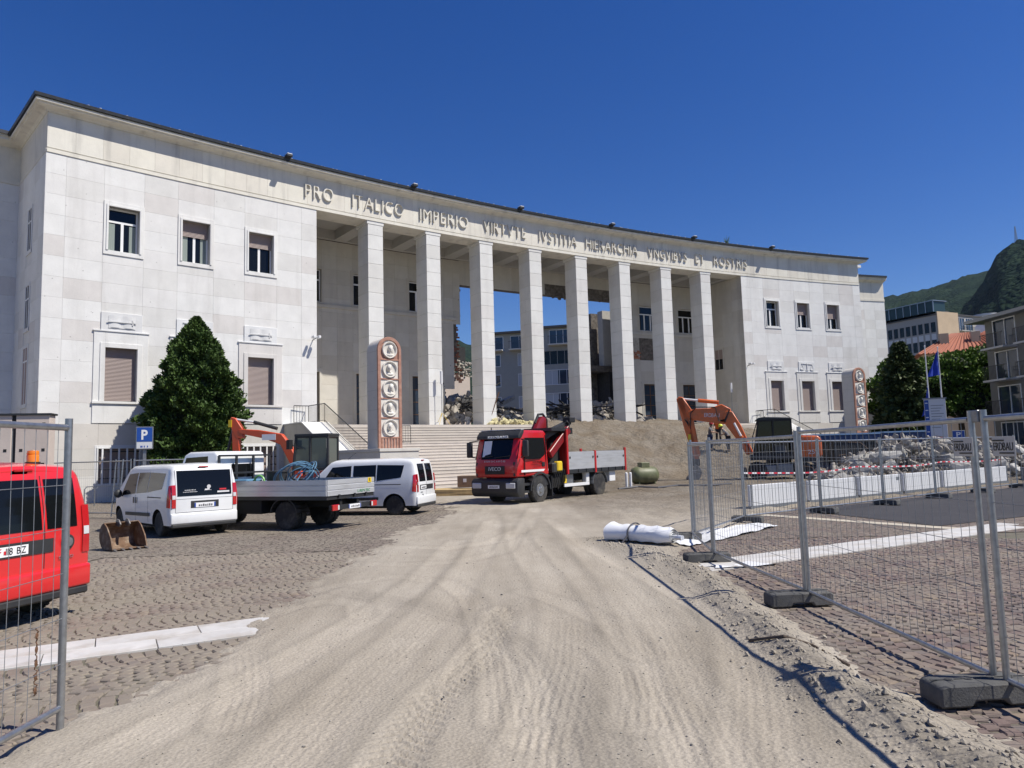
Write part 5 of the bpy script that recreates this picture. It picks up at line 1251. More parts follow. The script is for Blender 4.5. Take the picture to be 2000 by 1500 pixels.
van('panel_van', 'white van with full-width dark rear window and stickers, beside the flatbed truck', 'paint_white', 'tailgate', (-7.15, 16.94, 0), R_(135), .885, .35)
van('panel_van', 'white van with two rear doors parked behind the flatbed truck tailboard', 'paint_white', 'barn', (-2.62, 21.75, 0), R_(166), .875, .2)
van('panel_van', 'red van with amber roof beacon behind the left fence panel', 'paint_red_van', 'barn_red', (-5.16, 7.82, 0), R_(165), .92, 0)
# ---------------------------------------------------------------- white flatbed lorry
def flatbed(loc, rz, k):
    root = empty('flatbed_truck', loc, rz, 'white cab flatbed truck with grey aluminium drop sides and coiled blue hoses', 'truck'); root.scale = (k, k, k)
    # origin on the rear axle
    B0, B1, hw, zb, zt = -1.25, 2.35, 1.0, .86, 1.26
    ch = MB()
    for y in (-.36, .36): ch.box(-1.2, 4.2, y - .05, y + .05, .55, .72)
    for x in (-.9, .3, 1.5, 2.6): ch.box(x, x + .1, -.36, .36, .57, .70)
    ch.box(.9, 1.7, .5, .95, .4, .75); ch.box(.8, 1.9, -.95, -.5, .35, .78)
    ch.build('chassis', MATS['underbody'], root)
    bed = MB().box(B0, B1, -hw, hw, .76, .86).build('bed', MATS['dark_metal'], root)
    def board(nm, x0, y0, x1, y1):
        d = Vector((x1 - x0, y1 - y0, 0)).normalized(); n = Vector((d.y, -d.x, 0)); mbs = MB(); zs = [zb, zb + .015, zb + .12, zb + .135, zb + .25, zb + .265, zb + .385, zt]
        pf = [(0, zb), (.03, zb), (.03, zb + .115), (.018, zb + .125), (.018, zb + .14), (.03, zb + .15), (.03, zb + .25), (.018, zb + .26), (.018, zb + .275), (.03, zb + .285), (.03, zt), (0, zt)]
        m = len(pf); vs = []
        for px, py in ((x0, y0), (x1, y1)): vs += [(px + n.x * o, py + n.y * o, z) for o, z in pf]
        mbs.add(vs, [(i, (i + 1) % m, m + (i + 1) % m, m + i) for i in range(m)] + [tuple(range(m)), tuple(reversed(range(m, 2 * m)))])
        return mbs.build(nm, MATS['aluminium'], root, fixn=True)
    board('side_board', B1, hw, B0, hw); board('side_board', B0, -hw, B1, -hw)
    tb = board('tail_board', B0, hw, B0, -hw)
    text_local('L-REM-TEC', 'green_print', .56, .07, tb, (B0 - .036, -.52, zb + .035), (R_(90), 0, R_(-90)), ext=.002)
    MB().box(B0 - .038, B0 - .032, -.86, -.70, zt - .13, zt - .005).build('sign', MATS['yellow_paint'], tb)
    text_local('R', 'black_print', .06, .09, tb, (B0 - .042, -.78, zt - .11), (R_(90), 0, R_(-90)), ext=.001)
    for y in (.55, -.1, -.6): MB().box(B0 - .06, B0 - .02, y - .03, y + .03, zb - .06, zb + .02).build('latch', MATS['dark_metal'], tb)
    hb = MB()      # headboard frame behind the cab
    for y in (-.95, -.32, .32, .95): hb.box(B1 + .02, B1 + .07, y - .03, y + .03, .86, 1.95)
    for z in (1.45, 1.93): hb.box(B1 + .015, B1 + .075, -.95, .95, z, z + .05)
    hb.build('headboard', MATS['dark_metal'], root)
    cab = MB().prism([(2.5, .55), (4.15, .5), (4.22, .9), (4.1, 1.25), (3.75, 2.0), (3.55, 2.08), (2.6, 2.08), (2.5, 1.98)], 1, -.9, .9).build('cab', MATS['paint_white'], root, bev=.09, seg=3)
    MB().box(2.485, 2.497, -.4, .4, 1.35, 1.72).build('rear_window', MATS['glass_dark'], cab)
    for s in (1, -1):
        y = s * .905; MB().add([(2.85, y, 1.3), (3.95, y, 1.25), (3.66, y, 1.92), (2.85, y, 1.95)], [(0, 1, 2, 3)]).build('side_window', MATS['glass_dark'], cab)
        MB().box(3.95, 4.1, s * 1.02 - .07, s * 1.02 + .07, 1.3, 1.62).build('mirror', MATS['plastic_dark'], cab, bev=.02)
        wheel(root, 3.45, s * .78, .33, .2, s, 'dark_metal'); wheel(root, .15, s * .8, .36, .2, s, 'dark_metal', dish=.1)
        wheel(root, .15, s * .57, .36, .2, s, 'dark_metal')
        mg = MB()
        for i in range(10):
            t0, t1 = math.pi * (.05 + .9 * i / 10), math.pi * (.05 + .9 * (i + 1) / 10)
            mg.hexa([(.15 + .43 * math.cos(t), s * y_, .36 + .43 * math.sin(t)) for y_ in (.48, .98) for t in (t0, t1)] + [(.15 + .45 * math.cos(t), s * y_, .36 + .45 * math.sin(t)) for y_ in (.48, .98) for t in (t0, t1)])
        mg.build('mudguard', MATS['plastic_dark'], root)
    rb = MB().box(-1.35, -1.28, -.95, .95, .5, .62).box(-1.3, -1.1, -.3, .3, .52, .6).build('light_bar', MATS['dark_metal'], root)
    for s in (1, -1):
        MB().box(-1.4, -1.35, s * .82 - .13, s * .82 + .13, .49, .64).build('tail_light', MATS['lamp_red'], rb, bev=.01)
        MB().box(-1.405, -1.39, s * .72 - .03, s * .72 + .03, .51, .62).build('reversing_lamp', MATS['lamp_clear'], rb)
    p = MB().box(-1.37, -1.36, -.26, .26, .5, .61).build('number_plate', MATS['plate_white'], rb)
    smudge(p, 'seat_grey', -1.372, 0, .525, .38, .06)
    for y in (-.25, .23): MB().box(-1.375, -1.37, y, y + .03, .503, .607).build('plate_band', MATS['blue_print'], p)
    return root
fb = flatbed((-5.05, 18.35, 0), R_(156), .93)
FM = W(fb)
def on_bed(mb, name, m, label, cat, **kw):
    mb.v = [tuple(FM @ Vector(q)) for q in mb.v]; o = mb.build(name, MATS[m], **kw); return tag(o, label, cat)
hz = MB(); rg = random.Random(4)
for k in range(9):
    r = .42 + rg.uniform(-.08, .1); c = Vector((.35 + rg.uniform(-.12, .12), .15 + rg.uniform(-.25, .25), 1.28 + rg.uniform(-.02, .14))); tl = rg.uniform(.5, 1.0); az = rg.uniform(0, 3.1)
    pts = []
    for i in range(28):
        t = 2 * math.pi * i / 28; v = Vector((r * math.cos(t), r * math.sin(t) * 1.0, 0)); v = Matrix.Rotation(az, 3, 'Z') @ (Matrix.Rotation(tl, 3, 'X') @ v); v.z = max(v.z, -.32); pts.append(c + v)
    hz.tube(pts, .014, 6, closed=True)
on_bed(hz, 'hose_coil', 'hose_blue', 'tangled coil of blue hoses on the flatbed truck', 'hose', smooth=True)
on_bed(MB().tube([Vector((1.35 + .17 * math.cos(t), .55, 1.22 + .17 * math.sin(t))) for t in np.linspace(0, 6.28, 20)[:-1]], .03, 8, closed=True), 'hose_ring', 'hose_green', 'green hose ring on the flatbed truck', 'hose', smooth=True)
on_bed(MB().lathe([(.24, .86), (.27, 1.45), (.29, 1.46), (.29, 1.5), (.26, 1.5), (.001, 1.47)], (1.15, .1, 0), n=20), 'barrel', 'plastic_dark', 'black plastic barrel on the flatbed truck bed', 'barrel', smooth=True, fixn=True)
on_bed(MB().box(1.55, 2.25, .2, .8, .87, 1.3).box(1.6, 2.1, -.7, 0, .87, 1.22), 'toolbox', 'hose_blue', 'low blue box behind the flatbed truck cab', 'box', bev=.03)
on_bed(MB().tube([(-.2, .5, .95), (.5, .3, 1.35), (1.0, -.2, 1.5)], .03, 8).tube([(-.4, .1, .95), (.3, -.2, 1.2), (.9, -.5, 1.25)], .04, 8), 'pipe_pair', 'plastic_dark', 'dark bent pipes among the hoses on the flatbed truck', 'pipes', smooth=True)
# ---------------------------------------------------------------- red lorry with loading crane
def lorry(loc, rz, k):
    root = empty('crane_truck', loc, rz, 'red cab tipper truck with folded loading crane and aluminium side boards', 'truck'); root.scale = (k, k, k)
    WB = 4.3   # origin on the ground under the front axle, rear axle at -WB
    H = 2.72
    sidep = [(-.62, .62), (-.55, 1.0), (.55, 1.0), (.60, .9), (1.28, .9), (1.33, 1.25), (1.28, 1.65), (1.02, 2.45), (.92, 2.62), (.7, 2.70), (-.5, 2.70), (-.62, 2.60)]
    sidep = [(-.62, 1.02), (1.30, .98), (1.34, 1.3), (1.28, 1.66), (1.03, 2.44), (.94, 2.60), (.74, 2.68), (-.48, 2.68), (-.62, 2.58)]
    cab = MB().prism(sidep, 1, -1.06, 1.06)
    cab.v = [(x, y * (1 - .06 * max(0, (z - 1.5) / 1.2) - (.10 * max(0, (x - .7) / .6) ** 2 if z < 1.7 else .04)), z) for x, y, z in cab.v]
    cab = cab.build('cab', MATS['paint_red'], root, bev=.07, seg=3, fixn=True)
    MB().box(-.60, .42, -1.05, 1.05, .62, 1.04).build('cab_floor', MATS['plastic_dark'], root, bev=.03)
    def fx(z): return float(np.interp(z, [.98, 1.3, 1.66, 2.44, 2.6], [1.30, 1.34, 1.28, 1.03, .94]))
    ws = MB(); rows = []
    for j in range(6):
        z = 1.64 + .74 * j / 5; rows.append([(fx(z) + .014 - .05 * abs(t) ** 4, t * (.985 - .02 * j / 5), z) for t in np.linspace(-1, 1, 9)])
    wso = ws.grid(rows).build('windscreen', MATS['glass_dark'], cab, smooth=True)
    MB().bar((1.31, -.75, 1.70), (1.29, -.1, 1.76), .025).bar((1.31, .0, 1.70), (1.29, .65, 1.76), .025).build('wiper', MATS['black'], wso)
    MB().add([(fx(1.78) + .02, -.62, 1.74), (fx(1.78) + .02, -.25, 1.74), (fx(2.25) + .02, -.25, 2.32), (fx(2.25) + .02, -.62, 2.32)], [(0, 1, 2, 3)]).build('painted_reflection', MATS['plate_white'], wso)  # pale reflection in the windscreen, put in as a flat white panel
    vz = MB().prism([(.95, 2.40), (1.16, 2.38), (1.14, 2.5), (1.0, 2.66), (.8, 2.72), (.8, 2.60)], 1, -.98, .98).build('sun_visor', MATS['plastic_dark'], cab, bev=.03, seg=2)
    text_local('KERSCHBAUMER', 'white_print', .95, .09, vz, (1.165, .05, 2.405), (R_(82), 0, R_(90)), ext=.008, off=.01)
    MB().box(.78, .95, -.95, .95, 2.70, 2.72).build('roof_rail', MATS['lamp_white'], cab)
    MB().cyl((.6, -.7, 2.68), (.6, -.7, 2.85), .02).build('aerial', MATS['black'], cab)
    gr = MB().box(1.325, 1.355, -.46, .46, 1.10, 1.40).build('grille', MATS['black'], cab, bev=.02)
    text_local('IVECO', 'silver_print', .56, .13, gr, (1.366, .02, 1.235), (R_(88), 0, R_(90)), ext=.008)
    for z in (1.14, 1.19): MB().box(1.355, 1.365, -.44, .44, z, z + .02).build('grille_bar', MATS['plastic_dark'], gr)
    text_local('EUROCARGO', 'silver_print', .95, .06, cab, (1.33, 0, 1.54), (R_(80), 0, R_(90)), ext=.006, gap=.35)
    for s in (1, -1):
        MB().box(1.16, 1.32, s * .86 - .06, s * .86 + .06, 1.02, 1.55).build('corner_vane', MATS['plastic_dark'], cab, bev=.03)
        y = s * 1.065
        rows = [[(x, s * (1.062 - .06 * max(0, (z - 1.5) / 1.2)) + s * .006 - s * .035, z) for x in np.linspace(a, b, 6)] for z, a, b in ((1.62, -.1, .78), (1.78, -.42, .98), (2.1, -.42, .93), (2.4, -.42, .80))]
        MB().grid(rows).build('side_window', MATS['glass_dark'], cab, smooth=True)
        MB().box(-.60, 1.1, s * 1.03 - .003, s * 1.03 + .003, 1.16, 1.24).build('stripe', MATS['white_print'], cab)
        MB().box(-.48, -.46, s * 1.02 - .02, s * 1.02 + .02, 1.05, 2.5).build('door_gap', MATS['black'], cab)
        MB().box(.84, .86, s * 1.0 - .02, s * 1.0 + .02, 1.05, 1.7).build('door_gap', MATS['black'], cab)
        MB().box(-.38, -.2, s * 1.03 - .015, s * 1.03 + .015, 1.34, 1.5).build('door_handle', MATS['black'], cab, bev=.01)
        ar = MB().bar((1.0, s * 1.0, 2.35), (1.2, s * 1.3, 2.3), .04).bar((1.05, s * 1.0, 1.7), (1.2, s * 1.3, 1.75), .04).build('mirror_arm', MATS['black'], cab)
        MB().box(1.12, 1.24, s * 1.3 - .12, s * 1.3 + .12, 1.72, 2.3).build('mirror', MATS['plastic_dark'], ar, bev=.04, seg=2)
        # bumper, lamps, step, arch
        hl = MB().box(1.36, 1.45, s * .78 - .22, s * .78 + .2, .60, .80).build('headlight', MATS['lamp_clear'], root, bev=.02)
        ag = MB()
        for i in range(12):
            t0, t1 = math.pi * i / 12, math.pi * (i + 1) / 12
            ag.hexa([(.60 * math.cos(t), s * y_, .48 + .60 * math.sin(t)) for y_ in (.72, 1.1) for t in (t0, t1)] + [(.66 * math.cos(t), s * y_, .48 + .66 * math.sin(t)) for y_ in (.72, 1.1) for t in (t0, t1)])
        ag.build('wheel_arch', MATS['plastic_dark'], root, fixn=True)
        MB().box(.62, 1.2, s * .78 - .2, s * .98 + .05 * s, .42, .5).box(.62, 1.2, s * .78 - .2, s * .98 + .05 * s, .68, .76).build('step', MATS['plastic_dark'], root)
        MB().box(-.75, -.7, s * .75 - .28, s * .75 + .35, .22, .95).build('mud_flap', MATS['black'], root)
        wheel(root, 0, s * .93, .48, .28, s, 'alloy', dish=-.04, spokes=8, rr=.55)
        wheel(root, -WB, s * .95, .48, .26, s, 'dark_metal', dish=.14, spokes=8, rr=.58); wheel(root, -WB, s * .66, .48, .26, s, 'dark_metal')
        mg = MB()
        for i in range(10):
            t0, t1 = math.pi * (.02 + .96 * i / 10), math.pi * (.02 + .96 * (i + 1) / 10)
            mg.hexa([(-WB + .58 * math.cos(t), s * y_, .48 + .58 * math.sin(t)) for y_ in (.55, 1.1) for t in (t0, t1)] + [(-WB + .60 * math.cos(t), s * y_, .48 + .60 * math.sin(t)) for y_ in (.55, 1.1) for t in (t0, t1)])
        mg.build('mudguard', MATS['galv_dull'], root, fixn=True)
        MB().box(-3.55, -1.7, s * 1.0 - .02, s * 1.0 + .02, .5, .62).build('side_guard', MATS['lamp_white'], root)
        MB().box(-3.6, -3.35, s * .9 - .1, s * .9 + .1, .62, 1.05).build('valve_box', MATS['lamp_white'], root, bev=.02)
        MB().box(-2.4, -1.9, s * .85 - .14, s * .85 + .14, .62, .98).build('battery_box', MATS['galv'], root, bev=.02)
        MB().box(-1.9, -1.75, s * .95 - .05, s * .95 + .05, .64, .95).build('marker_box', MATS['yellow_paint'], root, bev=.01)
        MB().box(-5.75, -5.25, s * .85 - .15, s * .85 + .15, .55, 1.0).build('toolbox', MATS['lamp_white'], root, bev=.02)
    text_local('KERSCHBAUMER', 'black_print', .62, .07, cab, (.1, 1.045, 1.48), (R_(90), 0, R_(180)), ext=.004)
    for z in (1.41, 1.37): MB().box(-.15, .35, 1.042, 1.046, z, z + .012).build('print', MATS['black_print'], cab)
    bp_ = MB().prism([(.95, .28), (1.32, .30), (1.42, .45), (1.42, .86), (1.3, .96), (.95, .96)], 1, -1.07, 1.07).build('bumper', MATS['plastic_dark'], root, bev=.05, seg=2)
    pt = MB().box(1.42, 1.43, -.26, .26, .60, .72).build('number_plate', MATS['plate_white'], bp_)
    smudge(pt, 'seat_grey', 1.433, 0, .63, .4, .06)
    fr = MB()
    for y in (-.42, .42): fr.box(-6.5, 1.0, y - .05, y + .05, .68, .92)
    for x in (-5.8, -4.9, -3.6, -2.4, -1.2): fr.box(x, x + .1, -.42, .42, .7, .9)
    fr.box(-1.6, -.75, -.9, .9, .5, 1.0); fr.box(-WB - .12, -WB + .12, -.9, .9, .38, .58)
    fr.build('chassis', MATS['underbody'], root)
    # body
    B0, B1, hw, zb, zt = -6.5, -1.75, 1.13, 1.14, 1.86
    MB().box(B0, B1, -hw, hw, 1.0, 1.14).build('bed', MATS['dark_metal'], root)
    for s in (1, -1):
        for a_, b_ in ((B0 + .1, -3.95), (-3.83, B1 - .1)):
            bd = MB(); y0, y1 = s * (hw - .03), s * hw
            for i in range(3):
                z0 = zb + .02 + i * .23; bd.box(a_, b_, min(y0, y1), max(y0, y1), z0, z0 + .226)
            bo = bd.build('side_board', MATS['aluminium'], root, bev=.004)
            for x in (a_ + .12, b_ - .12): MB().lathe([(.001, 0), (.05, 0), (.05, s * .012), (.001, s * .012)], (0, 0, 0), 'y', 12).build('latch_ring', MATS['dark_metal'], bo, fixn=True).location = (x, s * (hw + .002), 1.62)
        for x in (B0, -3.95, B1 - .1): MB().box(x, x + .11, s * hw - .05, s * hw + .03, .98, zt + (.12 if x != -3.95 else .02) + (.75 if x == B1 - .1 else 0)).build('stake', MATS['paint_red'], root, bev=.01)
        for i in range(7): MB().box(B0 + .3 + i * .6, B0 + .36 + i * .6, s * hw - .01, s * hw + .03, 1.05, 1.16).build('hinge', MATS['dark_metal'], root)
    MB().box(B0 - .03, B0, -hw, hw, zb, zt).build('tail_board', MATS['aluminium'], root)
    MB().box(B1 - .06, B1, -hw, hw, zb, 2.6).build('front_board', MATS['paint_crane'], root, bev=.01)
    # folded loading crane between cab and body
    cr = MB().box(-1.55, -.9, -.35, .35, .95, 1.6).cyl((-1.2, 0, 1.5), (-1.2, 0, 2.55), .2, n=16).build('crane_base', MATS['plastic_dark'], root, bev=.02)
    MB().prism([(-.72, 2.6), (-.95, 2.7), (-1.25, 3.12), (-1.5, 3.28), (-1.72, 3.2), (-1.72, 2.75), (-1.5, 2.55)], 1, -.02, .26).build('crane_arm', MATS['paint_crane'], root, bev=.04, seg=2)
    MB().tube([(-1.05, .16, 3.0), (-1.3, .16, 3.34), (-1.6, .16, 3.36), (-1.85, .16, 3.15), (-1.85, .16, 2.7)], .05, 8).build('crane_hose', MATS['black'], root, smooth=True)
    MB().hexa([(-.8, .55, 2.35), (-.8, .85, 2.35), (-2.6, .85, 2.95), (-2.6, .55, 2.95), (-.8, .55, 2.6), (-.8, .85, 2.6), (-2.6, .85, 3.1), (-2.6, .55, 3.1)]).build('crane_jib', MATS['plastic_dark'], root, fixn=True)
    MB().bar((-.75, 1.0, 1.75), (-2.2, .95, 2.75), .16, .30).build('crane_boom', MATS['paint_crane'], root, bev=.02)
    MB().prism([(-1.0, 1.05), (-1.75, 1.05), (-2.3, 2.7), (-1.9, 2.75), (-1.2, 2.2)], 1, .5, .8).build('crane_column', MATS['underbody'], root, bev=.03)
    hk = MB().tube([(-2.25, .9, 2.75), (-2.35, .9, 2.95), (-2.15, .9, 3.05)], .06, 8).box(-2.45, -2.2, .8, 1.0, 2.55, 2.8).box(-2.75, -2.35, .6, .95, 3.02, 3.22)
    hk.build('crane_hook', MATS['black'], root, bev=.02)
    MB().box(-1.9, -.8, -1.1, 1.1, 2.66, 2.78).build('outrigger_beam', MATS['dark_metal'], root)
    MB().box(-1.62, -.9, .45, 1.05, 1.05, 1.45).build('oil_tank', MATS['plastic_dark'], root, bev=.05)
    MB().box(-1.5, -1.15, .9, 1.1, 1.12, 1.5).build('control_box', MATS['yellow_paint'], root, bev=.04)
    tb_ = MB()
    for k in range(6): tb_.tube([(-1.0 - .1 * k, .95, 1.3), (-1.02 - .12 * k, 1.08, .9 + .05 * k), (-1.2 - .1 * k, 1.05, .45 + .06 * k), (-1.5 - .05 * k, .9, .6)], .018, 6)
    tb_.build('hoses', MATS['black'], root, smooth=True)
    return root
lr = lorry((.08, 25.04, 0), R_(233), .905); LM = W(lr)
def on_lorry(mb, name, m, label, cat, **kw):
    mb.v = [tuple(LM @ Vector(q)) for q in mb.v]; return tag(mb.build(name, MATS[m], **kw), label, cat)
on_lorry(MB().prism([(-3.05, 1.2), (-3.0, 2.3), (-3.12, 2.45), (-3.3, 2.42), (-3.36, 2.2), (-3.4, 1.2)], 1, -.5, -.2), 'grab_bracket', 'yellow_paint', 'yellow grab bracket standing in the crane truck bed', 'bracket', bev=.02)
on_lorry(MB().tube([(-2.5, -.4, 1.8), (-2.45, -.4, 2.3), (-2.7, -.4, 2.5), (-2.95, -.4, 2.3), (-2.95, -.4, 1.6)], .05, 8).box(-2.9, -2.55, -.7, -.1, 1.2, 2.0), 'rotator', 'plastic_dark', 'black rotator with hose loop in the crane truck bed', 'machine part', smooth=True)
on_lorry(MB().tube([(-1.95, .2, 1.95), (-2.9, -.1, 1.92)], .06, 8).tube([(-1.9, -.3, 1.9), (-2.9, -.5, 1.88)], .05, 8), 'prop_bundle', 'rust', 'rusty props lying in the crane truck bed', 'props')
mat('glass_cab', (.10, .12, .11), .08, spec=.6)
# ---------------------------------------------------------------- excavators
def excavator(loc, rz):
    root = empty('excavator', loc, rz, 'large orange wheeled excavator with arched boom and black barred cab', 'excavator')
    uc = MB().box(-1.3, 1.35, -.75, .75, .35, .85).box(-1.75, -1.4, -1.0, 1.0, .15, .7).prism([(1.5, .05), (1.75, .05), (1.72, .6), (1.55, .65)], 1, -1.05, 1.05)
    uc.build('undercarriage', MATS['plastic_dark'], root, bev=.03)
    for x in (1.0, -1.05):
        for s in (1, -1): wheel(root, x, s * .88, .45, .36, s, 'dark_metal', dish=.12, rr=.55)
    MB().box(.15, .75, .75, 1.0, .2, .75).box(-.6, .1, .72, 1.02, .25, .8).build('step_box', MATS['galv_dull'], root, bev=.03)
    MB().cyl((0, 0, .85), (0, 0, 1.0), .6, n=24).build('turntable', MATS['black'], root)
    up = MB().box(-1.5, 1.35, -1.05, 1.05, 1.0, 1.28).box(-1.1, .2, -1.05, -.1, 1.28, 2.1).build('upper_deck', MATS['plastic_dark'], root, bev=.03)
    MB().prism([(-1.0, 1.0), (-1.75, .98), (-1.95, 1.15), (-1.95, 1.95), (-1.8, 2.12), (-1.0, 2.15)], 1, -1.08, 1.08).build('counterweight', MATS['paint_orange'], root, bev=.09, seg=3)
    MB().box(-1.97, -1.0, -1.1, 1.1, .86, 1.12).build('rear_guard', MATS['plastic_dark'], root, bev=.04)
    text_local('25', 'white_print', .3, .2, root, (-1.45, 1.10, 1.25), (R_(90), 0, R_(180)), ext=.004)
    # cab
    cf = MB(); X0, X1, y0, y1, zb, zt = -.62, 1.15, .12, 1.05, 1.28, 2.95
    for x, x2 in ((X0, X0), (.25, .22), (X1, X1 - .28)):
        for y in (y0, y1): cf.bar((x, y, zb), (x2, y, zt), .09, .07)
    for y in (y0, y1):
        for z in (zb + .03, zb + .55, zt - .03): cf.bar((X0, y, z), (X1 - (.28 if z > 2.5 else .1), y, z), .08, .08)
    for x, z in ((X0, zb), (X0, zt), (X1 - .28, zt), (X1, zb)): cf.bar((x, y0, z), (x, y1, z), .08, .08)
    cabo = cf.build('cab_frame', MATS['black'], root, bev=.012)
    MB().prism([(X0 - .08, zt), (X1 - .1, zt - .02), (X1 - .25, zt + .12), (.6, zt + .16), (X0, zt + .1)], 1, y0 - .05, y1 + .05).build('cab_roof', MATS['dark_metal'], cabo, bev=.03)
    MB().box(X0 + .03, X1 - .35, y0 + .03, y0 + .05, zb, zt).build('cab_back_glass', MATS['glass_dark'], cabo)
    MB().add([(X0 + .04, y1 - .01, zb + .55), (.2, y1 - .01, zb + .55), (.2, y1 - .01, zt), (X0 + .04, y1 - .01, zt)], [(0, 1, 2, 3)]).build('window', MATS['glass_dark'], cabo)
    MB().add([(.28, y1 - .01, zb), (X1 - .03, y1 - .01, zb), (X1 - .3, y1 - .01, zt), (.28, y1 - .01, zt)], [(0, 1, 2, 3)]).build('window', MATS['glass_dark'], cabo)
    MB().box(-.35, .2, .35, .85, 1.3, 1.75).prism([(-.4, 1.7), (-.2, 1.7), (-.3, 2.4), (-.48, 2.4)], 1, .35, .85).build('seat', MATS['seat_grey'], cabo, bev=.04)
    gd = MB()
    for k in range(9): y = y0 + (y1 - y0) * k / 8; gd.tube([(X1 + .06, y, zb + .25), (X1 + .02, y, zb + .9), (X1 - .24, y, zt + .02), (.55, y, zt + .18)], .018, 6)
    for x, z in ((X1 + .06, zb + .3), (X1 + .02, zb + .9), (X1 - .24, zt + .02)): gd.bar((x, y0, z), (x, y1, z), .04, .04)
    gd.build('cab_guard', MATS['black'], cabo)
    # boom in two pieces, dipper, cylinders
    def plate(nm, pts, w, m='paint_orange', y=-.25, bev=.03):
        pts = [(x if x < 1.5 else 1.5 + (x - 1.5) * .87, z) for x, z in pts]; return MB().prism(pts, 1, y - w / 2, y + w / 2).build(nm, MATS[m], root, bev=bev, fixn=True)
    plate('boom_foot', [(1.15, 1.35), (1.5, 1.25), (1.95, 2.0), (2.6, 2.85), (2.75, 3.25), (2.5, 3.55), (2.15, 3.5), (1.7, 2.75)], .5)
    b2 = plate('boom', [(2.2, 3.3), (2.65, 2.85), (3.2, 2.95), (4.45, 3.15), (4.75, 3.35), (4.7, 3.6), (4.3, 3.72), (3.4, 3.72), (2.75, 3.9), (2.25, 3.65)], .42)
    text_local('ERDBAU', 'white_print', .75, .2, b2, (3.1, -.03, 3.25), (R_(90), R_(4), R_(180)), ext=.006)
    plate('dipper', [(4.55, 3.2), (4.85, 3.05), (5.1, 3.6), (5.35, 4.2), (5.2, 4.4), (4.95, 4.35), (4.5, 3.7), (4.1, 1.3), (4.35, 1.15), (4.7, 2.4)], .36)
    plate('dipper', [(4.95, 4.35), (5.35, 4.3), (4.95, 2.6), (4.42, 1.0), (4.18, 1.05), (4.5, 2.6)], .34, y=-.24)
    for nm, a, b, r1, r2 in (('dipper_cylinder', (2.9, -.25, 4.0), (5.05, -.25, 4.28), .1, .055), ('boom_cylinder', (1.35, .12, 1.4), (2.1, .12, 2.9), .1, .06), ('boom_cylinder', (1.35, -.62, 1.4), (2.1, -.62, 2.9), .1, .06), ('bucket_cylinder', (4.98, -.25, 3.5), (4.62, -.25, 1.6), .09, .05)):
        a, b = Vector(a), Vector(b)
        for v in (a, b): v.x = v.x if v.x < 1.5 else 1.5 + (v.x - 1.5) * .87
        c_ = a.lerp(b, .55)
        o = MB().cyl(a, c_, r1, n=12).build(nm, MATS['paint_orange'], root, smooth=True); MB().cyl(c_, b, r2, n=10).build('rod', MATS['lamp_white'], o, smooth=True)
    plate('link', [(4.15, .95), (4.4, .85), (4.75, 1.2), (4.65, 1.45), (4.4, 1.5)], .3, 'steel_worn')
    bk = MB(); pf = [(4.6 + .45 * math.cos(t), .42 + .45 * math.sin(t)) for t in np.linspace(1.9, 5.6, 10)]
    for (xa, za), (xb, zb_) in zip(pf[:-1], pf[1:]): bk.add([(xa, -.6, za), (xa, .1, za), (xb, .1, zb_), (xb, -.6, zb_)], [(0, 1, 2, 3)])
    for y in (-.6, .1): bk.add([(x, y, z) for x, z in pf], [tuple(range(len(pf)))])
    bk.build('bucket', MATS['steel_worn'], root).location = (-.4, 0, 0)
    MB().box(4.2, 4.6, -.45, -.05, .75, 1.15).build('coupler', MATS['plastic_dark'], root, bev=.05).location = (-.38, 0, 0)
    hs2 = MB()
    for k in range(4):
        y = -.02 + .022 * k; hs2.tube([(2.3, y, 3.6), (2.6, y + .03, 3.1 - .05 * k), (2.95, y, 3.05), (3.1, y, 3.75), (4.2, y, 3.8), (4.55, y - .02, 3.5), (4.6, y, 2.9 - .08 * k), (4.9, y, 3.2)], .028, 6)
    hs2.v = [(x if x < 1.5 else 1.5 + (x - 1.5) * .87, y, z) for x, y, z in hs2.v]; hs2.build('hydraulic_hoses', MATS['black'], root, smooth=True)
    MB().box(4.2, 4.34, -.065, -.055, 2.05, 2.4).build('warning_sticker', MATS['yellow_paint'], root)
    return root
excavator((13.2, 36.6, .0), R_(163))
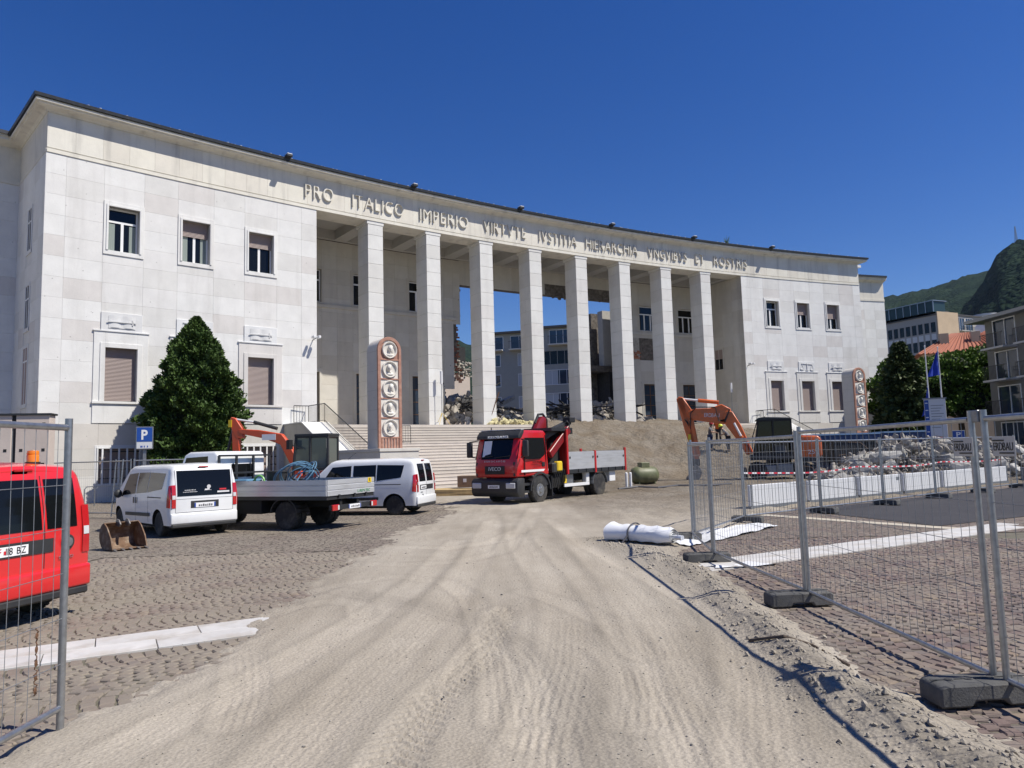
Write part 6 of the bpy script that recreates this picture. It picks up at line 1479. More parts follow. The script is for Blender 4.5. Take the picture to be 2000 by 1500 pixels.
def mini(loc, rz):
    root = empty('mini_excavator', loc, rz, 'compact excavator with orange-red arm and dark cab behind the flatbed truck', 'excavator')
    for s in (1, -1): MB().prism([(-.95, .12), (-.8, .0), (.8, .0), (.95, .12), (1.0, .28), (.85, .45), (-.85, .45), (-1.0, .28)], 1, s * .65 - .17, s * .65 + .17).build('track', MATS['rubber'], root, bev=.03)
    MB().box(-.5, .5, -.6, .6, .2, .55).build('undercarriage', MATS['plastic_dark'], root, bev=.03)
    MB().prism([(-1.05, .6), (.8, .6), (.85, .8), (.3, 1.15), (-.6, 1.35), (-1.0, 1.25)], 1, -.75, .75).build('upper_deck', MATS['paint_orange_red'], root, bev=.05, seg=2)
    cf = MB(); X0, X1, y0, y1, zb, zt = -.6, .62, -.05, .75, .8, 2.4
    for x, x2 in ((X0, X0), (0, 0), (X1, X1 - .14)):
        for y in (y0, y1): cf.bar((x, y, zb), (x2, y, zt), .09, .07)
    for z in (zb, zb + .55, zt):
        for y in (y0, y1): cf.bar((X0, y, z), (X1 - (.14 if z == zt else .03), y, z), .08, .09)
        cf.bar((X0, y0, z), (X0, y1, z), .08, .08)
    cf.box(X0 - .05, X1 - .1, y0 - .06, y1 + .06, zt, zt + .09)
    c = cf.build('cab_frame', MATS['dark_metal'], root, bev=.015)
    for a, b in ((X0 + .05, -.05), (.05, X1 - .1)): MB().add([(a, y1, zb + .58), (b, y1, zb + .58), (b, y1, zt - .05), (a, y1, zt - .05)], [(0, 1, 2, 3)]).build('window', MATS['glass_cab'], c)
    MB().add([(X0, y0 + .06, zb + .58), (X0, y1 - .06, zb + .58), (X0, y1 - .06, zt - .05), (X0, y0 + .06, zt - .05)], [(0, 1, 2, 3)]).build('window', MATS['glass_cab'], c)
    MB().box(-.45, .0, .1, .6, .8, 1.25).box(-.5, -.35, .1, .6, 1.2, 1.85).build('seat', MATS['seat_grey'], c, bev=.05)
    def plate(nm, pts, w, y=-.45): return MB().prism(pts, 1, y - w / 2, y + w / 2).build(nm, MATS['paint_orange_red'], root, bev=.02, fixn=True)
    bm_ = plate('boom', [(.7, .75), (.95, .7), (1.25, 1.55), (1.6, 2.2), (2.2, 2.42), (3.1, 2.62), (3.15, 2.78), (2.4, 2.72), (1.55, 2.56), (1.25, 2.2), (.9, 1.5)], .2)
    MB().box(1.75, 2.25, -.345, -.335, 2.36, 2.56).build('decal', MATS['white_print'], bm_)
    plate('dipper', [(2.95, 2.45), (3.2, 2.45), (3.5, 2.95), (3.42, 3.2), (3.25, 3.15), (3.0, 2.8)], .18); plate('dipper', [(3.15, 2.9), (3.4, 2.95), (3.35, 1.7), (3.2, 1.35), (3.05, 1.4)], .17)
    MB().box(3.38, 3.5, -.36, -.34, 2.85, 3.1).build('warning_sticker', MATS['yellow_paint'], root)
    MB().cyl((1.75, -.45, 2.75), (2.6, -.45, 3.0), .06, n=10).build('dipper_cylinder', MATS['plastic_dark'], root); MB().cyl((2.6, -.45, 3.0), (3.3, -.45, 3.12), .035, n=8).build('cylinder_rod', MATS['lamp_white'], root)
    MB().cyl((3.35, -.45, 2.9), (3.6, -.45, 1.9), .05, n=8).build('bucket_cylinder', MATS['plastic_dark'], root)
    MB().prism([(3.0, 1.4), (3.4, 1.35), (3.5, .9), (3.2, .6), (2.8, .75)], 1, -.75, -.15).build('bucket', MATS['steel_worn'], root, bev=.02)
    MB().bar((.2, .85, 2.0), (.55, 1.0, 2.15), .03).box(.5, .6, .95, 1.2, 2.0, 2.3).build('mirror', MATS['black'], root)
    return root
mini((-6.45, 24.3, 0), R_(171))
# ================================================================ fences, barriers, small site things
mat('block_rubber', (.085, .085, .083), .9, noise=.25, nscale=10, bump=.3, bscale=60, dirt=(.22, .20, .17), dscale=2, damt=.4)
mat('sign_board', (.45, .44, .42), .6, noise=.08, nscale=5)
mat('film_white', (.78, .79, .80), .35, noise=.05, nscale=4)
mat('film_clear', (.72, .75, .80), .25, noise=.1, nscale=4, trans=.25)
mat('strap', (.05, .05, .06), .6)
mat('timber', (.50, .36, .17), .7, noise=.2, nscale=6, rnd=.12)
mat('carton', (.22, .15, .10), .8, noise=.1)
mat('tape_white', (.75, .74, .74), .5); mat('tape_red', (.62, .03, .05), .5)
mat('container_blue', (.02, .05, .14), .5, noise=.1); mat('container_light', (.22, .36, .55), .5)
mat('sign_blue', (.015, .07, .32), .4); mat('board_white', (.62, .63, .64), .4)
def panel(a, b, label, zt=1.86, za=0., zb=0., group='wire mesh fence panels', pole=.021, post_bottom=0.04):
    a = Vector((a[0], a[1], 0)); b = Vector((b[0], b[1], 0)); L = (b - a).length; rz = math.atan2(b.y - a.y, b.x - a.x)
    r = empty('site_fence', (a.x, a.y, za), rz, label, 'fence', group); sl = (zb - za) / L
    Z = lambda x, z: z + sl * x
    MB().tube([(0, 0, Z(0, post_bottom)), (0, 0, Z(0, zt))], pole, 12).build('post', MATS['galv'], r, smooth=True)
    MB().tube([(L, 0, Z(L, post_bottom)), (L, 0, Z(L, zt))], pole, 12).build('post', MATS['galv'], r, smooth=True)
    MB().tube([(pole, 0, Z(0, zt - .06)), (L / 2, 0, Z(L / 2, zt - .063)), (L - pole, 0, Z(L, zt - .06))], pole * .9, 12).build('top_rail', MATS['galv'], r, smooth=True)
    MB().tube([(pole, 0, Z(0, .15)), (L / 2, 0, Z(L / 2, .147)), (L - pole, 0, Z(L, .15))], pole * .9, 12).build('bottom_rail', MATS['galv'], r, smooth=True)
    wm = MB(); n = int(L / .103); rg = random.Random(int(a.x * 97 + a.y * 31))
    for i in range(1, n):
        x = L * i / n + rg.uniform(-.004, .004); wm.tube([(x, .002, Z(x, .15)), (x + rg.uniform(-.006, .006), .002 + rg.uniform(-.006, .006), Z(x, zt * .5)), (x, .002, Z(x, zt - .07))], .0022, 4, cap=False)
    for z in (.42, .70, .98, 1.26, 1.54): wm.tube([(0, -.004, Z(0, z)), (L / 2, -.004, Z(L / 2, z - .005)), (L, -.004, Z(L, z))], .0024, 4, cap=False)
    wm.build('wire_mesh', MATS['galv_dull'], r); return r
def block(x, y, rz, label, z=0):
    r = empty('ballast_block', (x, y, z), rz, label, 'fence foot', 'black fence feet')
    f = MB().prism([(-.33, .0), (-.12, .0), (-.10, .035), (.10, .035), (.12, .0), (.33, .0), (.33, .12), (.29, .14), (-.29, .14), (-.33, .12)], 1, -.115, .115)
    f.build('body', MATS['block_rubber'], r, bev=.014, seg=1, fixn=True)
    for x_ in (-.2, -.07, .07, .2): MB().lathe([(.03, .139), (.03, .146), (.022, .146), (.022, .141), (.001, .141)], (x_, 0, 0), n=12).build('socket', MATS['block_rubber'], r, fixn=True)
    MB().box(-.32, .32, -.006, .006, .1405, .147).build('rib', MATS['block_rubber'], r); return r
FP = [(3.12, 1.75), (3.07, 4.76), (3.05, 4.86), (3.02, 7.73), (3.01, 7.81), (2.88, 10.8), (2.88, 10.9), (3.15, 13.2)]
panel(FP[0], FP[1], 'nearest wire mesh fence panel at the right picture edge')
panel(FP[2], FP[3], 'right-hand wire mesh panel between the two nearest black feet')
panel(FP[4], FP[5], 'right-hand wire mesh panel running to the fence corner beside the plastic roll', 1.82)
panel(FP[6], FP[7], 'short receding fence panel at the corner beside the white plastic roll', 1.78)
for (x, y), l in (((2.92, 4.81), 'largest black fence foot under the two nearest posts at right'), ((2.92, 7.77), 'black fence foot on the paving, second nearest at right'), ((2.78, 10.86), 'black fence foot at the end of the white stone strip'), ((2.98, 13.3), 'black fence foot behind the white plastic roll')):
    block(x, y, R_(4), l, max(0, zsand(x, y) - .01) if y > 9 else .012)
FQ = [(3.2, 13.3), (5.05, 16.3), (7.5, 18.1), (9.95, 19.9), (12.4, 21.7), (14.85, 23.5), (17.3, 25.3)]
for i in range(6):
    a, b = Vector(FQ[i]), Vector(FQ[i + 1]); d = (b - a).normalized() * .04
    panel(a + d, b - d, ['far fence panel turning away behind the plastic sheet', 'far fence panel before the excavator, left end of the row', 'far fence panel before the excavator cab and white boards', 'far fence panel before the dark asphalt and rubble', 'far fence panel before the middle of the rubble pile', 'far fence panel at the right end of the rubble row'][i], 1.82)
    block(b.x + .05, b.y - .05, math.atan2(d.y, d.x) + 1.57, ['far black foot at the fence bend near the plastic sheet', 'far black foot beside the white boards, first in the row', 'far black foot on the asphalt edge, second in the row', 'far black foot on the asphalt edge, third in the row', 'far black foot near the right end of the boards', 'far black foot at the right end of the fence row'][i], .012)
lp = panel((-2.93, 1.72), (-2.90, 4.75), 'wire mesh fence panel in front of the red van at left', 1.97, pole=.023, post_bottom=-.01)
tw = MB().tube([(2.78 + .008 * math.sin(k * 1.7), .008 * math.cos(k * 1.9), .30 + .012 * k) for k in range(34)], .004, 5)
for k in range(5): tw.sphere((2.78, 0, .33 + .08 * k), (.016, .006, .022), 6, 4)
tw.build('dry_vine', MATS['wood_door'], lp)
cl = MB().box(-.035, .035, -.02, .02, 1.78, 1.86); q = tag(cl.build('fence_clamp', MATS['galv_dull'], bev=.006), 'small grey clamp joining the nearest right fence posts', 'clamp'); q.location = (3.06, 4.81, 0); q.rotation_euler = (0, 0, 1.57)
def erd(q, rz, label):
    r = empty('company_sign', q, rz, label, 'sign', 'company signs on the fence')
    MB().box(-.11, .11, -.003, .003, -.062, .062).build('board', MATS['sign_board'], r, bev=.002)
    for x0, x1, z in ((-.10, .01, .032), (-.04, .10, -.046)): MB().box(x0, x1, -.006, -.0035, z, z + .009).build('bar', MATS['black_print'], r)
    text_local('ERDBAU', 'black_print', .19, .05, r, (0, -.005, -.026), ext=.001)
erd((3.02, 4.92, 1.62), R_(-92) + math.pi * 0, 'grey company sign hung on the fence left of the nearest posts')
erd((3.045, 4.55, 1.62), R_(-92), 'grey company sign hung on the fence right of the nearest posts')
erd((7.9, 18.3, .95), R_(36), 'small grey sign on the far fence before the excavator')
# fence pieces in front of the left wing
for (a, b, l) in (((-18.3, 25.9), (-14.9, 24.3), 'far fence panel before the barred basement windows at left'), ((-14.8, 24.25), (-12.0, 22.9), 'far fence panel behind the excavator bucket'), ((-11.9, 22.9), (-8.9, 24.2), 'far fence panel behind the white van')):
    panel(a, b, l, 1.84)
ln = panel((-12.2, 22.6), (-12.75, 23.2), 'narrow leaning fence gate behind the excavator bucket', 1.84); ln.rotation_euler.x = .06
# white boards along the dig
BA, BB = Vector((6.1, 19.35)), Vector((18.9, 28.2)); bd_ = (BB - BA).normalized(); nb_ = 6; bl_ = (BB - BA).length / nb_
for i in range(nb_):
    q = BA + bd_ * bl_ * (i + .5); r = empty('site_board', (q.x, q.y, 0), math.atan2(bd_.y, bd_.x), ['white low board beside the plastic sheet, first of the row', 'white low board second from the plastic sheet', 'white low board third from the plastic sheet', 'white low board fourth from the plastic sheet', 'white low board fifth from the plastic sheet', 'white low board at the right end of the row'][i], 'barrier', 'white boards along the excavation'); h = bl_ / 2
    MB().box(-h + .06, h - .06, -.04, .04, .1, .66).build('panel', MATS['board_white'], r, bev=.015)
    MB().box(-h + .05, h - .05, -.06, .06, .0, .1).build('base_rail', MATS['galv_dull'], r)
    for x in (-h + .12, h - .12): MB().box(x - .02, x + .02, -.055, .055, .1, .67).build('upright', MATS['galv_dull'], r)
    if i % 2 == 0: MB().box(h - .38, h - .2, -.047, -.041, .48, .58).build('label', MATS['galv_dull'], r)
bk_ = tag(MB().box(0, .9, -.3, .3, 0, .55).build('pallet_stack', MATS['galv_dull'], bev=.02), 'grey crate behind the rubble at the right edge', 'crate'); bk_.location = (20.3, 29.0, 0); bk_.rotation_euler = (0, 0, .6)
# barrier tape along the dig
tp = empty('barrier_tape', (6.2, 20.5, .9), 0, 'red and white barrier tape strung along the excavation', 'tape')
ta, tb2 = Vector((6.3, 20.2, .95)), Vector((19.5, 29.4, .95)); N_ = 84
rows = [[], []]
for i in range(N_ + 1):
    t = i / N_; q = ta.lerp(tb2, t); q.z += .02 * math.sin(t * 17) - .10 * abs(math.sin(t * 9.0)); rows[0].append((q.x, q.y, q.z - .022)); rows[1].append((q.x, q.y, q.z + .022))
to_ = MB().grid(rows).build('tape', MATS['tape_white'], tp, True); to_.data.materials.append(MATS['tape_red'])
for i, f in enumerate(to_.data.polygons): f.material_index = i % 2
for t in (0, .36, .7, 1.0): q = ta.lerp(tb2, t); MB().cyl((q.x, q.y, 0), (q.x, q.y, .98), .015, n=6).build('stake', MATS['rust'], tp, True)
# rolled plastic
rl = empty('plastic_roll', (2.25, 13.0, 0), R_(-46), 'white plastic sheet roll strapped beside the fence corner', 'plastic roll'); rl.scale = (1, 1.05, .86)
sp_ = []
for i in range(46): t = i / 45 * 5.2 * math.pi; r_ = .075 + .135 * i / 45; sp_.append((r_ * math.cos(t), r_ * math.sin(t)))
rows = []
for j in range(13):
    x = -.72 + 1.34 * j / 12; k = 1 - .35 * max(0, (x - .45) / .2) ** 2 + (.25 * max(0, (-.5 - x) / .25) ** 2); rg = random.Random(j)
    rows.append([(x, y * k * (1 + rg.uniform(-.06, .06)), .215 + z * k * (.95 + .09 * math.sin(j * 2.3 + y * 13))) for y, z in sp_])
MB().grid(rows).build('sheet', MATS['film_white'], rl, smooth=True)
for x in (-.2,): MB().tube([(x, .218 * math.cos(t), .215 + .218 * math.sin(t)) for t in np.linspace(0, 6.283, 22)[:-1]], .014, 5, closed=True).build('strap', MATS['strap'], rl)
MB().tube([(-.2, -.21, .2), (-.24, -.35, .03), (-.3, -.42, .015), (-.33, -.6, .012)], .018, 6).build('strap', MATS['strap'], rl)
MB().cyl((-.3, 0, .2), (.78, 0, .2), .05, n=10).build('core_tube', MATS['film_clear'], rl)
X_, Y_ = np.meshgrid(np.linspace(0, 1, 34), np.linspace(0, 1, 22)); 
sx = 2.55 + 2.6 * X_ + .3 * Y_; sy = 13.05 + 2.6 * X_ ** 1.1 - .9 * Y_ * (1 - .3 * X_) + .35; hzz = np.maximum(0, sand_h(sx.ravel(), sy.ravel()).reshape(sx.shape)) + .015 + .07 * np.abs(fbm(sx * 2.6, sy * 2.6, 4, 71)) * 2
MB().grid([[(sx[i, j], sy[i, j], hzz[i, j]) for j in range(34)] for i in range(22)]).build('plastic_sheet', MATS['film_white'], None, smooth=True)
tag(bpy.data.objects['plastic_sheet'], 'crumpled white plastic sheet lying under the fence corner', 'plastic sheet')
tag(MB().grid([[(2.72 + .3 * i + .05 * math.sin(j * 2), 10.2 + .12 * j + .06 * i, .02 + .03 * math.sin(i * 3 + j)) for i in range(4)] for j in range(3)]).build('paper_scrap', MATS['film_white'], smooth=True), 'white paper scrap on the sand beside a fence foot', 'scrap')
# dark cable on the spoil
tag(MB().tube([(x, y, zsand(x, y) + .02) for x, y in ((4.3, 30.6), (5.2, 31.1), (6.0, 30.9), (7.0, 31.6), (8.2, 31.4), (9.5, 32.2))], .05, 6).build('drain_hose', MATS['strap'], smooth=True), 'dark flat hose lying across the spoil by the green tank', 'hose')
tag(MB().tube([(x, y, zsand(x, y) + .012) for x, y in ((2.45, 5.6), (2.3, 5.9), (2.1, 5.95), (1.9, 6.2))], .012, 6).build('root_stick', MATS['bark'], smooth=True), 'thin dark stick on the sand windrow', 'stick')
# green gas tank
gt = empty('gas_tank', (6.1, 34.5, zsand(6.1, 34.5)), R_(18), 'olive green gas tank lying on the spoil behind the crane truck', 'tank'); gt.scale = (.82, .82, .82)
MB().lathe([(.001, -.85), (.25, -.82), (.42, -.7), (.5, -.5), (.5, .5), (.42, .7), (.25, .82), (.001, .85)], (0, 0, .55), 'x', 24).build('shell', MATS['tank_green'], gt, smooth=True)
MB().box(-.3, .25, -.25, .25, .98, 1.28).build('valve_hood', MATS['tank_green'], gt, bev=.03)
for x in (-.5, .5): MB().box(x - .04, x + .04, -.35, .35, 0, .2).build('foot', MATS['tank_green'], gt)
gb = MB()
for k in range(2): gb.cyl((4.55 + k * .16, 31.6, 0), (4.55 + k * .16, 31.6, .62), .06, n=10)
for k in range(2):
    o = tag(MB().cyl((0, 0, 0), (0, 0, .62), .06, n=12).sphere((0, 0, .62), (.06, .06, .04), 10, 6).build('steel_bottle', MATS['lamp_white'], smooth=True), ['slim steel bottle beside the green tank, nearer the crane truck', 'slim steel bottle beside the green tank, nearer the tank'][k], 'bottle', 'steel bottles by the tank'); o.location = (4.75 + k * .17, 31.2, zsand(4.8, 31.2))
# timber and carton before the stairs
pm = MB().box(-1.25, 1.25, -.1, .1, -.045, .045).mesh('timber_beam', MATS['timber'], bev=.008)
for j in range(3):
    for i in range(5):
        o = inst('timber_beam', pm, None, False, (-2.35 + .07 * i, 29.6 + .24 * i, .05 + j * .1), R_(-12) + random.uniform(-.02, .02)); tag(o, 'yellow timber beam in the low stack before the stairs', 'timber', 'timber stack before the stairs')
o = tag(MB().box(-.55, .55, -.3, .3, 0, .46).build('carton', MATS['carton'], bev=.012), 'brown carton on the timber stack beside the crane truck', 'carton'); o.location = (-1.75, 30.2, .36); o.rotation_euler = (0, 0, R_(-12))
MB().box(-.3, -.16, -.306, -.301, .2, .34).build('label', MATS['plate_white'], o)
# digging bucket on the paving
bu = empty('digger_bucket', (-7.82, 14.7, 0), R_(50), 'rusty excavator bucket lying on the paving between red and white vans', 'bucket'); bu.scale = (.74, .74, .72)
pf = [(-.05 + .36 * math.cos(t), .36 + .36 * math.sin(t)) for t in np.linspace(1.75, 4.9, 11)] + [(.45, .02)]; mb = MB()
for (ya, za), (yb, zb_) in zip(pf[:-1], pf[1:]): mb.hexa([(-.45, ya, za), (.45, ya, za), (.45, yb, zb_), (-.45, yb, zb_)] + [(-.45, ya * 1.06, za + .02), (.45, ya * 1.06, za + .02), (.45, yb * 1.06, zb_ + .02), (-.45, yb * 1.06, zb_ + .02)])
bo_ = mb.build('shell', MATS['rust'], bu, fixn=True); bo_.rotation_euler = (0, 0, math.pi)
for x in (-.45, .42): c = MB().prism([(-y, z) for y, z in pf] + [(-.3, .35), (-.05, .62)], 0, x, x + .03).build('cheek', MATS['rust'], bu, fixn=True)
for k in range(5): MB().hexa([(-.44 + k * .2, -.42, .0), (-.36 + k * .2, -.42, .0), (-.38 + k * .2, -.6, .0), (-.42 + k * .2, -.6, .0), (-.44 + k * .2, -.42, .06), (-.36 + k * .2, -.42, .06), (-.38 + k * .2, -.6, .015), (-.42 + k * .2, -.6, .015)]).build('tooth', MATS['steel_worn'], bu)
for x in (-.14, .1): MB().prism([(-.05, .6), (.2, .62), (.22, .72), (.12, .82), (.0, .8), (-.12, .68)], 0, x, x + .04).build('lug', MATS['steel_worn'], bu, bev=.01)
# parking sign at left
def psign(loc, rz, label, w, h, zt, box=True):
    r = empty('parking_sign', loc, rz, label, 'sign', 'parking signs')
    MB().box(-.05, .05, .03, .13, 0, zt).build('post', MATS['galv_dull'], r)
    MB().box(-w / 2, w / 2, -.04, .04, zt - h, zt).build('cabinet', MATS['galv'], r, bev=.015)
    MB().box(-w / 2 + .03, w / 2 - .03, -.046, -.042, zt - h * .66, zt - .03).build('face', MATS['sign_blue'], r)
    MB().box(-w / 2 + .03, w / 2 - .03, -.046, -.042, zt - h + .03, zt - h * .68).build('face', MATS['board_white'], r)
    text_local('P', 'white_print', w * .36, h * .42, r, (0, -.05, zt - h * .56), ext=.002, off=.03)
    for x in (-.2, -.13, 0, .18): MB().box(x * w - .03 * w, x * w + .03 * w, -.049, -.0465, zt - h * .92, zt - h * .84).build('pictogram', MATS['blue_print'], r)
    return r
psign((-12.75, 25.2, 0), R_(20), 'blue and white parking sign before the thuja tree', .54, .78, 2.95)
psign((24.6, 40.4, 0), R_(-25), 'small blue parking sign behind the rubble at right', .62, .62, 2.25)
# stone slabs wrapped at far left
sb_ = empty('stone_pylon', (-16.5, 22.9, 0), R_(14), 'pinkish stone slab pylon with square holes at the left edge', 'monument')
for x0, x1 in ((-1.4, .72), (.84, 1.78)):
    MB().box(x0, x1, -.25, .25, 0, 3.3).build('slab', MATS['stone_pink'], sb_, bev=.01)
    for x in (x0 + .16, x1 - .16):
        for z in (3.02, 2.2, 1.75): MB().box(x - .045, x + .045, -.256, -.2, z - .045, z + .045).build('hole', MATS['black'], sb_)
MB().box(-1.45, 1.83, -.3, .3, 3.3, 3.36).build('cap', MATS['dark_metal'], sb_)
MB().box(.725, .835, -.2, .2, 0, 3.3).build('mast', MATS['black'], sb_)
# bicycle hoops before the left wing
for k in range(5):
    x = -17.6 + k * 1.1; y = 30.0 + k * .95
    o = tag(MB().tube([(0, 0, 0), (0, 0, .7), (.05, .08, .8), (.15, .3, .8), (.2, .38, .7), (.2, .38, 0)], .022, 8).build('bicycle_hoop', MATS['galv_dull'], smooth=True), ['metal bicycle hoop nearest the left edge', 'metal bicycle hoop second from the left edge', 'metal bicycle hoop third from the left edge', 'metal bicycle hoop fourth from the left edge', 'metal bicycle hoop beside the thuja tree'][k], 'bicycle stand', 'bicycle hoops along the left wing'); o.location = (x, y, 0)
# ---------------------------------------------------------------- rubble behind the boards
def dig_pt(rg):
    t = rg.random(); x = 13.2 + 12.5 * t; y = 30.6 + 3.2 * t + rg.uniform(-1.1, 2.6); hh = 1.75 * math.exp(-((t - .33) / .24) ** 2) + 1.5 * math.exp(-((t - .75) / .3) ** 2); k = math.sin(min(1, max(0, (y - 29.4 - 3.2 * t) / 2.6)) * 1.57)
    return x, y, max(.05, hh * k * rg.uniform(.5, 1))
heap('spoil_rubble', 'grey broken masonry heap behind the white boards at right', 'rubble', dig_pt, 1300, .05, .3, 'rubble', None, 8)
rg = random.Random(77); bms = [chunk_mesh('rubble_block', 'concrete', 900 + i, sub=2) for i in range(7)]
for i in range(64):
    x, y, z = dig_pt(rg); k = rg.uniform(.28, .62)
    o = inst('rubble_block', bms[i % 7], None, False, (x, y - .25, z)); o.scale = (k * 1.4, k, k * .62); o.rotation_euler = (rg.uniform(-.6, .6), rg.uniform(-.6, .6), rg.random() * 6)
    tag(o, 'broken pale concrete block in the rubble heap behind the white boards', 'rubble block', 'concrete blocks in the right rubble heap')
rb_ = MB()
for i in range(40):
    x, y, z = dig_pt(rg); a = rg.random() * 6; rb_.tube([(x, y - .3, z), (x + .3 * math.cos(a), y - .3 + .3 * math.sin(a), z + .3), (x + .7 * math.cos(a + .5), y - .3 + .7 * math.sin(a), z + rg.uniform(.2, .5))], .012, 5)
tag(rb_.build('reinforcement_bars', MATS['rust']), 'bent rusty steel bars sticking out of the right rubble heap', 'steel bars', kind='stuff')
# containers and notice board
def container(loc, rz, l, h, m, label):
    r = empty('container', loc, rz, label, 'container', 'site containers'); MB().box(-l / 2, l / 2, -.9, .9, .1, h).build('body', MATS[m], r, bev=.02)
    for k in range(int(l / .3)): MB().box(-l / 2 + .1 + k * .3, -l / 2 + .22 + k * .3, -.93, -.9, .2, h - .12).build('rib', MATS[m], r)
    MB().box(-l / 2 - .03, l / 2 + .03, -.94, .94, h, h + .09).build('rim', MATS['container_light' if m == 'container_blue' else 'black'], r)
container((20.6, 46.6, 0), R_(-6), 4.6, 2.25, 'container_blue', 'dark blue container left of the distant stele'); container((24.6, 46.2, 0), R_(-6), 2.9, 2.3, 'container_blue', 'dark blue container with light rim right of the distant stele')
container((19.4, 40.3, 0), R_(4), 4.6, 1.75, 'black', 'black open skip behind the rubble heap')
ib = empty('notice_board', (24.7, 42.6, 0), R_(-22), 'white site notice board with blue margin on the right', 'sign')
MB().box(-.55, .55, -.03, .03, 1.7, 4.15).build('board', MATS['board_white'], ib, bev=.01); MB().box(-.54, -.32, -.036, -.031, 1.9, 4.1).build('margin', MATS['sign_blue'], ib)
MB().box(-.62, .62, -.06, .06, 4.15, 4.22).build('frame', MATS['galv_dull'], ib)
for x in (-.5, .5): MB().box(x - .03, x + .03, .03, .09, 0, 4.15).build('post', MATS['galv_dull'], ib)
for k in range(9): MB().box(-.22, .42 - .1 * (k % 3), -.036, -.032, 3.75 - k * .16, 3.79 - k * .16).build('print_line', MATS['galv_dull'], ib)
for k in range(5): MB().box(-.5, -.36, -.041, -.037, 3.9 - k * .42, 3.95 - k * .42).build('print_line', MATS['white_print'], ib)
for x in (0, .1, .2): MB().box(x - .03, x + .08, -.036, -.032, 1.85, 1.93).build('print_line', MATS['red_print'], ib)
# flagpoles
for k, (x, y, h) in enumerate(((27.5, 48, 8.0), (28.35, 48, 7.9))):
    r = empty('flagpole', (x, y, 0), 0, ['pale flagpole left of the pair beside the conifer', 'pale flagpole with blue flag, right of the pair'][k], 'flagpole', 'flagpoles'); MB().tube([(0, 0, 0), (-.02, 0, h * .5), (-.02, 0, h)], [.06, .05, .03], 10).sphere((-.02, 0, h), .05, 8, 6).build('pole', MATS['lamp_white'], r, smooth=True)
    rows = []
    for j in range(9):
        z = (h - .25 - j * .2) if k else (h - 2.6 - j * .2); rows.append([(-.04 - (.10 + .09 * j) * i / 6 * (1 if k else .6), .07 * math.sin(i * 1.6 + j * .5), z - .02 * i * (1 if k else 4)) for i in range(7)])
    MB().grid(rows).build('flag', MATS['flag_blue'], r, smooth=True)
# ---------------------------------------------------------------- workers
mat('skin', (.45, .27, .18), .6); mat('jeans', (.04, .06, .13), .9); mat('shirt_grey', (.13, .13, .14), .9); mat('vest_orange', (.80, .16, .02), .8); mat('trousers_dark', (.03, .03, .035), .9); mat('helmet_red', (.35, .03, .03), .3); mat('helmet_white', (.75, .75, .75), .3); mat('helmet_yellow', (.70, .75, .05), .3); mat('hair', (.03, .02, .015), .8)
def skin_mesh(name, m, parent, V, E, rad, root=0, sub=1):
    me = bpy.data.meshes.new(name); me.from_pydata(V, E, []); me.materials.append(MATS[m]); o = inst(name, me, parent)
    o.modifiers.new('skin', 'SKIN').use_smooth_shade = True
    for i, r in enumerate(rad): me.skin_vertices[0].data[i].radius = (r, r)
    me.skin_vertices[0].data[root].use_root = True
    s = o.modifiers.new('sub', 'SUBSURF'); s.levels = s.render_levels = sub; return o
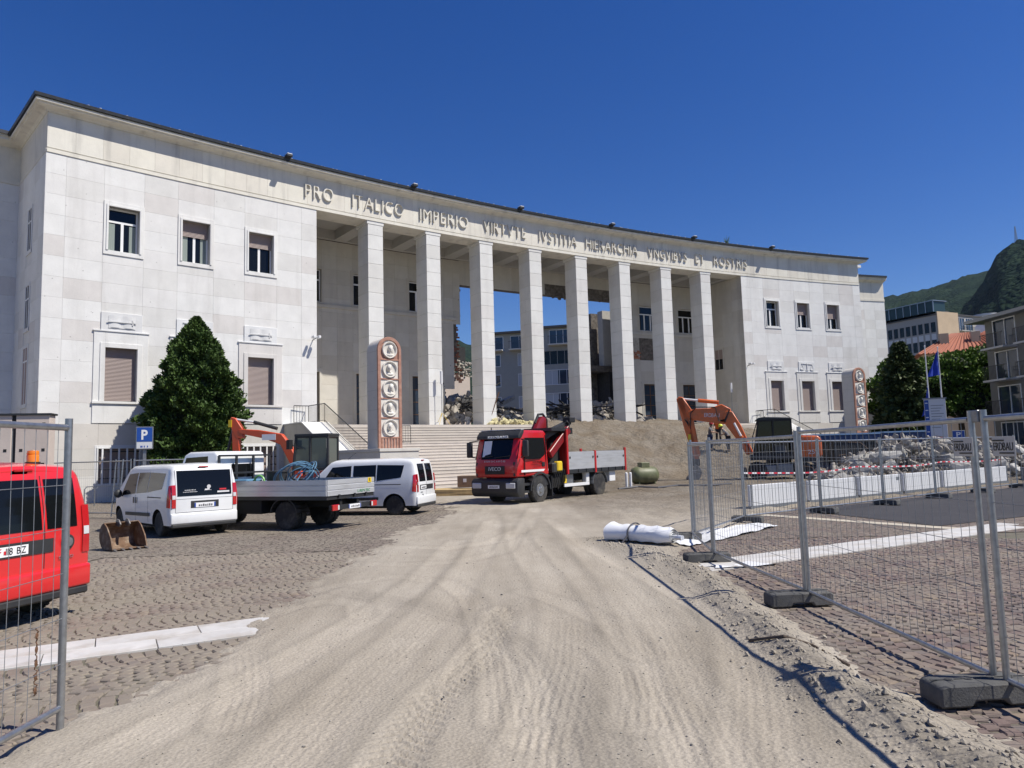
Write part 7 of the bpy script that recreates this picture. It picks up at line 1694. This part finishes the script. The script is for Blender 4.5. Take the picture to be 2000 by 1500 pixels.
def worker(loc, rz, label, shirt, trousers, helmet, lean, arm, k=.93):
    r = empty('person', loc, rz, label, 'person', 'workers by the excavator'); r.scale = (k, k, k)
    L = lambda x, z: (x + lean * max(0, z - .95) ** 1.0, z - .18 * lean * max(0, z - .95))     # forward lean above the hips
    def J(x, y, z): a, b = L(x, z); return (a, y, b)
    pel = J(0, 0, .95); chest = J(0, 0, 1.32); neck = J(.02, 0, 1.5); head = J(.05, 0, 1.62); crown_ = J(.06, 0, 1.72)
    V = [pel, J(0, 0, 1.12), chest, neck, head, crown_]; E = [(0, 1), (1, 2), (2, 3), (3, 4), (4, 5)]; rad = [.13, .12, .14, .055, .085, .07]
    shirt_v, shirt_e, shirt_r = [J(0, 0, .93), J(0, 0, 1.12), chest, J(.01, 0, 1.45)], [(0, 1), (1, 2), (2, 3)], [.15, .14, .16, .08]
    tv, te, tr = [pel], [], [.15]
    for s in (1, -1):
        n = len(V); hip = (pel[0], s * .1, .9); kn = (pel[0] + .06 * s + .03, s * .12, .5); an = (pel[0] + .02 * s, s * .13, .09)
        V += [hip, kn, an, (an[0] + .16, an[1] + .02 * s, .05)]; E += [(0, n), (n, n + 1), (n + 1, n + 2), (n + 2, n + 3)]; rad += [.085, .06, .045, .035]
        m = len(tv); tv += [hip, kn, (an[0], an[1], .12)]; te += [(0, m), (m, m + 1), (m + 1, m + 2)]; tr += [.10, .075, .07]
        sh = J(0, s * .19, 1.42); el = J(.04 + .12 * arm, s * .24, 1.15); ha = J(.08 + .38 * arm, s * (.24 - .1 * arm), 1.15 - .25 * (1 - arm) + .02 * arm)
        n = len(V); V += [sh, el, ha]; E += [(2, n), (n, n + 1), (n + 1, n + 2)]; rad += [.06, .045, .03]
        for f in range(5):
            a = (f - 2) * .35; q = Vector(ha) + Vector((.07 * math.cos(a), .02 * s + .05 * math.sin(a), -.03 - .015 * f)); b = len(V); V.append(tuple(q)); E.append((n + 2, b)); rad.append(.009)
        m = len(shirt_v); shirt_v += [sh, tuple(Vector(sh).lerp(Vector(el), .8))]; shirt_e += [(2, m), (m, m + 1)]; shirt_r += [.075, .062]
    skin_mesh('body', 'skin', r, V, E, rad, 0)
    skin_mesh('shirt', shirt, r, shirt_v, shirt_e, shirt_r, 1); skin_mesh('trousers', trousers, r, tv, te, tr, 0)
    h = Vector(head)
    MB().sphere((h.x - .02, 0, h.z + .03), (.105, .095, .11), 12, 8).build('hair', MATS['hair'], r, smooth=True)
    hm = MB().lathe([(.16, 0), (.125, .01), (.122, .06), (.10, .12), (.05, .155), (.001, .165)], n=18); hm.v = [(x * 1.12 + (.02 if z < .005 and x > 0 else 0), y, z) for x, y, z in hm.v]
    ho = hm.build('helmet', MATS[helmet], r, smooth=True); ho.location = (h.x, 0, h.z + .06); ho.rotation_euler = (0, lean * .6, 0)
    fc = MB().sphere((h.x + .09, 0, h.z - .01), (.02, .014, .02), 8, 6)
    for s in (1, -1): fc.sphere((h.x + .078, s * .032, h.z + .02), (.01, .012, .008), 6, 4); fc.sphere((h.x, s * .088, h.z), (.02, .012, .03), 6, 4)
    fc.sphere((h.x + .078, 0, h.z - .05), (.01, .025, .007), 6, 4); fc.build('face_features', MATS['skin'], r, smooth=True)
    for s in (1, -1): MB().box(-.09, .19, s * .13 - .05, s * .13 + .05, 0, .1).build('boot', MATS['black'], r, bev=.03).location = (.02 * s, 0, 0)
    return r
for x, y, rz, l, sh, tr, hm, le, ar in ((11.6, 43.1, R_(-25), 'worker in grey shirt and jeans with dark red helmet beside the excavator', 'shirt_grey', 'jeans', 'helmet_red', .08, .9), (12.3, 43.8, R_(-115), 'worker in orange vest and white helmet beside the excavator', 'vest_orange', 'trousers_dark', 'helmet_white', .05, .5), (12.6, 42.9, R_(160), 'bending worker in grey with yellow helmet beside the excavator', 'shirt_grey', 'trousers_dark', 'helmet_yellow', .55, .7)):
    worker((x, y, zsand(x, y)), rz, l, sh, tr, hm, le, ar)
# ================================================================ behind the palace and at right
mat('apt_dark', (.19, .185, .17), .9, noise=.06, nscale=2); mat('apt_wall', (.36, .35, .31), .9, noise=.06, nscale=2); mat('apt_trim', (.55, .54, .5), .8); mat('apt_roof', (.10, .095, .09), .6, metal=.2)
mat('office_wall', (.40, .38, .35), .9, noise=.06); mat('office_beige', (.52, .40, .27), .9, noise=.08, nscale=.4, dirt=(.44, .33, .22), dscale=.3)
mat('glass_green', (.03, .055, .055), .15, spec=.3); mat('roof_tile', (.34, .12, .07), .8, noise=.15, rnd=.12); mat('render_white', (.66, .66, .65), .8)
mat('curtain_pale', (.5, .52, .53), .8)
def facade(name, label, p0, p1, z0, z1, depth, wall, wins, roof='apt_roof', over=.6, cat='building'):
    """box building: front runs from p0 to p1 (left to right as seen), wins = (x, z, w, h, kind)"""
    a, b = Vector((*p0, 0)), Vector((*p1, 0)); L = (b - a).length; r = empty(name, a, math.atan2(b.y - a.y, b.x - a.x), label, cat)
    MB().box(0, L, .15, depth, z0, z1).build('wall', MATS[wall], r)
    xs = uniq([0, L] + [q for x, z, w, h, k in wins for q in (x - w / 2, x + w / 2)]); zs = uniq([z0, z1] + [q for x, z, w, h, k in wins for q in (z, z + h)])
    sk = MB(); inh = lambda X, Z: any(abs(X - x) < w / 2 and z < Z < z + h for x, z, w, h, k in wins)
    for i in range(len(xs) - 1):
        for j in range(len(zs) - 1):
            if not inh((xs[i] + xs[i + 1]) / 2, (zs[j] + zs[j + 1]) / 2): sk.box(xs[i], xs[i + 1], 0, .152, zs[j], zs[j + 1])
    sk.build('wall', MATS[wall], r)
    for x, z, w, h, k in wins:
        f = MB()
        for u0, u1, v0, v1 in ((x - w / 2 - .08, x - w / 2, z - .08, z + h + .08), (x + w / 2, x + w / 2 + .08, z - .08, z + h + .08), (x - w / 2, x + w / 2, z + h, z + h + .08), (x - w / 2, x + w / 2, z - .08, z)): f.box(u0, u1, -.03, .05, v0, v1)
        if w > 1.3:
            n = int(w / .8)
            for q in range(1, n): f.box(x - w / 2 + w * q / n - .03, x - w / 2 + w * q / n + .03, .02, .1, z, z + h)
        fo = f.build('window', MATS['white_paint' if k != 'plain' else wall], r)
        MB().box(x - w / 2, x + w / 2, .08, .1, z, z + h).build('pane', MATS['glass_dark' if k == 'plain' else 'glass_blue'], fo)
        if k == 'curtain': MB().box(x - w / 2, x - w * .05, .07, .079, z, z + h).build('curtain', MATS['curtain_pale'], fo)
        if k == 'loggia':
            MB().box(x - w / 2 - .1, x + w / 2 + .1, -1.1, 0, z - .22, z - .08).build('balcony_floor', MATS['apt_trim'], fo)
            bl = MB()
            for q in range(int((w + .2) / .13)): bl.box(x - w / 2 - .1 + q * .13, x - w / 2 - .08 + q * .13, -1.08, -1.06, z - .08, z + .9)
            bl.box(x - w / 2 - .1, x + w / 2 + .1, -1.1, -1.05, z + .9, z + .95).build('balcony_rail', MATS['dark_metal'], fo)
    MB().prism([(-over, z1), (depth + over, z1), (depth + over, z1 + .25), (depth * .5, z1 + 1.1), (-over, z1 + .25)], 0, -over, L + over).build('roof', MATS[roof], r)
    return r
# flats seen through the colonnade
W1 = [(x, z, 1.1, 1.5, 'curtain') for x in (1.4, 5.0) for z in (1.5, 4.6, 7.6, 10.6, 13.3)] + [(1.3, 15.5, 2.2, 1.7, 'loggia'), (4.6, 15.5, 2.2, 1.7, 'loggia')]
facade('flats', 'grey block of flats seen between the third and fourth columns', (-3.4, 96.8), (3.4, 95.2), 0, 17.6, 12, 'apt_wall', W1)
W2 = [(2.6, 1.6, 3.6, 1.5, 'curtain'), (2.6, 4.6, 3.6, 1.5, 'loggia'), (2.6, 7.6, 3.6, 1.6, 'curtain'), (2.6, 10.4, 3.8, 1.8, 'curtain'), (2.4, 13.0, 3.8, 1.7, 'plain'), (2.8, 15.6, 2.6, 1.8, 'loggia')] + [(8, z, 2.4, 1.6, 'loggia') for z in (4.6, 7.6, 10.6, 13.2, 15.6)]
f2 = facade('flats', 'grey block of flats with wide windows seen between the fourth and fifth columns', (3.6, 93.6), (15.5, 90.8), 0, 17.7, 12, 'apt_wall', W2)
# office block at right
FD = Vector((.41, -.912)); OC = Vector((104.2, 176.)); LO = 40.0; o0 = OC - FD * LO
ow = [(1.2 + 1.72 * i, z, 1.25, 2.5, 'plain') for i in range(23) for z in (19.6, 24.0, 28.4)]
of = facade('office_block', 'long office block with window rows and glass rooftop storey at right', o0, OC, 0, 32.6, 7.6, 'office_wall', ow, over=.25)
MB().box(LO - 40, LO - 1.0, .6, 5, 33.6, 36.3).build('rooftop_storey', MATS['glass_green'], of)
for k in range(20): MB().box(LO - 40 + k * 2.05, LO - 39.8 + k * 2.05, .45, .6, 33.6, 36.3).build('mullion', MATS['galv'], of)
MB().box(LO - 41, LO - .7, .3, 5.3, 36.3, 36.5).build('rooftop_slab', MATS['galv'], of)
for i in range(23):
    for z in (17.6, 22.1, 26.5): MB().box(.6 + 1.72 * i, 1.8 + 1.72 * i, -.02, .0, z, z + 1.5).build('spandrel', MATS['render_white'], of)
MB().box(LO + .01, LO + .3, -.02, 7.7, 0, 33.4).build('gable_wall', MATS['office_beige'], of)
oe = facade('office_annex', 'darker annex with balconies beside the beige gable at right', (111.4, 179.9), (120.5, 184.5), 0, 33, 8, 'office_wall', [(1.9 + 3.4 * i, z, 2.8, 3.2, 'loggia') for i in range(2) for z in (15, 20, 25, 29.2)], over=.3)
cy = tag(MB().lathe([(2.9, 0), (2.9, 33.6), (3.1, 33.6), (3.1, 34.1), (.001, 34.2)], n=36).build('round_tower', MATS['render_white'], smooth=True, fixn=True), 'white round stair tower behind the red roofed house', 'tower'); cy.location = (123.6, 187, 0)
# red roofed house
rh = empty('red_roof_house', (55.0, 86, 1.3), R_(-20), 'house with red tiled hip roof and satellite dish behind the pine', 'house')
MB().box(-6, 5, -4, 4, -1.3, 10.6).build('wall', MATS['office_beige'], rh)
ro = MB().add([(-6.8, -4.8, 10.5), (5.8, -4.8, 10.5), (5.8, 4.8, 10.5), (-6.8, 4.8, 10.5), (-2.2, 0, 13.2), (1.6, 0, 13.2)], [(0, 1, 5, 4), (1, 2, 5), (2, 3, 4, 5), (3, 0, 4), (3, 2, 1, 0)]).build('roof', MATS['roof_tile'], rh)
tr_ = MB()
for k in range(24):
    x = -6.6 + k * .52; t = min(1, max(0, 1 - abs((x + .3)) / 6.6 * 0 )); xt = -2.2 + 3.8 * (x + 6.8) / 12.6
    tr_.tube([(x, -4.78, 10.55), (xt, -.02, 13.22)], .09, 5)
tr_.build('tile_ridges', MATS['roof_tile'], ro); 
for x in (-3.4, -.2): MB().box(x - .45, x + .45, -2.6, -1.8, 11.4, 13.0).build('chimney', MATS['office_beige'], ro)
dsh = MB().lathe([(.001, .12), (.3, .08), (.5, 0)], axis='y', n=20).build('satellite_dish', MATS['lamp_white'], ro, smooth=True); dsh.location = (.3, -2.4, 13.3)
# flats at the right edge
wr = [(x, z, 2.2, 2.0, 'loggia') for x in (2.0, 5.4, 8.8, 12.2, 15.4) for z in (.9, 3.6, 6.2, 8.6)]
facade('flats', 'grey flats with stacked balconies at the right picture edge', (36.6, 55.6), (37.4, 38.0), 0, 10.7, 12, 'apt_dark', wr, roof='galv_dull', over=1.0)
# a penthouse behind each end of the roof
r = empty('roof_pavilion', A(-36, RR + 12, 0), RZ(-36), 'pale rooftop pavilion above the left set-back range', 'roof pavilion', 'roof pavilions'); MB().box(-5, 5, 0, 6, 17.8, 20.6).build('wall', MATS['stone_frieze'], r); MB().box(-5.5, 5.3, -.8, 6.5, 20.6, 20.95).build('slab', MATS['render_white'], r)
r = empty('roof_pavilion', A(34.5, RR + 9, 0), RZ(34.5), 'white rooftop slab jutting above the right set-back range', 'roof pavilion', 'roof pavilions'); MB().box(-4, 2.4, .8, 5, 17.8, 19.7).build('wall', MATS['render_white'], r); MB().prism([(-4.5, 19.7), (4.2, 19.7), (4.2, 19.95), (-4.5, 19.95)], 1, -1, 6).build('slab', MATS['render_white'], r)
# conifer and stone pine
def con_prof(t): return 1.75 * float(np.interp(t, [0, .12, .3, .55, .8, .95, 1], [.95, 1.0, .92, .74, .42, .14, .02]))
tree_cone('conifer_tree', 'tall drooping dark conifer beside the right wing corner', (27.3, 50.8, 0), 8.5, con_prof, 16000, 'leaf_conifer', .26, 110, 8, .2, .35)
def pine(loc, R0, H, n, label, seed, m='leaf_pine'):
    root = empty('stone_pine', loc, 0, label, 'tree'); rg = np.random.default_rng(seed); trunk(root, H * .8, .32, 14, R0, H * .35)
    K = 46; ca = rg.random(K) * 6.283; cr = np.sqrt(rg.random(K)) * R0 * .82; cz = H * .62 + (1 - (cr / R0) ** 2) * H * .30 - rg.random(K) * H * .30; rad = R0 * (.20 + .14 * rg.random(K))
    core = MB(); Cs, Ns, T = [], [], []
    for k in range(K):
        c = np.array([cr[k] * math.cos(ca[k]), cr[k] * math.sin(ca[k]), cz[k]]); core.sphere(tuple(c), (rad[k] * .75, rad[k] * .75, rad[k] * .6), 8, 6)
        v = rg.normal(size=(n // K, 3)); v /= np.linalg.norm(v, axis=1)[:, None]; v[:, 2] = np.abs(v[:, 2]) * 1.0 - .35 * (rg.random(n // K) < .4); sc = np.array([1, 1, .75]) * rad[k] * (.8 + .28 * rg.random((n // K, 1)))
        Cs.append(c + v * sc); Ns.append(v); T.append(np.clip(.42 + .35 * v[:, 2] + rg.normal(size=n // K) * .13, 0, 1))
    C = np.concatenate(Cs); N = np.concatenate(Ns); foliage('crown', m, C, N, .2 * (.6 + .8 * rg.random(len(C))), np.concatenate(T), root, 0, 1.3)
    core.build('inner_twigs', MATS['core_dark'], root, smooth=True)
pine((39.6, 64.5, 0), 6.5, 9.7, 52000, 'broad round-crowned stone pine behind the flagpoles', 3); pine((34.0, 62, 0), 3.4, 9.2, 18000, 'smaller stone pine between conifer and flagpoles', 4)
tg = MB(); rgw = random.Random(2)
wv = empty('roof_weed', A(16.1, RR - .2, 17.95), 0, 'small green weed growing on the roof edge above the inscription', 'plant')
for k in range(16): a = rgw.random() * 6; l = rgw.uniform(.3, .75); tg.tube([(0, 0, 0), (.1 * math.cos(a), .1 * math.sin(a), l * .6), (.25 * math.cos(a), .25 * math.sin(a), l)], [.012, .02, .004], 4)
tg.build('leaves', MATS['weed'], wv)
# ---------------------------------------------------------------- wooded mountains
def hill_mat():
    m, n, l, b = nodes('forest'); b.inputs['Roughness'].default_value = 1; b.inputs['Specular IOR Level'].default_value = 0
    g = n.new('ShaderNodeNewGeometry'); P = g.outputs['Position']
    t = n.new('ShaderNodeTexNoise'); l.new(P, t.inputs['Vector']); t.inputs['Scale'].default_value = .006; t.inputs['Detail'].default_value = 12; t.inputs['Roughness'].default_value = .72
    r = n.new('ShaderNodeValToRGB'); l.new(t.outputs['Fac'], r.inputs[0]); r.color_ramp.elements[0].position = .36; r.color_ramp.elements[0].color = (.012, .022, .018, 1); r.color_ramp.elements[1].position = .68; r.color_ramp.elements[1].color = (.032, .052, .030, 1)
    v = n.new('ShaderNodeTexVoronoi'); l.new(P, v.inputs['Vector']); v.inputs['Scale'].default_value = .14; v.inputs['Randomness'].default_value = 1
    mr = n.new('ShaderNodeMapRange'); l.new(v.outputs['Distance'], mr.inputs[0]); mr.inputs[3].default_value = 1.12; mr.inputs[4].default_value = .75
    hs = n.new('ShaderNodeHueSaturation'); l.new(r.outputs[0], hs.inputs['Color']); l.new(mr.outputs[0], hs.inputs['Value']); l.new(hs.outputs[0], b.inputs['Base Color'])
    bp = n.new('ShaderNodeBump'); l.new(v.outputs['Distance'], bp.inputs['Height']); bp.invert = True; bp.inputs['Strength'].default_value = .8; bp.inputs['Distance'].default_value = 5; l.new(bp.outputs[0], b.inputs['Normal'])
hill_mat()
def hill(name, tab, r0, r1, a0, a1, n, rough, seed):
    az = np.linspace(a0, a1, n); el = np.interp(az, [q[0] for q in tab], [q[1] for q in tab]); M = 60; V = []; t = np.linspace(0, 1, M)
    for i in range(n):
        rr = r0 + (r1 - r0) * t; top = el[i] * r1; z = top * t ** .85
        x, y = rr * math.sin(az[i]), rr * math.cos(az[i]); V.append(np.stack([x, y, z], -1))
    V = np.array(V); V[:, :, 2] += rough * fbm(V[:, :, 0] / 130, V[:, :, 1] / 130, 5, seed, .6) * np.minimum(1, t * 3)[None, :] * (1 - .5 * t)[None, :] + rough * .35 * (vnoise(V[:, :, 0] / 14, V[:, :, 1] / 14, seed + 5) - .5)
    bk_ = V[:, -1:, :].copy(); bk_[:, :, :2] *= 1.3; bk_[:, :, 2] = -20; V = np.concatenate([V, bk_], 1); M += 1
    F = [(i * M + j, i * M + j + 1, (i + 1) * M + j + 1, (i + 1) * M + j) for i in range(n - 1) for j in range(M - 1)]
    me = bpy.data.meshes.new(name); me.from_pydata(V.reshape(-1, 3).tolist(), [], F); me.materials.append(MATS['forest']); me.polygons.foreach_set('use_smooth', np.ones(len(F), dtype=bool)); return tag(inst(name, me), kind='structure')
CE = 0.0
FAR = [(-1.2, .12), (-.6, .15), (-0.2755, 0.1342), (-0.0975, 0.1564), (-0.0798, 0.1618), (-0.0657, 0.1559), (-0.0517, 0.1499), (0.0012, 0.1385), (0.1429, 0.1544), (0.3443, 0.1681), (0.4855, 0.1774), (0.5052, 0.1799), (0.5217, 0.1821), (0.5488, 0.1876), (0.5699, 0.1924), (0.5801, 0.1932), (0.5929, 0.196), (0.6056, 0.2017), (0.6485, 0.2028), (1.2, .22)]
NEAR = [(0.50, 0.05), (0.53, 0.10), (0.55, 0.1338), (0.5621, 0.1568), (0.5733, 0.1705), (0.5847, 0.187), (0.5932, 0.2008), (0.5991, 0.2131), (0.6096, 0.222), (0.6271, 0.2294), (0.674, 0.2381), (.9, .26), (1.2, .24)]
hill('hills', FAR, 900, 3000, -1.1, 1.1, 420, 60, 3); hill('mountain', NEAR, 700, 1700, .5, 1.1, 260, 50, 9)
mt = empty('transmission_mast', (0, 0, 0), 0, 'thin lattice mast on the mountain top at right', 'mast'); az_, rr_ = .6195, 1700
mt.location = (rr_ * math.sin(az_), rr_ * math.cos(az_), .225 * rr_); mb = MB()
for sx, sy in ((-1, -1), (1, -1), (1, 1), (-1, 1)): mb.bar((sx * 2.2, sy * 2.2, -5), (sx * .3, sy * .3, 32), .5)
for k in range(7): z = k * 4.2; q = 2.2 - 1.9 * z / 32; mb.bar((-q, -q, z), (q, -q, z + 4.2), .3); mb.bar((q, -q, z), (-q, -q, z + 4.2), .3)
mb.build('lattice', MATS['galv_dull'], mt)

hzb = MB().box(-3600, 3900, -150, 4300, -12, 760).build('haze', MATS['joint']); hzb.data.materials.clear()
hm_ = bpy.data.materials.new('haze'); hm_.use_nodes = True; hn = hm_.node_tree.nodes; hn.remove(hn['Principled BSDF']); pv = hn.new('ShaderNodeVolumePrincipled'); pv.inputs['Color'].default_value = (.6, .78, 1, 1); pv.inputs['Density'].default_value = .000024; pv.inputs['Anisotropy'].default_value = .3
hm_.node_tree.links.new(pv.outputs[0], hn['Material Output'].inputs['Volume']); hzb.data.materials.append(hm_); tag(hzb, kind='stuff')
